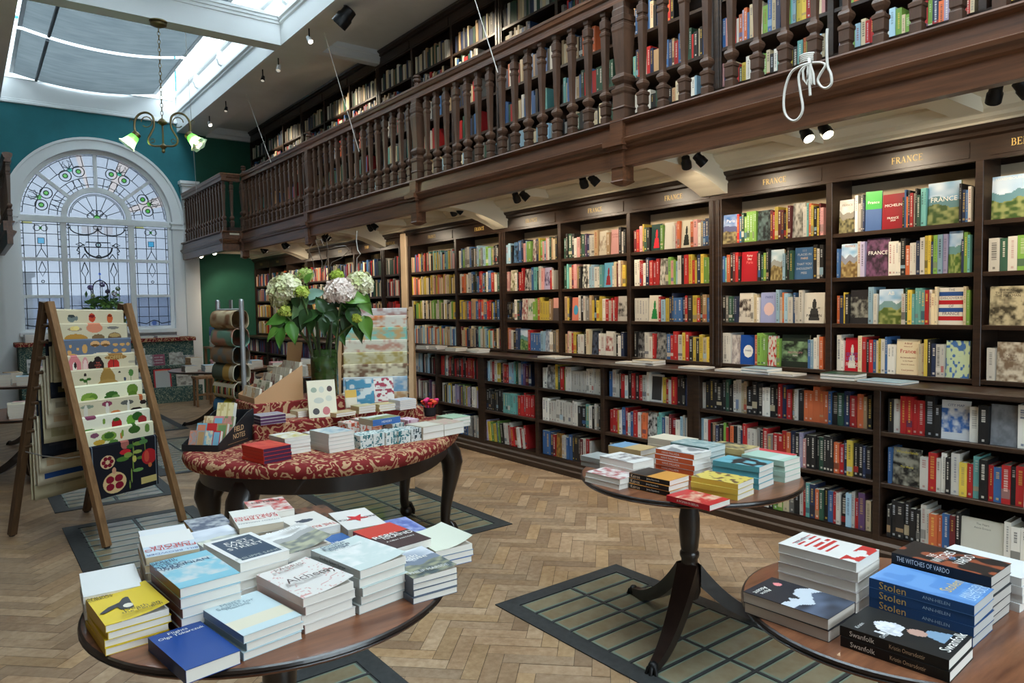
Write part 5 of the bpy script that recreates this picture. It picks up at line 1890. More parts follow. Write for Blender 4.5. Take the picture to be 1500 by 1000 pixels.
s1('grey landscape cover with a curling corner', 4, .0255, .133, .208, .732, 2.0, 5, C(150, 152, 154), style='land', c2=C(196, 192, 186), lift=.018,
   lines=[('BORDER', .5, .78, .8, .07, C(226, 226, 224))])
s1('white cover with red letters and a bear', 4, .0205, .125, .2, .858, 2.205, 2, C(226, 220, 212), style='spot', c2=C(70, 76, 90), flip=True, lines=[('THE RUSSIA', .5, .85, .85, .09, C(190, 70, 64))])
s1('white cover with red upside-down capitals by the far rim', 5, .0235, .13, .205, .705, 2.25, -8, C(228, 224, 216), style='plain', flip=True, pagec=C(206, 192, 170),
   lines=[('EASTERN', .5, .6, .8, .09, C(196, 66, 66)), ('APPROACHES', .5, .48, .9, .09, C(196, 66, 66)), ('FITZROY MACLEAN', .5, .8, .7, .04, GY)])
s1('thick white cover with a red star', 3, .045, .127, .213, 1.0, 2.15, -7, C(228, 222, 216), style='plain', flip=True, ut=.016, under=C(196, 150, 150), pagec=C(204, 190, 172),
   lines=[('RED NOTICE', .5, .5, .8, .06, INK)])
s1('white cover with a red tower print at the rim', 5, .02, .13, .19, .80, 2.41, -8, C(224, 214, 204), style='photo', c2=C(190, 60, 60), flip=True, lines=[('BERLIN', .5, .2, .6, .08, C(60, 60, 60))])
s1('dark blue photo cover at the far rim', 4, .02, .12, .19, .605, 2.395, -2, C(60, 76, 104), style='photo', c2=C(176, 180, 186), flip=True, pagec=C(196, 170, 130))
s1('brown patterned cover by the far rim', 3, .02, .115, .17, .945, 2.36, -4, C(120, 76, 54), style='photo', c2=C(60, 40, 30))
s1('periwinkle blue figure cover at the rim', 2, .02, .12, .19, 1.125, 2.08, -4, C(92, 110, 176), style='photo', c2=C(160, 170, 214))
s1('pale yellow-green cover with a bent corner', 3, .018, .125, .2, 1.135, 1.86, -4, C(222, 224, 206), style='plain', lift=.02, under=C(90, 120, 170))

G2 = 'paperbacks on the pedestal table'
T2 = 'pedestal table'


def s2(desc, n, t, w, h, x, y, rot, c1, **kw):
    return stack(T2, G2, desc, n, t, w, h, x, y, ZM, rot, c1, **kw)


s2('white cover with red brush print', 2, .022, .13, .2, 2.205, 2.165, 2, C(226, 220, 214), style='photo', c2=C(170, 70, 70), flip=True)
s2('white cover with a black engraving', 3, .029, .135, .205, 2.335, 2.205, 0, C(228, 224, 218), style='photo', c2=C(120, 110, 110), flip=True)
s2('black and orange cover', 3, .0215, .135, .205, 2.275, 1.965, 4, C(214, 150, 70), spine=C(36, 32, 32), style='half', c2=C(52, 48, 46), flip=False,
   spine_text=[('Kairos', .16, .24, .6, C(226, 200, 170)), ('Jenny Erpenbeck', .6, .5, .4, WH)])
s2('white cover with an orange spine', 5, .0232, .133, .205, 2.545, 2.055, 3, C(224, 220, 214), spine=C(206, 92, 50), style='blot', c2=C(140, 140, 140), pagec=C(226, 222, 214), spine_text=[('HANS FALLADA', .4, .6, .4, WH)])
s2('red-edged illustrated cover', 1, .022, .133, .2, 2.235, 1.735, 2, C(196, 50, 50), spine=C(186, 34, 44), style='photo', c2=C(226, 190, 160), spine_text=[('A WOMAN IN BERLIN', .5, .5, .4, WH)])
s2('yellow doodled cover with a blue band', 3, .0215, .137, .205, 2.425, 1.76, 8, C(220, 196, 96), spine=C(210, 176, 70), style='floral', c2=C(120, 90, 60))
s2('turquoise cover with a black leaf print', 4, .0235, .137, .21, 2.625, 1.80, 8, C(112, 176, 188), spine=C(84, 150, 160), style='blot', c2=C(40, 44, 46))
s2('pale green cover beside the turquoise cover', 4, .023, .133, .205, 2.815, 1.79, 2, C(176, 206, 190), style='band', c2=C(200, 216, 206))
s2('bright red cover at the table edge', 3, .0225, .13, .2, 2.965, 1.89, -2, C(206, 70, 76), style='plain')
s2('yellow and black skyline cover', 4, .024, .135, .205, 2.86, 2.02, 4, C(196, 176, 120), style='photo', c2=C(60, 60, 60))
s2('grey green photo cover', 5, .0235, .135, .21, 2.705, 2.1, 3, C(120, 150, 150), style='photo', c2=C(190, 200, 196), pagec=C(206, 218, 216))
s2('thick cream cover at the far edge', 3, .033, .135, .21, 2.80, 2.325, 4, C(222, 208, 184), style='plain')
s2('small grey hardback at the table edge', 2, .024, .12, .18, 2.40, 2.42, 2, C(160, 164, 162), style='plain')
s2('tan and blue cover', 3, .026, .13, .2, 2.575, 2.39, 4, C(200, 170, 120), style='half', c2=C(120, 160, 190))

G3 = 'paperbacks on the corner table'
T3 = 'corner table'


def s3(desc, n, t, w, h, x, y, rot, c1, **kw):
    return stack(T3, G3, desc, n, t, w, h, x, y, ZT, rot, c1, jit=.003, **kw)


s3('black cover with a white flower', 2, .0225, .147, .217, 1.60, .69, 4, C(36, 36, 36), spine=C(26, 24, 24), style='bloom', c2=C(196, 196, 204), under=C(30, 28, 28),
   lines=[('Swanfolk', .62, .09, .72, .075, WH), ('Kristin', .2, .86, .26, .03, C(200, 200, 200)), ('Omarsdottir', .25, .6, .36, .04, C(200, 200, 200))], spine_text=[('Swanfolk', .22, .24, .5, WH), ('Kristin Omarsdottir', .64, .32, .4, C(196, 170, 140))])
s3('dark cover with a white mountain', 2, .0265, .137, .213, 1.573, .925, 3, C(44, 44, 50), style='peaks', c2=C(200, 206, 214), flip=True, pagec=C(186, 176, 166),
   lines=[('Alpine', .72, .18, .3, .05, WH), ('Ascent', .72, .12, .3, .05, WH)])
s3('blue cover with gold title lettering', 4, .0238, .135, .223, 1.787, .715, 3, C(92, 140, 200), spine=C(40, 78, 128), style='blot', c2=C(110, 156, 212), under=C(40, 78, 128), pagec=C(190, 188, 184),
   lines=[('Stolen', .62, .32, .5, .085, C(206, 180, 110)), ('ANN-HELEN', .6, .14, .6, .06, C(190, 214, 236)), ('LAESTADIUS', .6, .07, .6, .06, C(190, 214, 236))],
   spine_text=[('Stolen', .24, .36, .72, C(226, 190, 104)), ('ANN-HELEN', .66, .28, .3, C(170, 200, 226)), ('LAESTADIUS', .69, .3, .3, C(170, 200, 226))][:2])
s3('black and rust cover with white title', 5, .0242, .135, .222, 1.925, .725, 1, C(40, 34, 34), spine=C(24, 28, 38), style='blot', c2=C(150, 78, 52), under=C(60, 62, 66), pagec=C(190, 184, 176),
   lines=[('THE', .36, .66, .16, .05, WH), ('WITCHES', .46, .56, .6, .075, WH), ('OF', .5, .47, .12, .05, C(120, 170, 214)), ('VARDO', .56, .37, .5, .08, WH)], spine_text=[('THE WITCHES OF VARDO', .33, .55, .5, WH)])
s3('white cover with red striped print', 5, .025, .137, .203, 1.765, .955, 4, C(224, 220, 214), style='bars', c2=C(196, 56, 52), flip=True, under=C(210, 200, 196),
   lines=[('Lapvona', .5, .15, .6, .07, GY)])
s3('white cover half out of the frame', 4, .021, .135, .21, 2.085, .70, -3, C(226, 226, 224), style='plain')
# black bird on the yellow cover, red star on the white cover: printed marks
def decal(x, y, z, pts, col, host, m='gloss'):
    MB().add([(x + a, y + b, z) for a, b in pts], [tuple(range(len(pts)))], col).build('printed_motif', host, (m,))


def find(label):
    return [o for o in COL.objects if o.get('label', '').startswith(label)][0]


h_ = find('yellow cover with a black bird on')
zz = h_.location.z + .0168 + .0022
bx, by = h_.location.x, h_.location.y
decal(bx, by, zz, [(-.062, -.034), (-.052, -.038), (-.022, -.014), (-.018, -.036), (0, -.044), (.018, -.034), (.022, -.010), (.05, -.006), (.064, .006), (.05, .012), (.02, .012), (.012, .034), (.004, .04), (-.004, .034), (-.014, .012), (-.04, -.004)], C(44, 46, 56), h_)
decal(bx, by, zz + .0003, [(.011 * math.cos(i * .7), -.02 + .014 * math.sin(i * .7)) for i in range(9)], C(214, 206, 190), h_)
h_ = find('thick white cover with a red star on')
zz = h_.location.z + .045 + .0016
pts = []
for i in range(10):
    rr = .042 if i % 2 == 0 else .016
    a = PI / 2 + PI * i / 5 + .5
    pts.append((rr * math.cos(a), rr * math.sin(a)))
sm = MB()
for i in range(10):
    j = (i + 1) % 10
    sm.add([(h_.location.x, h_.location.y, zz), (h_.location.x + pts[i][0], h_.location.y + pts[i][1], zz), (h_.location.x + pts[j][0], h_.location.y + pts[j][1], zz)], [(0, 1, 2)], C(196, 46, 50))
sm.build('printed_motif', h_, ('gloss',))

# ------------------------------------------------------------------ magazines on the counter ledge
LED = [(640, 505, 'thin white magazines by the pale column end', 2, 'w'), (625, 508, 'grey booklets at the far end of the ledge', 2, 'g'), (668, 512, 'cream booklet pair on the ledge', 2, 'c'), (700, 516, 'white pair of hardbacks on the ledge', 2, 'w'),
       (812, 519, 'large thin white volume on the ledge', 1, 'w'), (925, 527, 'low white pair on the ledge below the train photo cover', 1, 'w'), (950, 523, 'squarish pale volume on the ledge', 2, 'c'), (1020, 533, 'thin white volume at the wide post', 1, 'w'),
       (1075, 539, 'white paperback below the blue disc cover', 1, 'w'), (1115, 539, 'pale blue pair below the garden cover', 2, 's'), (1150, 544, 'thin open-edged magazine on the ledge', 1, 'w'), (1235, 548, 'green-topped pair below the secret-life cover', 2, 'G'), (1300, 552, 'glossy plastic-wrapped volume on the ledge', 1, 's')]
for k, (px, py, lb, n, cc) in enumerate(LED):
    p = pz(px, py, 1.03)
    x = min(max(p.x, 4.225), 4.26)
    y = pX(px, py, x).y
    z = 1.011
    for i in range(n):
        w, h = (.19, .26) if 'large' in lb or 'glossy' in lb else (.15, .215)
        pos = '' if n == 1 else (' upper of two' if i == n - 1 else ' lower of two')
        paperback('paperback', lb + ',' + pos if pos else lb, 'flat books on the counter ledge', x, y, z, w, h, .012 + .006 * (n > 1), rnd.uniform(-6, 6), pc(cc, .95), spine=WH, style='plain', res=(3, 3), flip=True)
        z += .0125 + .006 * (n > 1)
# ------------------------------------------------------------------ damask display table
DC, DA, DB, DR, ZD = (1.72, 4.0), .885, .735, math.radians(45), .76


def oval(f=1.0, n=56, e=2.3):
    out = []
    for i in range(n):
        a = 2 * PI * i / n
        c, s = math.cos(a), math.sin(a)
        x = DA * f * math.copysign(abs(c) ** (2 / e), c)
        y = DB * f * math.copysign(abs(s) ** (2 / e), s)
        out.append((DC[0] + x * math.cos(DR) - y * math.sin(DR), DC[1] + x * math.sin(DR) + y * math.cos(DR)))
    return out


desk = thing('display_table', 'oval display table padded in red damask on dark claw-foot legs', 'table', (DC[0], DC[1], 0))
mb = MB()
rings = [(.965, ZD - .075), (.985, ZD - .07), (1.0, ZD - .045), (1.0, ZD - .025), (.99, ZD - .008), (.965, ZD)]
vs, n = [], 56
for f, z in rings:
    vs += [(x, y, z) for x, y in oval(f)]
fs = []
for k in range(len(rings) - 1):
    for i in range(n):
        j = (i + 1) % n
        fs.append((k * n + i, k * n + j, (k + 1) * n + j, (k + 1) * n + i))
fs += [tuple(reversed(range(n))), tuple(range((len(rings) - 1) * n, len(rings) * n))]
mb.add(vs, fs)
mb.build('padded_top', desk, ('red_damask',), smooth=50)
ap = MB()
o1, o2 = oval(.88), oval(.85)
ap.prismZ(oval(.90), ZD - .165, ZD - .076)
ap.build('apron', desk, ('ebony_wood',), smooth=40)


def cabriole(px, py, out):
    d = Vector((out[0], out[1], 0)).normalized()
    s = Vector((-d.y, d.x, 0))
    path = [(-.02, .64, .058), (.0, .60, .062), (.035, .54, .066), (.05, .49, .060), (.04, .40, .046), (.018, .30, .036), (.0, .20, .030), (-.006, .12, .026), (.01, .085, .028)]
    mb = MB()
    mb.tube([Vector((px, py, 0)) + d * a + Vector((0, 0, z)) for a, z, r in path], .04, 10, rs=[r * 1.15 for _, _, r in path])
    lg = mb.build('leg', desk, ('ebony_wood',), smooth=60)
    f = MB()
    c = Vector((px, py, 0)) + d * .02
    f.lathe([(.02, .004), (.036, .015), (.046, .04), (.04, .065), (.02, .08)], 12, tuple(c))
    for a in (-1.1, -.35, .35, 1.1):
        q = d * math.cos(a) + s * math.sin(a)
        f.tube([c + Vector((0, 0, .11)), c + q * .035 + Vector((0, 0, .09)), c + q * .053 + Vector((0, 0, .05)), c + q * .05 + Vector((0, 0, .018))], .012, 6)
    f.build('claw_foot', lg, ('ebony_wood',), smooth=60)


for fx, fy in ((2.42, 3.87), (2.44, 4.45), (1.085, 3.60), (1.06, 4.02)):
    cabriole(fx, fy, (fx - DC[0], fy - DC[1]))

# stepped risers covered in the same damask
r1 = MB().rbox(1.274, 2.37, 4.035, 4.62, ZD + .0005, ZD + .085, .006).build('display_riser', None, ('red_damask',))
tag(r1, 'long low riser covered in red damask on the display table', 'riser')
r2 = MB().rbox(1.345, 1.93, 4.27, 4.615, ZD + .0855, ZD + .172, .006).build('display_riser', None, ('red_damask',))
tag(r2, 'upper red damask riser under the card box and vase', 'riser')
Z1, Z2 = ZD + .0857, ZD + .1725
G4, T4 = 'goods on the damask table', 'damask table'


def s4(desc, n, t, w, h, px, py, rot, c1, z0=ZD + .001, **kw):
    ztop = z0 + n * t
    p = pz(px, py, ztop)
    return stack(T4, G4, desc, n, t, w, h, p.x, p.y, z0, rot, c1, jit=.003, **kw)


s4('bright red hardback cover', 4, .018, .15, .20, 390, 651, 12, C(204, 48, 40), spine=C(214, 60, 44), pagec=C(70, 40, 66), style='blot', c2=C(216, 80, 60))
s4('white cover with a yellow and green sketch', 5, .0165, .14, .18, 424, 637, 6, WH, style='photo', c2=C(206, 190, 110))
s4('white cover with a pink sketch', 4, .017, .13, .17, 470, 633, 6, WH, style='photo', c2=C(190, 140, 150))
s4('white cover with a pale blue sketch', 5, .0195, .15, .19, 486, 630, 8, C(214, 214, 206), style='photo', c2=C(150, 176, 190))
s4('beige card box with a white lid', 2, .036, .15, .16, 622, 621, 8, C(196, 184, 160), style='frame', c2=C(222, 216, 200))
s4('beige card box with a pink lid', 2, .033, .15, .17, 651, 617, 8, C(200, 186, 164), style='photo', c2=C(206, 170, 160))
s4('pale green booklet at the far rim', 3, .02, .14, .16, 664, 609, 6, C(170, 200, 170), style='plain')
# small patterned boxes in rows, and the larger memory game on top
bi = 0
BN = ['teal floral box by the white stack', 'teal floral box, second along the front', 'teal floral box, third along the front', 'teal floral box, fourth along the front', 'dark floral box at the row end', 'teal floral box of the rear row', 'pink floral box of the rear row', 'orange floral box behind the white stacks', 'orange floral box beside the memory game']
BPX = [(529, 645, 'teal'), (548, 642, 'teal'), (566, 640, 'teal'), (584, 638, 'teal'), (602, 635, 'dark'), (578, 628, 'teal'), (600, 622, 'pink'), (513, 627, 'orange'), (531, 622, 'orange')]
bxc = {'teal': (C(214, 220, 214), C(46, 110, 116)), 'dark': (C(206, 210, 206), C(40, 60, 66)), 'pink': (C(222, 196, 206), C(150, 70, 110)), 'orange': (C(220, 216, 206), C(200, 90, 60))}
for k, (px, py, cc) in enumerate(BPX):
    p = pz(px, py, ZD + .034)
    a, b = bxc[cc]
    if k >= 5:
        p.y += .02
    for lev in range(2):
        t = thing('gift_box', BN[k] + (', upper' if lev else ', lower') + ' of its pair', 'box', (p.x, p.y, ZD + .001 + lev * .0345), math.radians(6), 'small floral boxes on the damask table')
        M = RotZ(math.radians(6), (p.x, p.y, ZD + .001 + lev * .0345))
        bd, ld_ = MB(), MB()
        bd.M = ld_.M = M
        A = art('floral', a, b, k * 3 + lev)
        w, h = .038, .055
        bd.sheet(lambda u, v: (-w + 2 * w * u, -h, v * .024), 10, 4, lambda u, v: A(u, v * .3))
        bd.sheet(lambda u, v: (-w, h - 2 * h * u, v * .024), 12, 4, lambda u, v: A(v * .3, u))
        bd.box(-w + .0008, w, -h + .0008, h, 0, .024, a)
        ld_.box(-w - .001, w + .001, -h - .001, h + .001, .0242, .0338, a)
        ld_.sheet(lambda u, v: (-w + 2 * w * u, -h + 2 * h * v, .0341), 10, 14, A)
        ld_.sheet(lambda u, v: (-w + 2 * w * u, -h - .0014, .0245 + v * .009), 10, 2, lambda u, v: A(u, .2 + v * .1))
        bd.build('box_base', t, ('print',))
        ld_.build('box_lid', t, ('print',))
p = pz(556, 611, ZD + .105)
mem = thing('boxed_game', 'blue and white memory game box lying on the floral boxes', 'game', (p.x, p.y, ZD + .0715), math.radians(8), None)
M = RotZ(math.radians(8), (p.x, p.y, ZD + .0715))
mb = MB()
mb.M = M
mb.box(-.095, .095, -.07, .07, 0, .036, C(196, 190, 170), cols=[None, None, C(70, 110, 170), None, None, C(190, 186, 160)])
mb.sheet(lambda u, v: (-.09 + .18 * u, -.065 + .13 * v, .0365), 20, 16, art('land', C(110, 130, 80), C(190, 196, 180), 5))
mb.box(-.07, .07, -.0705, -.0702, .006, .03, C(70, 110, 170))
mb.text('MEMORY', (0, -.071, .018), (1, 0, 0), (0, 0, 1), .08, .012, WH)
mb.build('game_box', mem, ('gloss',))
# books and papers on the lower step
def s5(desc, n, t, w, h, px, py, rot, c1, z0=Z1, **kw):
    p = pz(px, py, z0 + n * t)
    return stack(T4, G4, desc, n, t, w, h, p.x, max(p.y, 4.04), z0, rot, c1, jit=.003, **kw)


s5('cover with a purple edge and dark bars', 3, .017, .15, .12, 394, 606, 4, C(216, 206, 200), spine=C(80, 56, 80), style='stripes', c2=C(70, 60, 80), pagec=C(90, 60, 90))
s5('flat cream leaflet beside the purple books', 2, .006, .12, .1, 425, 607, -8, C(206, 190, 160))
s5('cream wrapped card pack', 3, .012, .12, .1, 444, 600, 6, C(222, 206, 172), style='frame', c2=C(210, 190, 150))
s5('flat tan envelope pack', 2, .012, .14, .1, 510, 605, 10, C(206, 178, 130), style='frame', c2=C(216, 192, 146))
s5('pale yellow notecard pack before the blue bird book', 3, .015, .12, .1, 532, 593, 6, C(222, 206, 160), style='plain')
s5('yellow notecard pack, wider', 3, .014, .16, .1, 566, 590, 4, C(222, 202, 150), style='plain')
s5('white plastic wrapped card pack at the step end', 5, .012, .13, .12, 598, 586, 8, C(214, 214, 218), style='photo', c2=C(180, 186, 200))
p = pz(628, 591, Z1 + .03)
if False: tag(MB(C(150, 118, 84)).rbox(2.12, 2.36, 4.36, 4.56, Z1 + .001, Z1 + .03, .003).build('card_tray', None, ('print',)), 'flat brown board tray at the far end of the lower riser', 'tray')


def leaning(name, label, cat, px, py, z0, w, h, th, tilt, turn, c1, style, c2, lines=(), res=(24, 30), seed=4, dx=0, dy=0):
    """a book or pack standing on its lower edge, facing the camera and leaning back"""
    p = pz(px, py, z0) + Vector((dx, dy, 0))
    t = thing(name, label, cat, (p.x, p.y, z0), math.radians(turn), None)
    M = RotZ(math.radians(turn), (p.x, p.y, z0 + .001)) @ Matrix.Rotation(math.radians(-tilt), 4, 'X')
    cv, pg = MB(), MB()
    cv.M = pg.M = M
    A = art(style, c1, c2, seed)
    cv.sheet(lambda u, v: (-w / 2 + w * u, -.0006, h * v), res[0], res[1], A)
    cv.box(-w / 2, w / 2, 0, .002, 0, h, c1).box(-w / 2, -w / 2 + .002, .002, th, 0, h, c1).box(-w / 2, w / 2, th - .002, th, 0, h, c1)
    for s, uu, vv, ww, hh, cc in lines:
        cv.text(s, (-w / 2 + w * uu, -.0014, h * vv), (1, 0, 0), (0, 0, 1), ww * w, hh * h, cc)
    pg.box(-w / 2 + .002, w / 2 - .002, .002, th - .002, .002, h - .003, C(216, 206, 186))
    cv.build('cover', t, ('gloss',))
    pg.build('page_block', t, ('matte',))
    return t


def motif(col_list):
    def f(u, v):
        c = C(222, 210, 180)
        for cu, cv_, ru, rv, cc in col_list:
            if ((u - cu) / ru) ** 2 + ((v - cv_) / rv) ** 2 < 1:
                c = cc
        return c
    return f


t = leaning('print_pack', 'cream wrapped print pack with drawn jelly moulds leaning by the vase', 'print', 474, 611, Z1, .165, .225, .016, 16, -12, C(222, 212, 186), 'plain', C(200, 190, 160))
LP = leaning('picture_book', 'blue bird-cover notebook standing on the riser', 'book', 529, 592, Z1, .185, .17, .02, 10, -14, C(66, 138, 168), 'blot', C(206, 214, 210), [('WINTER', .5, .62, .3, .06, C(40, 44, 52)), ('BIRDS', .5, .54, .3, .06, C(40, 44, 52))], seed=12)
leaning('picture_book', 'white floral notebook standing beside the blue bird notebook', 'book', 561, 588.5, Z1, .165, .165, .02, 10, -10, C(226, 220, 210), 'floral', C(160, 50, 70), [('FLOWER', .5, .6, .36, .07, C(120, 40, 70)), ('CARDS', .5, .5, .36, .07, C(120, 40, 70))], seed=9)
leaning('picture_book', 'small yellow and cream card behind the wrapped print pack', 'card', 505, 598, Z1, .075, .115, .008, 12, -10, C(224, 214, 190), 'half', C(222, 180, 80), dx=.05)
# jelly mould drawings on the wrapped pack
cvm = [o for o in t.children if o.name.startswith('cover')][0]
mb = MB()
mb.M = RotZ(math.radians(-12), tuple(Vector(t.location) + Vector((0, 0, .001)))) @ Matrix.Rotation(math.radians(-16), 4, 'X')
for cu, cz_, ru, rz_, cc in ((-.045, .165, .018, .018, C(150, 160, 140)), (0, .165, .016, .022, C(196, 196, 180)), (.048, .168, .016, .02, C(80, 60, 56)), (-.02, .10, .03, .02, C(190, 190, 176)), (.04, .11, .02, .02, C(200, 198, 180)), (-.04, .035, .02, .022, C(70, 66, 66)), (.02, .035, .022, .028, C(190, 110, 110))):
    mb.add([(cu + ru * math.cos(i * PI / 6), -.0012, cz_ + rz_ * math.sin(i * PI / 6) * (1 if math.sin(i * PI / 6) > 0 else .8)) for i in range(12)], [tuple(range(12))], cc)
mb.build('printed_drawing', t, ('print',))

# ------------------------------------------------------------------ black counter display of notebooks
A0, B0, D0 = pz(320, 662, ZD), pz(282.5, 640, ZD), pz(373, 643, ZD)
ex = (D0 - A0)
ex.z = 0
wd = ex.length
ex.normalize()
ey = Vector((-ex.y, ex.x, 0))
dp = .21
bx = thing('counter_display', 'black card display box with tan capitals, full of notebooks', 'display box', (A0.x, A0.y, ZD + .001), math.atan2(ex.y, ex.x))
M = RotZ(bx.rotation_euler.z, tuple(bx.location))
# local x along the lettered side, local y across
BLK = C(34, 34, 36)
mb = MB(BLK)
mb.M = M
side = [(0, 0), (wd, 0), (wd, .175), (wd * .82, .165), (0, .035)]
for y0 in (0, dp - .004):
    n = 5
    vs = [(x, y0, z) for x, z in side] + [(x, y0 + .004, z) for x, z in side]
    mb.add(vs, [(i, (i + 1) % n, n + (i + 1) % n, n + i) for i in range(n)] + [tuple(range(n)), tuple(reversed(range(n, 2 * n)))], BLK)
mb.box(0, .004, .004, dp - .004, 0, .034, BLK).box(wd - .004, wd, .004, dp - .004, 0, .17, BLK).box(.004, wd - .004, .004, dp - .004, 0, .004, BLK)
mb.build('box_tray', bx, ('print',))
tx = MB()
R3 = M.to_3x3()
tx.text('FIELD', M @ Vector((wd * .56, -.0008, .09)), R3 @ Vector((1, 0, 0)), (0, 0, 1), .115, .027, C(226, 188, 140))
tx.text('NOTES', M @ Vector((wd * .56, -.0008, .052)), R3 @ Vector((1, 0, 0)), (0, 0, 1), .125, .027, C(226, 188, 140))
tx.box(wd * .25, wd * .8, -.0008, -.0006, .018, .0195, C(190, 150, 100), M=M)
tx.build('lettering', bx, ('print',))
NBC = [('red', C(190, 50, 50)), ('terracotta', C(206, 130, 100)), ('pink', C(210, 130, 130)), ('sky blue', C(120, 170, 190)), ('cream', C(222, 206, 170)), ('tan', C(176, 140, 96)), ('grey', C(150, 150, 150)), ('green', C(110, 140, 90))]
rn = random.Random(3)
k = 0
for row, (xx, hh, ny) in enumerate(((.02, .10, 4), (.075, .13, 3), (.13, .16, 3))):
    for j in range(ny):
        yy = .012 + (dp - .03) * (j + .5) / ny
        nm, cc = NBC[(k * 3 + row) % 8]
        t = thing('notebook', '%s pocket notebook, %s across in the %s row of the black box' % (nm, ORD[j], ['front', 'middle', 'rear'][row]), 'notebook', tuple(M @ Vector((xx, yy, .006))), bx.rotation_euler.z, 'notebooks in the black display box')
        w = (dp - .03) / ny - .003
        N = M @ Matrix.Translation((xx, yy, .006)) @ Matrix.Rotation(.32, 4, 'Y')
        b = MB()
        b.M = N
        A = art('photo' if k % 2 else 'frame', cc, NBC[(k + 3) % 8][1], k)
        b.box(0, .0012, -w / 2, w / 2, 0, hh, cc).box(.022, .0232, -w / 2, w / 2, 0, hh, cc)
        b.sheet(lambda u, v: (-.0005, w / 2 - w * u, hh * v), 10, 14, A)
        b.build('cover', t, ('gloss',))
        g = MB()
        g.M = N
        g.box(.0013, .0218, -w / 2 + .001, w / 2 - .001, .001, hh - .001, C(220, 214, 200))
        g.build('page_block', t, ('matte',))
        k += 1
# tall cream pads standing at the back of the black box
t = thing('notepad', 'tall cream pad standing at the back of the black notebook box', 'notepad', tuple(M @ Vector((.178, .10, .006))), bx.rotation_euler.z)
b = MB()
b.M = M @ Matrix.Translation((.185, .10, .006)) @ Matrix.Rotation(.28, 4, 'Y')
b.box(0, .03, -.05, .05, 0, .225, C(222, 208, 160), cols=[None, C(190, 150, 140), C(220, 216, 206), C(120, 130, 150), None, C(222, 208, 160)])
b.sheet(lambda u, v: (-.0006, .05 - .1 * u, .225 * v), 10, 20, art('floral', C(222, 208, 160), C(200, 180, 120), 4))
b.build('pad_block', t, ('print',))

# ------------------------------------------------------------------ brown card box with greeting cards
P0, P1 = pz(399, 575, Z2), pz(497, 572, Z2)
bxl = thing('card_box', 'brown card box with sloping sides holding rows of greeting cards', 'box', (1.36, 4.285, Z2), 0)
x0, x1, y0, y1 = 1.36, 1.66, 4.285, 4.60
hz = .215
mb = MB(C(190, 146, 104))
for ya in (y0, y1 - .004):
    pr = [(x0, Z2), (x1, Z2), (x1, Z2 + hz), (x0, Z2 + .035)]
    vs = [(x, ya, z) for x, z in pr] + [(x, ya + .004, z) for x, z in pr]
    mb.add(vs, [(i, (i + 1) % 4, 4 + (i + 1) % 4, 4 + i) for i in range(4)] + [(0, 1, 2, 3), (7, 6, 5, 4)])
mb.box(x0, x0 + .004, y0 + .004, y1 - .004, Z2, Z2 + .034).box(x1 - .004, x1, y0 + .004, y1 - .004, Z2, Z2 + .21).box(x0 + .004, x1 - .004, y0 + .004, y1 - .004, Z2, Z2 + .004)
mb.build('box_tray', bxl, ('print',))
for row in range(5):
    for j in range(4):
        xx = x0 + .02 + row * .055
        yy = y0 + .04 + j * .075
        t = MB()
        t.M = Matrix.Translation((xx, yy, Z2 + .005)) @ Matrix.Rotation(.2, 4, 'Y')
        cc = [C(216, 204, 180), C(170, 90, 70), C(90, 110, 120), C(206, 170, 120), C(110, 130, 90), C(120, 60, 56)][(row * 4 + j * 3) % 6]
        hgt = .085 + .037 * row
        t.box(0, .014, -.034, .034, 0, hgt, C(214, 204, 184))
        t.sheet(lambda u, v: (-.0006, .034 - .068 * u, hgt * v), 6, 8, art('photo', C(216, 206, 184), cc, row * 7 + j))
        o = t.build('greeting_card', None, ('print',))
        tag(o, 'pack of greeting cards, %s across, %s row up in the brown box' % (ORD[j], ORD[row]), 'card', 'greeting cards in the brown box')
# tall brown board behind the card box
tag(MB(C(176, 134, 92)).beam((1.70, 4.60, Z2 + .0), (1.76, 4.66, Z2 + .34), .10, .006).build('card_backboard', None, ('print',)), 'upright brown card board behind the greeting cards under the leaves', 'board')
# clear acrylic stand by the vase
t = MB().box(1.672, 1.678, 4.28, 4.36, Z2, Z2 + .20).build('acrylic_stand', None, ('clear_glass',))
tag(t, 'clear acrylic stand between the card box and the vase', 'stand')

# ------------------------------------------------------------------ vase of hydrangeas
VX, VY = 1.835, 4.36
vz = Z2 + .0008
vs_ = thing('glass_vase', 'tall dark green glass vase holding the hydrangeas', 'vase', (VX, VY, vz))
mb = MB()
mb.lathe([(.078, 0), (.085, .006), (.086, .30), (.083, .30), (.082, .012), (.0, .012)], 28, (VX, VY, vz))
mat('vase_green', C(22, 34, 18), .08, spec=.6, noise=C(52, 84, 34), grain=(3, 3, 16), coat=.5)
mb.build('vase_body', vs_, ('vase_green',), smooth=50)
MB().lathe([(.001, .285), (.081, .285)], 24, (VX, VY, vz)).build('water', vs_, ('vase_green',))
bq = thing('hydrangea_bouquet', 'big bouquet of white and lime hydrangeas with broad green leaves', 'flowers', (VX, VY, vz + .05))
DEP = proj((VX, VY, 1.4))[2]


def bp(px, py, back=0.0):
    """point of the bouquet seen at that direction, at the vase's own depth"""
    return CAM + _ray(px, py) * (DEP + back)


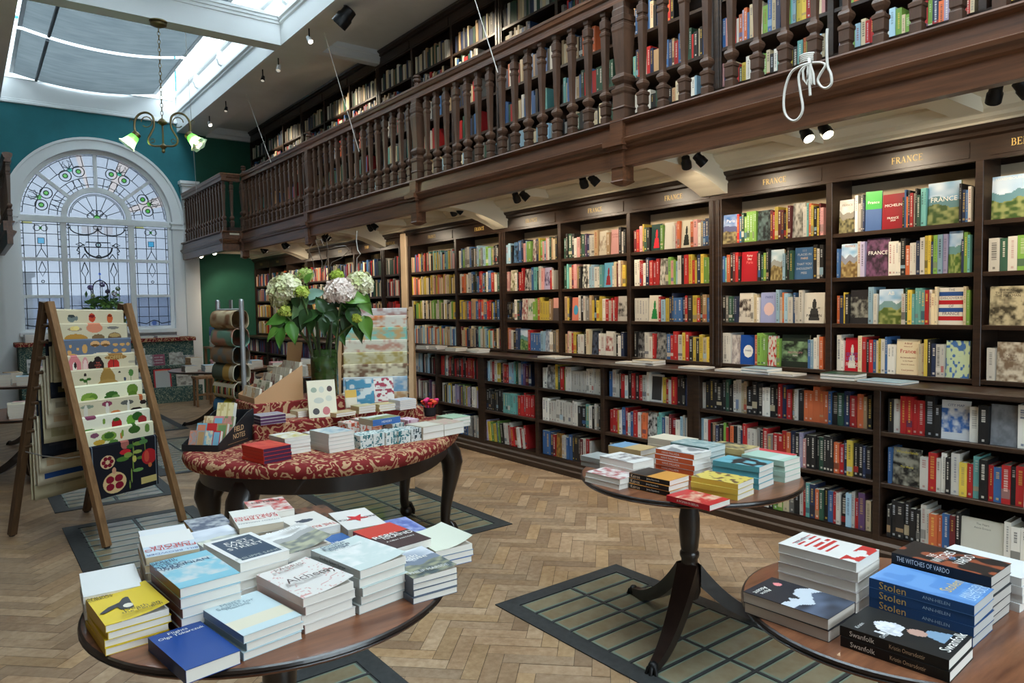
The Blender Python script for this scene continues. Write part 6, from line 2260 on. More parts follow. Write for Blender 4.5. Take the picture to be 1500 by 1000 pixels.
rf = random.Random(11)
HEADS = [(421, 424, .105, C(236, 228, 200), C(202, 206, 146), 0, 'large cream flower head'), (500, 427, .092, C(246, 232, 220), C(232, 212, 202), -.06, 'white pink-tinged flower head'), (527, 416, .088, C(236, 228, 200), C(200, 206, 140), .03, 'cream flower head'),
         (412, 440, .06, C(214, 206, 170), C(190, 190, 120), .02, None), (442, 428, .045, C(196, 206, 100), C(150, 176, 60), -.08, 'lime flower head'), (418, 456, .042, C(196, 200, 96), C(160, 176, 70), -.04, 'lime flower head'), (522, 467, .036, C(176, 180, 70), C(140, 156, 50), -.05, 'lime flower head'), (494, 404, .042, C(190, 206, 90), C(150, 180, 60), .06, 'lime flower head'), (447, 402, .05, C(196, 206, 130), C(160, 190, 90), .05, None)]
for hx, hy, r, ca, cb, bk, lb in HEADS:
    c = bp(hx, hy, bk)
    mb = MB()
    nf = int(190 * (r / .1) ** 1.6) + 30
    sz = .023 if r > .055 else .012
    for i in range(nf):
        a = i * 2.39996
        zc = 1 - 1.75 * (i + .5) / nf
        a0_ = a % (2 * PI)
        rr = math.sqrt(max(0, 1 - zc * zc))
        d = Vector((rr * math.cos(a), rr * math.sin(a), zc * .85))
        p = c + d * r * (rf.uniform(.78, 1.06) + .10 * math.sin(3 * a0_ + 2.2 * zc) )
        d = (d + Vector((rf.uniform(-.5, .5), rf.uniform(-.5, .5), rf.uniform(-.4, .5)))).normalized()
        u = d.cross(Vector((rf.uniform(-1, 1), rf.uniform(-1, 1), rf.uniform(-1, 1)))).normalized()
        v = d.cross(u).normalized()
        base = mix(ca, cb, rf.random() ** 1.3)
        for q in range(4):
            an = q * PI / 2
            e = u * math.cos(an) + v * math.sin(an)
            f = u * math.cos(an + PI / 2) + v * math.sin(an + PI / 2)
            s = sz * rf.uniform(.85, 1.15)
            up = d * s * rf.uniform(.1, .4)
            mb.add([p, p + e * s * .6 + f * s * .5 + up, p + e * s * 1.1 + up * .6, p + e * s * .6 - f * s * .5 + up], [(0, 1, 2, 3)], base)
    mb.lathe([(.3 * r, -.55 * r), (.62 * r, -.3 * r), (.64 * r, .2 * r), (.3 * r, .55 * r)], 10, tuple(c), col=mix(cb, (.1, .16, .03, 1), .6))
    o = mb.build('flower_head', bq, ('petal',))
    if lb:
        o['label'] = lb
LEAVES = [(404, 471, 34, 200, 0), (408, 481, 34, 215, 0), (424, 468, 32, 160, 0), (419, 478, 30, 230, 0), (401, 491, 26, 225, 1), (413, 497, 32, 260, 0), (428, 489, 34, 285, 0), (437, 455, 34, 235, 3), (447, 449, 30, 250, 3), (464, 434, 36, 15, 4), (462, 443, 22, 10, 4),
          (524, 440, 40, -10, 1), (536, 447, 38, -55, 1), (500, 490, 36, -70, 0), (519, 470, 38, -60, 2), (509, 478, 36, -100, 2), (529, 486, 36, -85, 2), (539, 482, 36, -75, 1), (510, 455, 40, -150, 2), (493, 466, 36, 20, 2), (480, 458, 34, 190, 2), (455, 468, 36, 210, 2), (447, 470, 34, 250, 2), (470, 448, 30, 120, 2), (430, 445, 28, 130, 0), (453, 408, 20, 60, 1),
          (440, 476, 30, 270, 2), (486, 470, 30, -40, 2), (500, 447, 34, -20, 2), (436, 440, 26, 100, 2), (515, 450, 34, -30, 0), (425, 455, 30, 200, 2), (465, 470, 34, 240, 2), (476, 480, 30, -90, 2), (458, 480, 28, 260, 2)]
LC = [C(70, 120, 44), C(100, 144, 54), C(36, 62, 30), C(110, 144, 100), C(120, 150, 134)]
for lx, ly, ln, ang, ck in LEAVES:
    c = bp(lx, ly, rf.uniform(-.09, .07) - (.06 if ck in (3, 4) else 0))
    S_ = ln * DEP / F_PX
    a = math.radians(ang)
    e = (_rt * math.cos(a) + _up * math.sin(a)).normalized()
    nrm = (-_fw * .75 + _up * .5 + _rt * rf.uniform(-.4, .4)).normalized()
    f = nrm.cross(e).normalized()
    mb = MB()
    NN = 8
    vs, fs = [], []
    col = mix(LC[ck], LC[(ck + 1) % 3], rf.random() * .3)
    for i in range(NN + 1):
        u = i / NN
        wv = .34 * math.sin(PI * min(1, u ** .75)) * (1 - .25 * u)
        ctr = c + e * (S_ * (u - .5)) + nrm * (S_ * (.12 - .5 * (u - .4) ** 2))
        for k in (-1, -.5, 0, .5, 1):
            vs.append(ctr + f * (S_ * wv * k) + nrm * (S_ * .09 * abs(k)))
    for i in range(NN):
        for k in range(4):
            q = i * 5 + k
            fs.append((q, q + 1, q + 6, q + 5))
    mb.add(vs, fs, col)
    mb.build('leaf', bq, ('leaf',), smooth=60)
for hx, hy, r, ca, cb, bk, lb in HEADS:
    c = bp(hx, hy, bk)
    b0 = Vector((VX + rf.uniform(-.05, .05), VY + rf.uniform(-.05, .05), vz + .05))
    m_ = Vector((b0.x * .7 + c.x * .3, b0.y * .7 + c.y * .3, vz + .34))
    MB(C(70, 88, 40)).tube([b0, b0.lerp(m_, .6), m_, m_.lerp(c, .6), c - Vector((0, 0, r * .6))], .006, 6).build('stem', bq, ('leaf',), smooth=60)
for k in range(8):
    a = k * .8
    b0 = Vector((VX + .06 * math.cos(a), VY + .06 * math.sin(a), vz + .06))
    MB(C(46, 54, 30)).tube([b0, b0 + Vector((.02 * math.cos(a), .02 * math.sin(a), .2)), b0 + Vector((.05 * math.cos(a), .05 * math.sin(a), .42))], .007, 6).build('stem', bq, ('leaf',), smooth=60)
for pts in ([(470, 410), (472, 385), (466, 362), (462, 352), (470, 350), (474, 360)], [(478, 405), (486, 384), (500, 378), (512, 366), (506, 360), (490, 361)], [(472, 400), (482, 372), (478, 352), (484, 344)], [(462, 405), (458, 380), (452, 366), (458, 356)]):
    MB(C(96, 84, 74)).tube([bp(x, y, .05) for x, y in pts], .0025, 5).build('twig', bq, ('leaf',), smooth=60)

# pens in a dark pot at the table end
p = pz(637, 605, ZD + .06)
p = Vector((2.36, 4.28, ZD + .001)) if True else p
q0 = pz(630, 609, ZD + .001)
pt = thing('pen_pot', 'dark pot of pens topped with red and pink felt flowers', 'pot', tuple(q0))
MB(C(40, 38, 40)).lathe([(.03, 0), (.038, .005), (.042, .06), (.036, .06), (.034, .01)], 14, tuple(q0)).build('pot', pt, ('matte',), smooth=40)
for k in range(9):
    a = k * .7
    tip = q0 + Vector((.045 * math.cos(a), .045 * math.sin(a), .085 + .01 * (k % 3)))
    f = MB([C(206, 40, 40), C(220, 90, 60), C(206, 60, 110)][k % 3])
    f.tube([q0 + Vector((.01 * math.cos(a), .01 * math.sin(a), .02)), tip], .003, 5)
    f.lathe([(.004, -.012), (.016, -.004), (.018, .006), (.01, .014)], 8, tuple(tip))
    f.build('felt_pen', pt, ('cloth',), smooth=50)

# ------------------------------------------------------------------ hanging-sheet racks
def shapes(bg, lst, line=None):
    def f(u, v):
        c = bg
        for cu, cv_, ru, rv, cc in lst:
            if ((u - cu) / ru) ** 2 + ((v - cv_) / rv) ** 2 < 1:
                c = cc
        return c
    return f


def hung_sheet(name, label, cat, group, a, b, nrm, front, back, colf, colb, r=.016, inset=.035, res=(44, 40), m='cloth', bulge=0.0):
    """cloth or paper over a dowel a->b; nrm: horizontal normal of its front"""
    a, b = Vector(a), Vector(b)
    d = (b - a).normalized()
    L = (b - a).length - 2 * inset
    a = a + d * inset
    tot = front + PI * r + back
    mb = MB()
    rr = random.Random(int(a.z * 1000))
    ph = rr.uniform(0, 6)

    def pos(u, s):
        if s < front:
            z, n = -(front - s), r
        elif s < front + PI * r:
            th = (s - front) / r
            z, n = r * math.sin(th), r * math.cos(th)
        else:
            z, n = -(s - front - PI * r), -r
        w = .003 * math.sin(9 * u + ph) * min(1, abs(z) / .1)
        if bulge and s < front:
            q = (front - s) / front
            n += bulge * math.sin(PI * min(1, q * 1.1)) * .5
        return a + d * (L * u) + nrm * (n + w) + Vector((0, 0, z))
    nf = res[1]
    mb.sheet(lambda u, v: pos(u, front * v), res[0], nf, lambda u, v: colf(u, (1 - v) * front))
    mb.sheet(lambda u, v: pos(u, front + PI * r * v), res[0], 6, lambda u, v: colf(u, 0))
    mb.sheet(lambda u, v: pos(u, front + PI * r + back * v), max(8, res[0] // 3), max(6, nf // 3), lambda u, v: colb(u, v * back))
    o = mb.build(name, None, (m,), smooth=60)
    md = o.modifiers.new('thick', 'SOLIDIFY')
    md.thickness = .0016
    return tag(o, label, cat, group)


LIN = C(200, 188, 158)
FA, FB, FCc, FD = Vector((.668, 5.103, 0)), Vector((1.178, 5.375, 0)), Vector((.208, 5.812, 0)), Vector((.681, 6.134, 0))
APL, APR = Vector((.44, 5.45, 1.535)), Vector((.935, 5.755, 1.52))
rack = thing('towel_rack', 'folding timber A-frame rack hung with printed tea towels', 'rack', (.69, 5.6, 0))
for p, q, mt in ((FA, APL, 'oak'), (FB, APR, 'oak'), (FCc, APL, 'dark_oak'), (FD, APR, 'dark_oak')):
    lean = (q - p)
    off = lean.cross(Vector((0, 0, 1))).normalized() * 0
    side_ = -.02 if mt == 'oak' else .02
    dn = (APR - APL).normalized() * 0
    n_ = Vector((.462, -.887, 0)) * (.024 if mt == 'oak' else -.024)
    lg = MB().beam(p + Vector((0, 0, .012)) + n_ * 0, q + n_ + Vector((0, 0, .03)), .038, .045, up=(APR - APL)).build('leg', rack, (mt,), bevel=.002)
    MB().lathe([(.016, .001), (.02, .005), (.016, .02)], 10, (p.x, p.y, 0)).build('foot_stud', lg, ('black_metal',))
tops = [456, 477, 501, 525, 547, 570, 593, 616, 637, 660]
nF = Vector((.475, -.88, 0))


def leg_s(foot, apex, py):
    best, bs = 9e9, 0
    for i in range(1001):
        s = i / 1000
        e = abs(proj(apex.lerp(foot, s))[1] - py)
        if e < best:
            best, bs = e, s
    return bs


cord = MB()
P_ = C(200, 50, 50)
Gd, Gl, Br, Tn = C(60, 96, 40), C(120, 150, 60), C(110, 76, 40), C(196, 150, 90)
PINK, DK = C(200, 120, 120), C(46, 36, 34)
DES = [
    (LIN, [(.22, .045, .055, .026, C(110, 120, 116)), (.22, .03, .05, .01, C(60, 66, 66)), (.29, .045, .02, .016, C(110, 120, 116)), (.51, .04, .05, .03, C(186, 70, 46)), (.51, .03, .045, .01, C(120, 30, 30)), (.78, .045, .045, .034, C(190, 90, 50)), (.78, .026, .036, .008, C(120, 50, 30)), (.5, .088, .16, .003, P_)], 'tea towel printed with three cups, topmost on the rack'),
    (LIN, [(.22, .025, .1, .012, C(150, 130, 110)), (.2, .02, .05, .014, C(222, 196, 120)), (.24, .018, .04, .014, C(226, 206, 130)), (.5, .02, .12, .03, C(206, 130, 100)), (.78, .018, .09, .01, C(120, 116, 110)), (.23, .088, .16, .032, C(176, 130, 60)), (.55, .088, .1, .028, C(120, 96, 66)), (.8, .085, .1, .034, C(110, 84, 60)), (.8, .07, .08, .014, C(170, 140, 90))], 'tea towel printed with cakes, second down the rack'),
    (C(96, 106, 122), [(.10, .03, .02, .01, Tn), (.2, .05, .02, .01, Tn), (.08, .07, .03, .014, Tn), (.3, .05, .04, .03, Tn), (.45, .02, .07, .02, C(206, 160, 110)), (.6, .02, .07, .02, C(206, 160, 110)), (.45, .03, .06, .008, Br), (.6, .03, .06, .008, Br), (.75, .03, .04, .01, Tn), (.86, .03, .04, .01, Tn), (.95, .03, .03, .012, Tn), (.75, .07, .04, .012, Tn), (.88, .07, .04, .012, Tn), (.12, .1, .09, .02, Tn), (.55, .1, .16, .022, C(214, 200, 170))], 'slate blue tea towel printed with pastries'),
    (LIN, [(.1, .06, .095, .07, PINK), (.1, .06, .03, .03, C(222, 214, 200)), (.11, .05, .018, .02, DK), (.25, .06, .045, .06, C(206, 140, 140)), (.25, .06, .03, .045, C(222, 190, 180)), (.43, .065, .09, .05, DK), (.33, .06, .04, .03, DK), (.43, .02, .05, .02, DK), (.66, .065, .09, .045, C(176, 46, 40)), (.66, .065, .002, .045, DK), (.7, .012, .17, .016, C(150, 110, 60)), (.95, .05, .06, .01, C(170, 160, 140))], 'tea towel printed with a dark coffee pot'),
    (LIN, [(.2, .06, .03, .012, Gd), (.25, .05, .03, .01, Gd), (.15, .05, .03, .01, Gd), (.22, .08, .006, .03, Gd), (.2, .02, .02, .01, DK), (.52, .06, .11, .07, C(150, 116, 60)), (.52, .1, .16, .04, C(160, 126, 70)), (.7, .02, .02, .006, DK), (.88, .03, .04, .024, C(80, 120, 60)), (.88, .06, .006, .03, C(80, 120, 60)), (.78, .07, .02, .012, C(60, 70, 90))], 'tea towel printed with a straw broom'),
    (C(226, 222, 190), [(.2, .06, .11, .022, Gl), (.14, .075, .06, .02, Gl), (.26, .07, .06, .02, C(96, 130, 50)), (.2, .085, .08, .016, C(150, 170, 80)), (.52, .06, .09, .018, Gd), (.48, .08, .07, .015, Gd), (.58, .08, .06, .014, C(100, 130, 70)), (.84, .045, .09, .038, C(100, 130, 50)), (.84, .08, .07, .024, C(86, 116, 40))], 'pale yellow tea towel printed with green herbs'),
    (LIN, [(.12, .025, .09, .012, C(130, 140, 120)), (.1, .06, .03, .05, C(206, 200, 184)), (.4, .02, .075, .018, C(130, 60, 80)), (.4, .06, .025, .05, C(210, 204, 190)), (.7, .028, .1, .016, C(90, 90, 84)), (.72, .06, .02, .05, C(214, 208, 194)), (.52, .09, .08, .02, C(190, 110, 60)), (.92, .01, .03, .018, C(170, 90, 50)), (.95, .04, .05, .016, DK), (.84, .085, .09, .016, DK)], 'tea towel printed with mushrooms'),
    (C(226, 222, 200), [(.12, .0, .07, .01, C(130, 70, 90)), (.08, .085, .1, .02, C(80, 130, 50)), (.3, .03, .02, .02, Gl), (.48, .06, .075, .04, C(170, 36, 40)), (.48, .03, .05, .012, Gd), (.7, .05, .07, .036, C(110, 160, 60)), (.8, .03, .08, .03, C(50, 90, 40)), (.88, .06, .07, .03, C(150, 46, 46)), (.72, .09, .06, .02, C(60, 110, 50))], 'tea towel printed with strawberries and leaves'),
    (C(226, 220, 188), [(.12, .02, .06, .016, C(130, 80, 100)), (.32, .04, .11, .03, Gl), (.32, .035, .07, .02, Gd), (.5, .05, .02, .02, C(190, 120, 60)), (.52, .035, .02, .024, Gl), (.7, .025, .09, .026, Gd), (.9, .03, .04, .03, C(100, 130, 60)), (.18, .07, .08, .018, C(200, 160, 60)), (.38, .085, .07, .02, C(90, 130, 60))], 'tea towel printed with cabbages and roots'),
]
SEED = C(120, 24, 40)
POM = [(.5, .01, .06, .03, C(170, 100, 90)), (.24, .105, .105, .044, C(214, 180, 140))] + [(.24 + .06 * math.cos(a), .105 + .026 * math.sin(a), .030, .013, SEED) for a in [i * PI / 3 for i in range(6)]] + \
      [(.33, .25, .17, .07, C(214, 180, 130)), (.33, .17, .03, .022, C(206, 150, 120))] + [(.33 + .09 * math.cos(a), .25 + .036 * math.sin(a), .06, .024, C(130, 26, 44)) for a in (.7, 2.4, 3.9, 5.5)] + \
      [(.62, .05, .008, .05, C(120, 140, 60)), (.61, .14, .010, .06, C(120, 140, 60)), (.58, .23, .010, .05, C(130, 150, 70)), (.55, .29, .008, .03, C(130, 150, 70)), (.80, .05, .006, .04, C(120, 140, 60)),
       (.5, .06, .08, .018, C(196, 40, 50)), (.46, .105, .09, .016, C(80, 120, 50)), (.54, .085, .06, .018, C(130, 150, 70)), (.58, .03, .06, .014, C(60, 100, 50)), (.7, .02, .08, .014, C(110, 140, 60)), (.78, .015, .07, .016, C(80, 120, 70)), (.68, .075, .07, .012, C(150, 160, 80)), (.63, .12, .03, .022, C(190, 180, 90)), (.72, .12, .06, .010, C(90, 120, 50)), (.68, .2, .08, .012, C(110, 150, 80)),
       (.86, .125, .12, .055, C(176, 40, 44)), (.82, .12, .04, .04, C(200, 80, 60)), (.87, .185, .03, .016, C(190, 110, 60))]
fpom0 = shapes(C(30, 30, 36), POM)


def fpom(u, v):
    if .72 < u < .97 and .262 < v < .305:
        return C(196, 176, 110) if not (.006 > abs((v * 120) % 1 - .5)) else C(120, 100, 60)
    if (u < .035 and u > .022) or (u > .965 and u < .978):
        return C(110, 120, 130)
    return fpom0(u, v)


for k, py in enumerate(tops):
    s = leg_s(FA, APL, py)
    a, b = APL.lerp(FA, s), APR.lerp(FB, s)
    MB().tube([a - (b - a) * .02, b + (b - a) * .02], .011, 10).build('dowel', rack, ('oak',), smooth=60)
    if k < 9:
        bg, lst, lb = DES[k]
        f = shapes(bg, lst)
        o = hung_sheet('tea_towel', lb, 'tea towel', 'tea towels on the timber rack', a, b, nF, .30, .30, f, lambda u, v: C(196, 188, 166), res=(110, 72))
        if k in (0, 3):
            tm = MB()
            d = (b - a).normalized()
            nn = nF
            c = a.lerp(b, .5)
            if k == 3:
                tm.text('COFFEE', a + d * .38 + nF * .0225 + Vector((0, 0, -.012)), d, (0, 0, 1), .14, .026, C(206, 170, 110))
                for i, w_ in enumerate(('THE', 'COFFEE', 'POT')):
                    tm.text(w_, a + d * .25 + nF * .0225 + Vector((0, 0, -.042 - .016 * i)), d, (0, 0, 1), .05, .011, C(206, 100, 80))
            else:
                tm.text('A NICE CUP OF TEA', c + nF * .0225 + Vector((0, 0, -.088)), d, (0, 0, 1), .15, .008, P_)
            tm.build('printed_lettering', o, ('cloth',))
    else:
        hung_sheet('tea_towel', 'black tea towel printed with a pomegranate branch, lowest on the rack', 'tea towel', 'tea towels on the timber rack', a, b, nF, .335, .30, fpom, lambda u, v: C(40, 40, 44), res=(170, 150))
    # back of the frame
    a2, b2 = APL.lerp(FCc, s), APR.lerp(FD, s)
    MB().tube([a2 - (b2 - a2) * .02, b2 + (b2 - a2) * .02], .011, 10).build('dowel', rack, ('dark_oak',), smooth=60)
    if k > 0:
        cb = [C(200, 190, 166), C(180, 170, 140), C(32, 36, 44), C(206, 196, 170)][(k * 5) % 4]
        c2 = [C(60, 60, 66), C(170, 120, 70), C(120, 110, 60)][k % 3]
        A = art('photo' if k != 8 else 'stripes', cb, mix(cb, c2, .6), k)

        def fb(u, v, A=A, cb=cb):
            return cb if (u < .06 or u > .94 or v > .34) else A(u, v / .4)
        hung_sheet('tea_towel', 'tea towel on the rear of the rack, %s down' % ORD[k], 'tea towel', 'tea towels on the timber rack', a2, b2, -nF, .37, .37, lambda u, v, cb=cb: cb, fb, res=(30, 30))
ch_ = [APL.lerp(FCc, .62), APL.lerp(FCc, .62).lerp(APL.lerp(FA, .62), .3) - Vector((0, 0, .02)), APL.lerp(FCc, .62).lerp(APL.lerp(FA, .62), .7) - Vector((0, 0, .025)), APL.lerp(FA, .62)]
MB().tube(ch_, .004, 5).build('spread_chain', rack, ('steel',))

# map rack behind the damask table
MA, MBb = Vector((2.365, 5.437, 0)), Vector((2.874, 5.105, 0))
nM = Vector((-.543, -.84, 0))
MAP = MA - nM * .42 + Vector((0, 0, 1.47))
MBP = MBb - nM * .42 + Vector((0, 0, 1.47))
mr = thing('map_rack', 'pale timber A-frame rack hung with maps behind the damask table', 'rack', (2.75, 5.4, 0))
for p, q in ((MA, MAP), (MBb, MBP), (MA - nM * .84, MAP), (MBb - nM * .84, MBP)):
    n_ = nM * (.022 if (p == MA or p == MBb) else -.022)
    MB().beam(p + Vector((0, 0, .004)), q + n_ + Vector((0, 0, .02)), .036, .042, up=(MBb - MA)).build('leg', mr, ('pine',), bevel=.002)
mtops = [447, 464, 481, 499, 517, 534, 553, 575, 600, 634]
MD = [(C(206, 196, 190), C(170, 130, 120)), (C(214, 206, 190), C(200, 120, 70)), (C(130, 190, 176), C(196, 160, 110)), (C(214, 206, 186), C(190, 140, 120)), (C(200, 190, 156), C(170, 150, 90)), (C(216, 202, 170), C(120, 90, 70)), (C(196, 200, 200), C(120, 160, 190)), (C(210, 200, 180), C(180, 140, 100)), (C(206, 200, 180), C(120, 120, 110)), (C(110, 180, 80), C(60, 110, 50))]
MN = ['topmost', 'second down', 'third down', 'fourth down', 'fifth down', 'sixth down', 'seventh down', 'eighth down', 'ninth down', 'lowest, green with a white triangle']
for k, py in enumerate(mtops):
    s = leg_s(MBb, MBP, py)
    a, b = MAP.lerp(MA, s), MBP.lerp(MBb, s)
    MB().tube([a - (b - a) * .02, b + (b - a) * .02], .010, 8).build('dowel', mr, ('pine',), smooth=60)
    ca, cb = MD[k]

    def fm(u, v, ca=ca, cb=cb, k=k):
        if k == 9:
            if v > .245 and .03 < u < .97 or v < .02:
                return C(60, 120, 50)
            if abs(u - .74) < max(0, (v - .03)) * .75:
                return C(214, 206, 190) if math.hypot(u - .74, (v - .2) * 1.7) > .1 or math.hypot(u - .74, (v - .2) * 1.7) < .07 else C(50, 80, 140)
            return C(120, 190, 80) if .15 < u < .62 else C(130, 190, 180)
        n = vn(u * 7, v * 22, k) * .6 + vn(u * 22, v * 60, k + 9) * .4
        return mix(ca, cb, min(1, max(0, (n - .42) * 3.2)))
    o = hung_sheet('map_sheet', 'printed map sheet on the pale rack, %s' % MN[k], 'map', 'maps on the pale timber rack', a, b, nM, .27 if k == 9 else .24, .24, fm, lambda u, v: C(206, 200, 186), res=(60, 34), m='matte')
    if k == 9:
        d = (b - a).normalized()
        tm = MB()
        for i, w_ in enumerate(('ENGLISH', 'FOOTBALL', 'GROUNDS')):
            tm.text(w_, a + d * .23 + nM * .0225 + Vector((0, 0, -.13 - .03 * i)), d, (0, 0, 1), .15, .022, C(30, 60, 30))
        tm.build('printed_lettering', o, ('matte',))

# grey metal stand with folded wrapping papers
st = thing('paper_stand', 'grey metal stand with looped wrapping papers behind the black notebook box', 'stand', (1.76, 6.1, 0))
q1, q2 = Vector((1.795, 5.9, 0)), Vector((1.73, 6.33, 0))
for q in (q1, q2):
    MB().tube([q + Vector((0, 0, .12)), q + Vector((0, 0, 1.56)), q + Vector((0, 0, 1.575)), q + Vector((0, 0, 1.58))], .02, 12, rs=[.02, .02, .016, .008]).build('post', st, ('steel',), smooth=50)
MB().tube([q1 + Vector((0, 0, 1.49)), q2 + Vector((0, 0, 1.49))], .014, 8).build('top_bar', st, ('steel',), smooth=60)
MB().box(1.765, 1.775, 6.06, 6.13, 1.505, 1.575).build('sign_clip', st, ('steel',))
for fx, fy in ((1.50, 6.30), (1.98, 5.86), (1.50, 5.9), (2.0, 6.4)):
    a = q1.lerp(q2, .5)
    MB().tube([a + Vector((0, 0, .15)), a.lerp(Vector((fx, fy, 0)), .35) + Vector((0, 0, .17)), a.lerp(Vector((fx, fy, 0)), .75) + Vector((0, 0, .11)), Vector((fx, fy, .02))], .016, 8).build('leg', st, ('steel',), smooth=60)
PC = [(C(206, 186, 150), C(150, 110, 80)), (C(120, 160, 140), C(186, 140, 120)), (C(120, 124, 120), C(150, 120, 90)), (C(90, 100, 86), C(190, 150, 80)), (C(206, 196, 170), C(150, 50, 50)), (C(60, 110, 150), C(190, 180, 50)), (C(190, 176, 150), C(150, 140, 110))]
dr = (q2 - q1).normalized()
pn = Vector((-dr.y, dr.x, 0))
for k in range(7):
    zt = 1.47 - .145 * k
    ca, cb = PC[k]
    for sd_, big in ((1, .075), (-1, .06)):
        prof = []
        for i in range(15):
            u = i / 14
            prof.append((.016 + big * math.sin(PI * min(1, u * 1.02)) ** .8 * (1 - .35 * u), zt + .02 - .16 * u - .03 * math.sin(PI * u) + (.03 * math.sin(PI * u * 2) if u < .5 else 0)))
        mb = MB()
        NV_ = len(prof) - 1

        def fn(u, v):
            x = v * NV_
            i = min(int(x), NV_ - 1)
            f = x - i
            n_ = prof[i][0] * (1 - f) + prof[i + 1][0] * f
            z_ = prof[i][1] * (1 - f) + prof[i + 1][1] * f
            p = q1 + dr * (.02 + .40 * u) + pn * (sd_ * n_)
            return (p.x, p.y, z_)

        def cf(u, v, k=k, ca=ca, cb=cb):
            if k == 4:
                return [C(150, 40, 46), C(60, 70, 40), C(190, 160, 60), C(70, 90, 60)][int(u * 12) % 4] if (int(v * 6) % 2 == 0 and (u * 12) % 1 > .3) else ca
            if k == 5:
                return ca if u > .55 else (cb if u > .2 else C(176, 160, 130))
            if k == 3:
                return C(206, 196, 170) if abs(u - .1) < .12 else (cb if u < .5 else ca)
            n_ = vn(u * 5, v * 6, k)
            return mix(ca, cb, min(1, max(0, (n_ - .35) * 3)))
        mb.sheet(fn, 28, 28, cf)
        o = mb.build('wrapping_paper', None, ('matte',), smooth=60)
        o.modifiers.new('thick', 'SOLIDIFY').thickness = .003
        tag(o, 'folded wrapping paper looped on the metal stand, %s down, %s loop' % (ORD[k], 'window-side' if sd_ > 0 else 'bookcase-side'), 'wrapping paper', 'wrapping papers on the metal stand')
# ------------------------------------------------------------------ stepped display under the window
mb = MB()
for i, (ya, yb, z) in enumerate(((12.52, 12.72, .20), (12.72, 12.98, .55), (12.98, 13.40, .98))):
    mb.rbox(.66, 3.13, ya + .001 * i, yb, .002, z, .01)
dsp = thing('display_steps', 'stepped display covered in green floral cloth under the arched window', 'display', (1.9, 13, 0))
mb.build('cloth_step', dsp, ('green_damask',))
MB().rbox(.62, 3.16, 12.93, 13.42, .98, 1.04, .008).build('top_runner', dsp, ('red_damask',))
MB().rbox(.66, 3.13, 12.50, 12.53, .002, .26, .006).build('front_lip', dsp, ('green_damask',))
MB().rbox(.66, 3.13, 12.70, 12.735, .55, .60, .006).build('front_lip', dsp, ('green_damask',))
G6 = 'books on the green display steps'
FR = [(2.25, 12.92, .552, .23, .30, C(196, 190, 180), 'photo', C(120, 116, 110), 'grey engraved cover on the upper green step'), (2.55, 12.90, .552, .19, .20, C(150, 80, 96), 'frame', C(140, 70, 90), 'dusty red lettered cover on the upper green step'), (2.82, 12.90, .552, .22, .22, C(190, 186, 176), 'photo', C(130, 120, 110), 'grey photo cover on the upper green step end'),
      (1.02, 12.9, .552, .28, .24, C(212, 214, 216), 'frame', C(196, 200, 204), 'white framed cover on the upper green step behind the rack'), (1.45, 12.9, .552, .16, .2, C(120, 120, 130), 'photo', C(70, 70, 80), 'slate cover on the upper green step'), (2.0, 12.9, .552, .16, .22, C(110, 106, 116), 'band', C(206, 200, 200), 'dark lilac cover on the upper green step'),
      (2.20, 12.66, .202, .30, .28, C(206, 200, 190), 'photo', C(130, 140, 150), 'white arcade print cover on the lower green step'), (2.55, 12.64, .202, .26, .31, C(190, 46, 50), 'frame', C(176, 176, 172), 'red framed architecture cover on the lower green step'), (2.88, 12.66, .202, .24, .26, C(196, 186, 170), 'photo', C(120, 110, 100), 'grey tower print cover on the lower green step'), (1.7, 12.66, .202, .2, .24, C(200, 196, 190), 'photo', C(110, 120, 130), 'pale cover low behind the towel rack')]
FR += [(2.38, 12.90, .552, .2, .2, C(210, 206, 200), 'photo', C(150, 150, 150), 'pale etched cover on the upper green step'), (3.02, 12.91, .552, .18, .17, C(180, 176, 170), 'photo', C(110, 110, 110), 'small grey cover at the upper step end'), (1.95, 12.66, .202, .22, .26, C(214, 214, 212), 'photo', C(150, 160, 170), 'white column print cover on the lower green step'), (1.2, 12.66, .202, .24, .25, C(214, 212, 208), 'frame', C(200, 200, 200), 'plain white cover low behind the rack'), (.85, 12.9, .552, .2, .22, C(206, 204, 200), 'photo', C(140, 140, 140), 'grey print cover at the window-jamb end of the upper step')]
for x, y, z, w, h, c1, stl, c2, lb in FR:
    h *= 1.12
    t = thing('book', lb, 'book', (x, y, z), 0, G6)
    M = Matrix.Translation((x, y - .06, z)) @ Matrix.Rotation(-.18, 4, 'X')
    cv, pg_ = MB(), MB()
    cv.M = pg_.M = M
    cv.sheet(lambda u, v: (-w / 2 + w * u, -.0008, h * v), 12, 14, art(stl, c1, c2, int(x * 50)))
    cv.box(-w / 2, w / 2, 0, .002, 0, h, c1).box(-w / 2, -w / 2 + .002, .002, .02, 0, h, c1)
    pg_.box(-w / 2 + .002, w / 2, .002, .02, .002, h - .002, C(214, 206, 190))
    if 'red framed' in lb:
        cv.text('ARCHITECTURE', (0, -.002, h * .92), (1, 0, 0), (0, 0, 1), w * .6, .016, C(226, 190, 120))
    if 'dusty red' in lb:
        for i in range(3):
            cv.text(['MUST SEE', 'HIDDEN', 'LONDON'][i], (0, -.002, h * (.78 - .2 * i)), (1, 0, 0), (0, 0, 1), w * .7, .022, WH)
    cv.build('cover', t, ('print',))
    pg_.build('page_block', t, ('matte',))
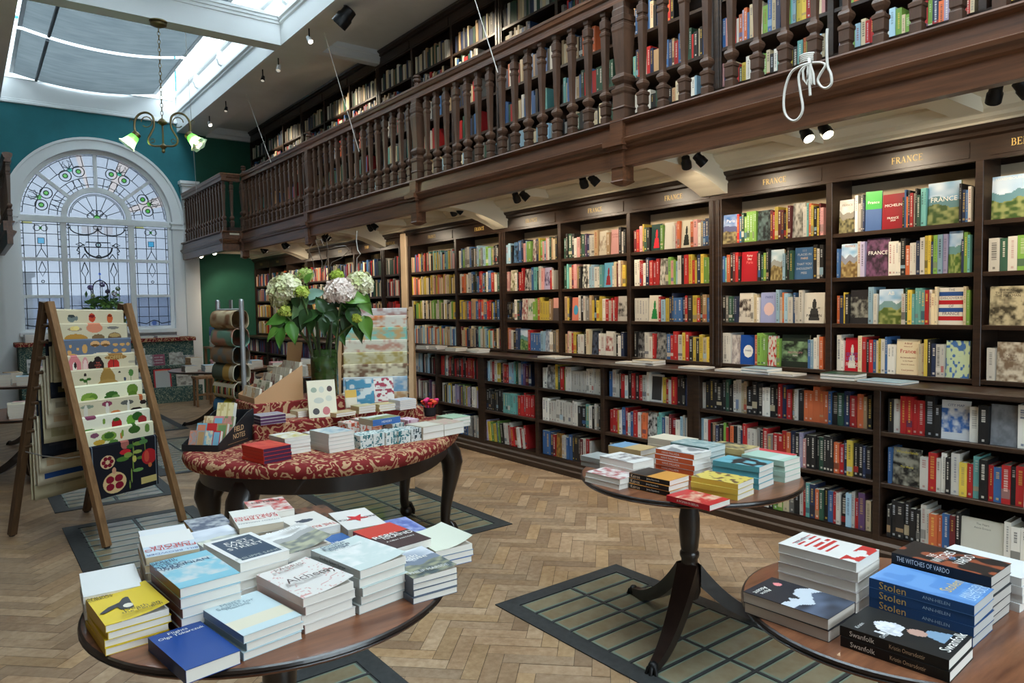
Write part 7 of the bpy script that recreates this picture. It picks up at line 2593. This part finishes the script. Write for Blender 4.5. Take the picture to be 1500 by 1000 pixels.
# piles on the window runner
for k, (x, n, c1, lb) in enumerate(((.92, 4, C(206, 208, 210), 'grey-white hardback pile on the runner by the window jamb'), (2.35, 1, C(216, 214, 210), 'thin pale book on the window runner'), (2.75, 1, C(210, 208, 204), 'thin grey book on the window runner end'), (1.3, 2, C(214, 212, 208), 'pale pair on the window runner'))):
    z = 1.041
    for i in range(n):
        paperback('hardback', lb + (', %s up' % ORD[i] if n > 1 else ''), 'books on the window runner', x, 13.16, z, .34, .24, .03, rnd.uniform(-3, 3), c1, top=False)
        z += .0303
# flower pot on the sill
fp = thing('potted_plant', 'bushy green plant with purple and white flowers on the window ledge', 'plant', (1.84, 13.24, 1.041))
MB().lathe([(.08, 0), (.09, .01), (.12, .24), (.125, .25), (.125, .27), (.105, .27), (.10, .22)], 18, (1.84, 13.24, 1.041)).build('pot', fp, ('lamplit_teal_pot_green',), smooth=40)
fl, fo_ = MB(), MB()
rp = random.Random(5)
for i in range(380):
    a, rr = rp.uniform(0, 2 * PI), rp.random() ** .6
    zz = rp.uniform(0, 1)
    w = .38 * (1 - .35 * zz)
    c = Vector((1.84 + w * rr * math.cos(a), 13.22 + .17 * rr * math.sin(a), 1.30 + .46 * zz * (1 - .2 * rr) + (.14 if i % 23 == 0 else 0)))
    e = Vector((rp.uniform(-1, 1), rp.uniform(-1, .3), rp.uniform(-.5, .8))).normalized()
    f = e.cross(Vector((rp.uniform(-1, 1), rp.uniform(-1, 1), rp.uniform(-1, 1)))).normalized()
    s = rp.uniform(.035, .065)
    col = mix(C(50, 96, 40), C(110, 150, 70), rp.random())
    fo_.add([c - e * s, c + f * s * .5, c + e * s, c - f * s * .5], [(0, 1, 2, 3)], col)
for x, z, c1, r in ((1.66, 1.68, C(110, 90, 160), .05), (1.83, 1.73, C(90, 76, 150), .05), (1.90, 1.62, C(70, 60, 110), .04), (2.0, 1.57, C(206, 196, 206), .055), (1.69, 1.55, C(196, 206, 150), .035), (2.05, 1.66, C(120, 160, 80), .04)):
    for i in range(26):
        d = Vector((rp.uniform(-1, 1), rp.uniform(-1, 1), rp.uniform(-1, 1))).normalized()
        c = Vector((x, 13.20, z)) + d * r * .8 + Vector((0, -.02, .2))
        e = d.cross(Vector((0, 0, 1))).normalized()
        g = d.cross(e)
        fl.add([c - e * .02, c + g * .02, c + e * .02, c - g * .02], [(0, 1, 2, 3)], mix(c1, C(220, 210, 230), rp.random() * .3))
    fo_.tube([(1.84, 13.24, 1.3), (x, 13.20, z + .2)], .005, 5, C(60, 90, 40))
fo_.build('foliage', fp, ('leaf',))
fl.build('blossom', fp, ('petal',))

# ------------------------------------------------------------------ tables further back
def simple_pile(table, group, desc, n, t, w, h, x, y, z0, rot, c1):
    z = z0
    for k in range(n):
        i = n - 1 - k
        lb = '%s, top of its pile on the %s' % (desc, table) if i == 0 else '%s book under the %s, on the %s' % (NTH[i] if i else '', desc, table)
        b = MB()
        b.M = RotZ(math.radians(rot + rnd.uniform(-3, 3)), (x, y, z))
        b.box(-w / 2, w / 2, -h / 2, h / 2, 0, t, C(216, 208, 192), cols=[c1, c1, None, None, None, c1])
        if i == 0:
            b.box(-w / 2, w / 2, -h / 2, h / 2, t, t + .001, c1)
            b.box(-w * .3, w * .3, -h * .1, h * .3, t + .001, t + .0014, mix(c1, C(100, 90, 90), .35))
        tag(b.build('table_book', None, ('print',)), lb, 'book', group)
        z += t + .0012


RV = ['white', 'cream', 'pale blue', 'grey', 'pink', 'tan']
RC = [C(220, 216, 208), C(216, 204, 176), C(170, 196, 214), C(150, 150, 152), C(206, 150, 150), C(180, 150, 110)]


def far_table(label, tname, c, r, z, spots, feet=((0, -.42), (.38, .25), (-.38, .25))):
    tripod_table('round_table', label, c, r, z, [(c[0] + a, c[1] + b) for a, b in feet])
    q = random.Random(int(c[0] * 100))
    for k, (dx, dy, n) in enumerate(spots):
        ci = (k * 5 + int(c[1])) % 6
        simple_pile(tname, 'books on the ' + tname, '%s cover %s' % (RV[ci], ['by the rim', 'mid-table', 'at the back', 'by the column side', 'beside the rack', 'at the window side', 'near the edge', 'in the centre'][k % 8]), n, q.uniform(.02, .03), .14, .21, c[0] + dx, c[1] + dy, z + .001, q.uniform(-8, 8), RC[ci])


far_table('round table of book piles half hidden behind the towel rack', 'towel-rack table', (.62, 9.4), .55, .74, [(-.30, -.28, 4), (-.12, -.33, 3), (.06, -.3, 4), (.24, -.3, 3), (-.2, .05, 5), (.05, .02, 5), (.3, .05, 4), (.1, .3, 5)], feet=((-.24, 1.0 - .55), (.4, .2), (.1, -.45)))
far_table('round table of book piles at the frame edge below the window jamb', 'window-jamb table', (.45, 7.75), .52, .60, [(-.1, -.3, 5), (.1, -.33, 4), (.28, -.2, 3), (-.05, .0, 4), (.2, .05, 4)])
far_table('round table of book piles beside the metal paper stand', 'paper-stand table', (2.62, 9.6), .60, .74, [(-.42, -.22, 3), (-.22, -.35, 3), (.0, -.42, 4), (.2, -.40, 3), (-.3, .05, 5), (-.05, -.1, 5), (.2, -.05, 4), (.38, -.2, 3)])
far_table('round table of white books seen under the hydrangea leaves', 'leaf-shaded table', (3.05, 7.9), .5, .76, [(-.35, -.2, 5), (-.15, -.3, 4), (.05, -.33, 5), (-.25, .08, 5), (.0, .0, 6), (.25, -.1, 4)])
# blue boxed set on a small stand by the green wall
t = thing('side_table', 'small low wooden table by the green wall with pale books', 'table', (3.28, 12.3, 0))
MB().rbox(3.16, 3.56, 12.1, 12.5, .86, .89, .004).build('table_top', t, ('oak',))
for a in (3.19, 3.53):
    for b in (12.13, 12.47):
        MB().box(a - .018, a + .018, b - .018, b + .018, .001, .86).build('leg', t, ('oak',))
simple_pile('side table', 'books on the side table', 'white cover', 5, .034, .22, .26, 3.34, 12.25, .891, 0, C(222, 218, 212))
for k in range(4):
    b = MB()
    b.box(3.23, 3.45, 12.15, 12.37, 1.07 + k * .036, 1.104 + k * .036, C(40, 110, 160) if k > 1 else C(60, 90, 160))
    tag(b.build('hardback', None, ('print',)), 'blue hardback, %s up on the white pile by the green wall' % ORD[k], 'book', 'blue hardbacks by the green wall')
# pink-seated stool beyond the display steps
t = thing('stool', 'small wooden stool beyond the paper stand', 'stool', (2.95, 11.7, 0))
MB().rbox(2.80, 3.10, 11.6, 11.85, .43, .47, .005).build('seat', t, ('oak',))
for a in (2.83, 3.07):
    for b in (11.63, 11.82):
        MB().box(a - .014, a + .014, b - .014, b + .014, .001, .43).build('leg', t, ('oak',))
MB().box(2.83, 3.07, 11.622, 11.638, .17, .20).build('stretcher', t, ('oak',))

# ------------------------------------------------------------------ daylight and exposure
w = bpy.data.worlds.new('sky')
scene.world = w
w.use_nodes = True
nt = w.node_tree
bg = nt.nodes['Background']
bg.inputs['Color'].default_value = (.80, .90, 1.0, 1)
bg.inputs['Strength'].default_value = 7.0


def portal(loc, rot, sx, sy):
    l = bpy.data.lights.new('portal', 'AREA')
    l.shape = 'RECTANGLE'
    l.size, l.size_y = sx, sy
    l.cycles.is_portal = True
    o = bpy.data.objects.new('portal', l)
    COL.objects.link(o)
    o.location = loc
    o.rotation_euler = rot


portal((XC, 5.3, 6.2), (0, 0, 0), 3.1, 16.6)
portal((1.9, YB - .25, 1.85), (PI / 2, 0, 0), 3.6, 1.8)
portal((CX, YE + .25, 2.7), (-PI / 2, 0, 0), 2.3, 3.1)
scene.view_settings.view_transform = 'Standard'
scene.view_settings.look = 'None'
scene.view_settings.exposure = 0.66
scene.view_settings.gamma = 1
scene.view_settings.use_curve_mapping = False
scene.cycles.max_bounces = 7
scene.cycles.diffuse_bounces = 4
scene.cycles.glossy_bounces = 3
scene.cycles.transmission_bounces = 4
scene.cycles.transparent_max_bounces = 8
scene.cycles.sample_clamp_indirect = 4
scene.cycles.caustics_reflective = False
scene.cycles.caustics_refractive = False
scene.cycles.use_denoising = True
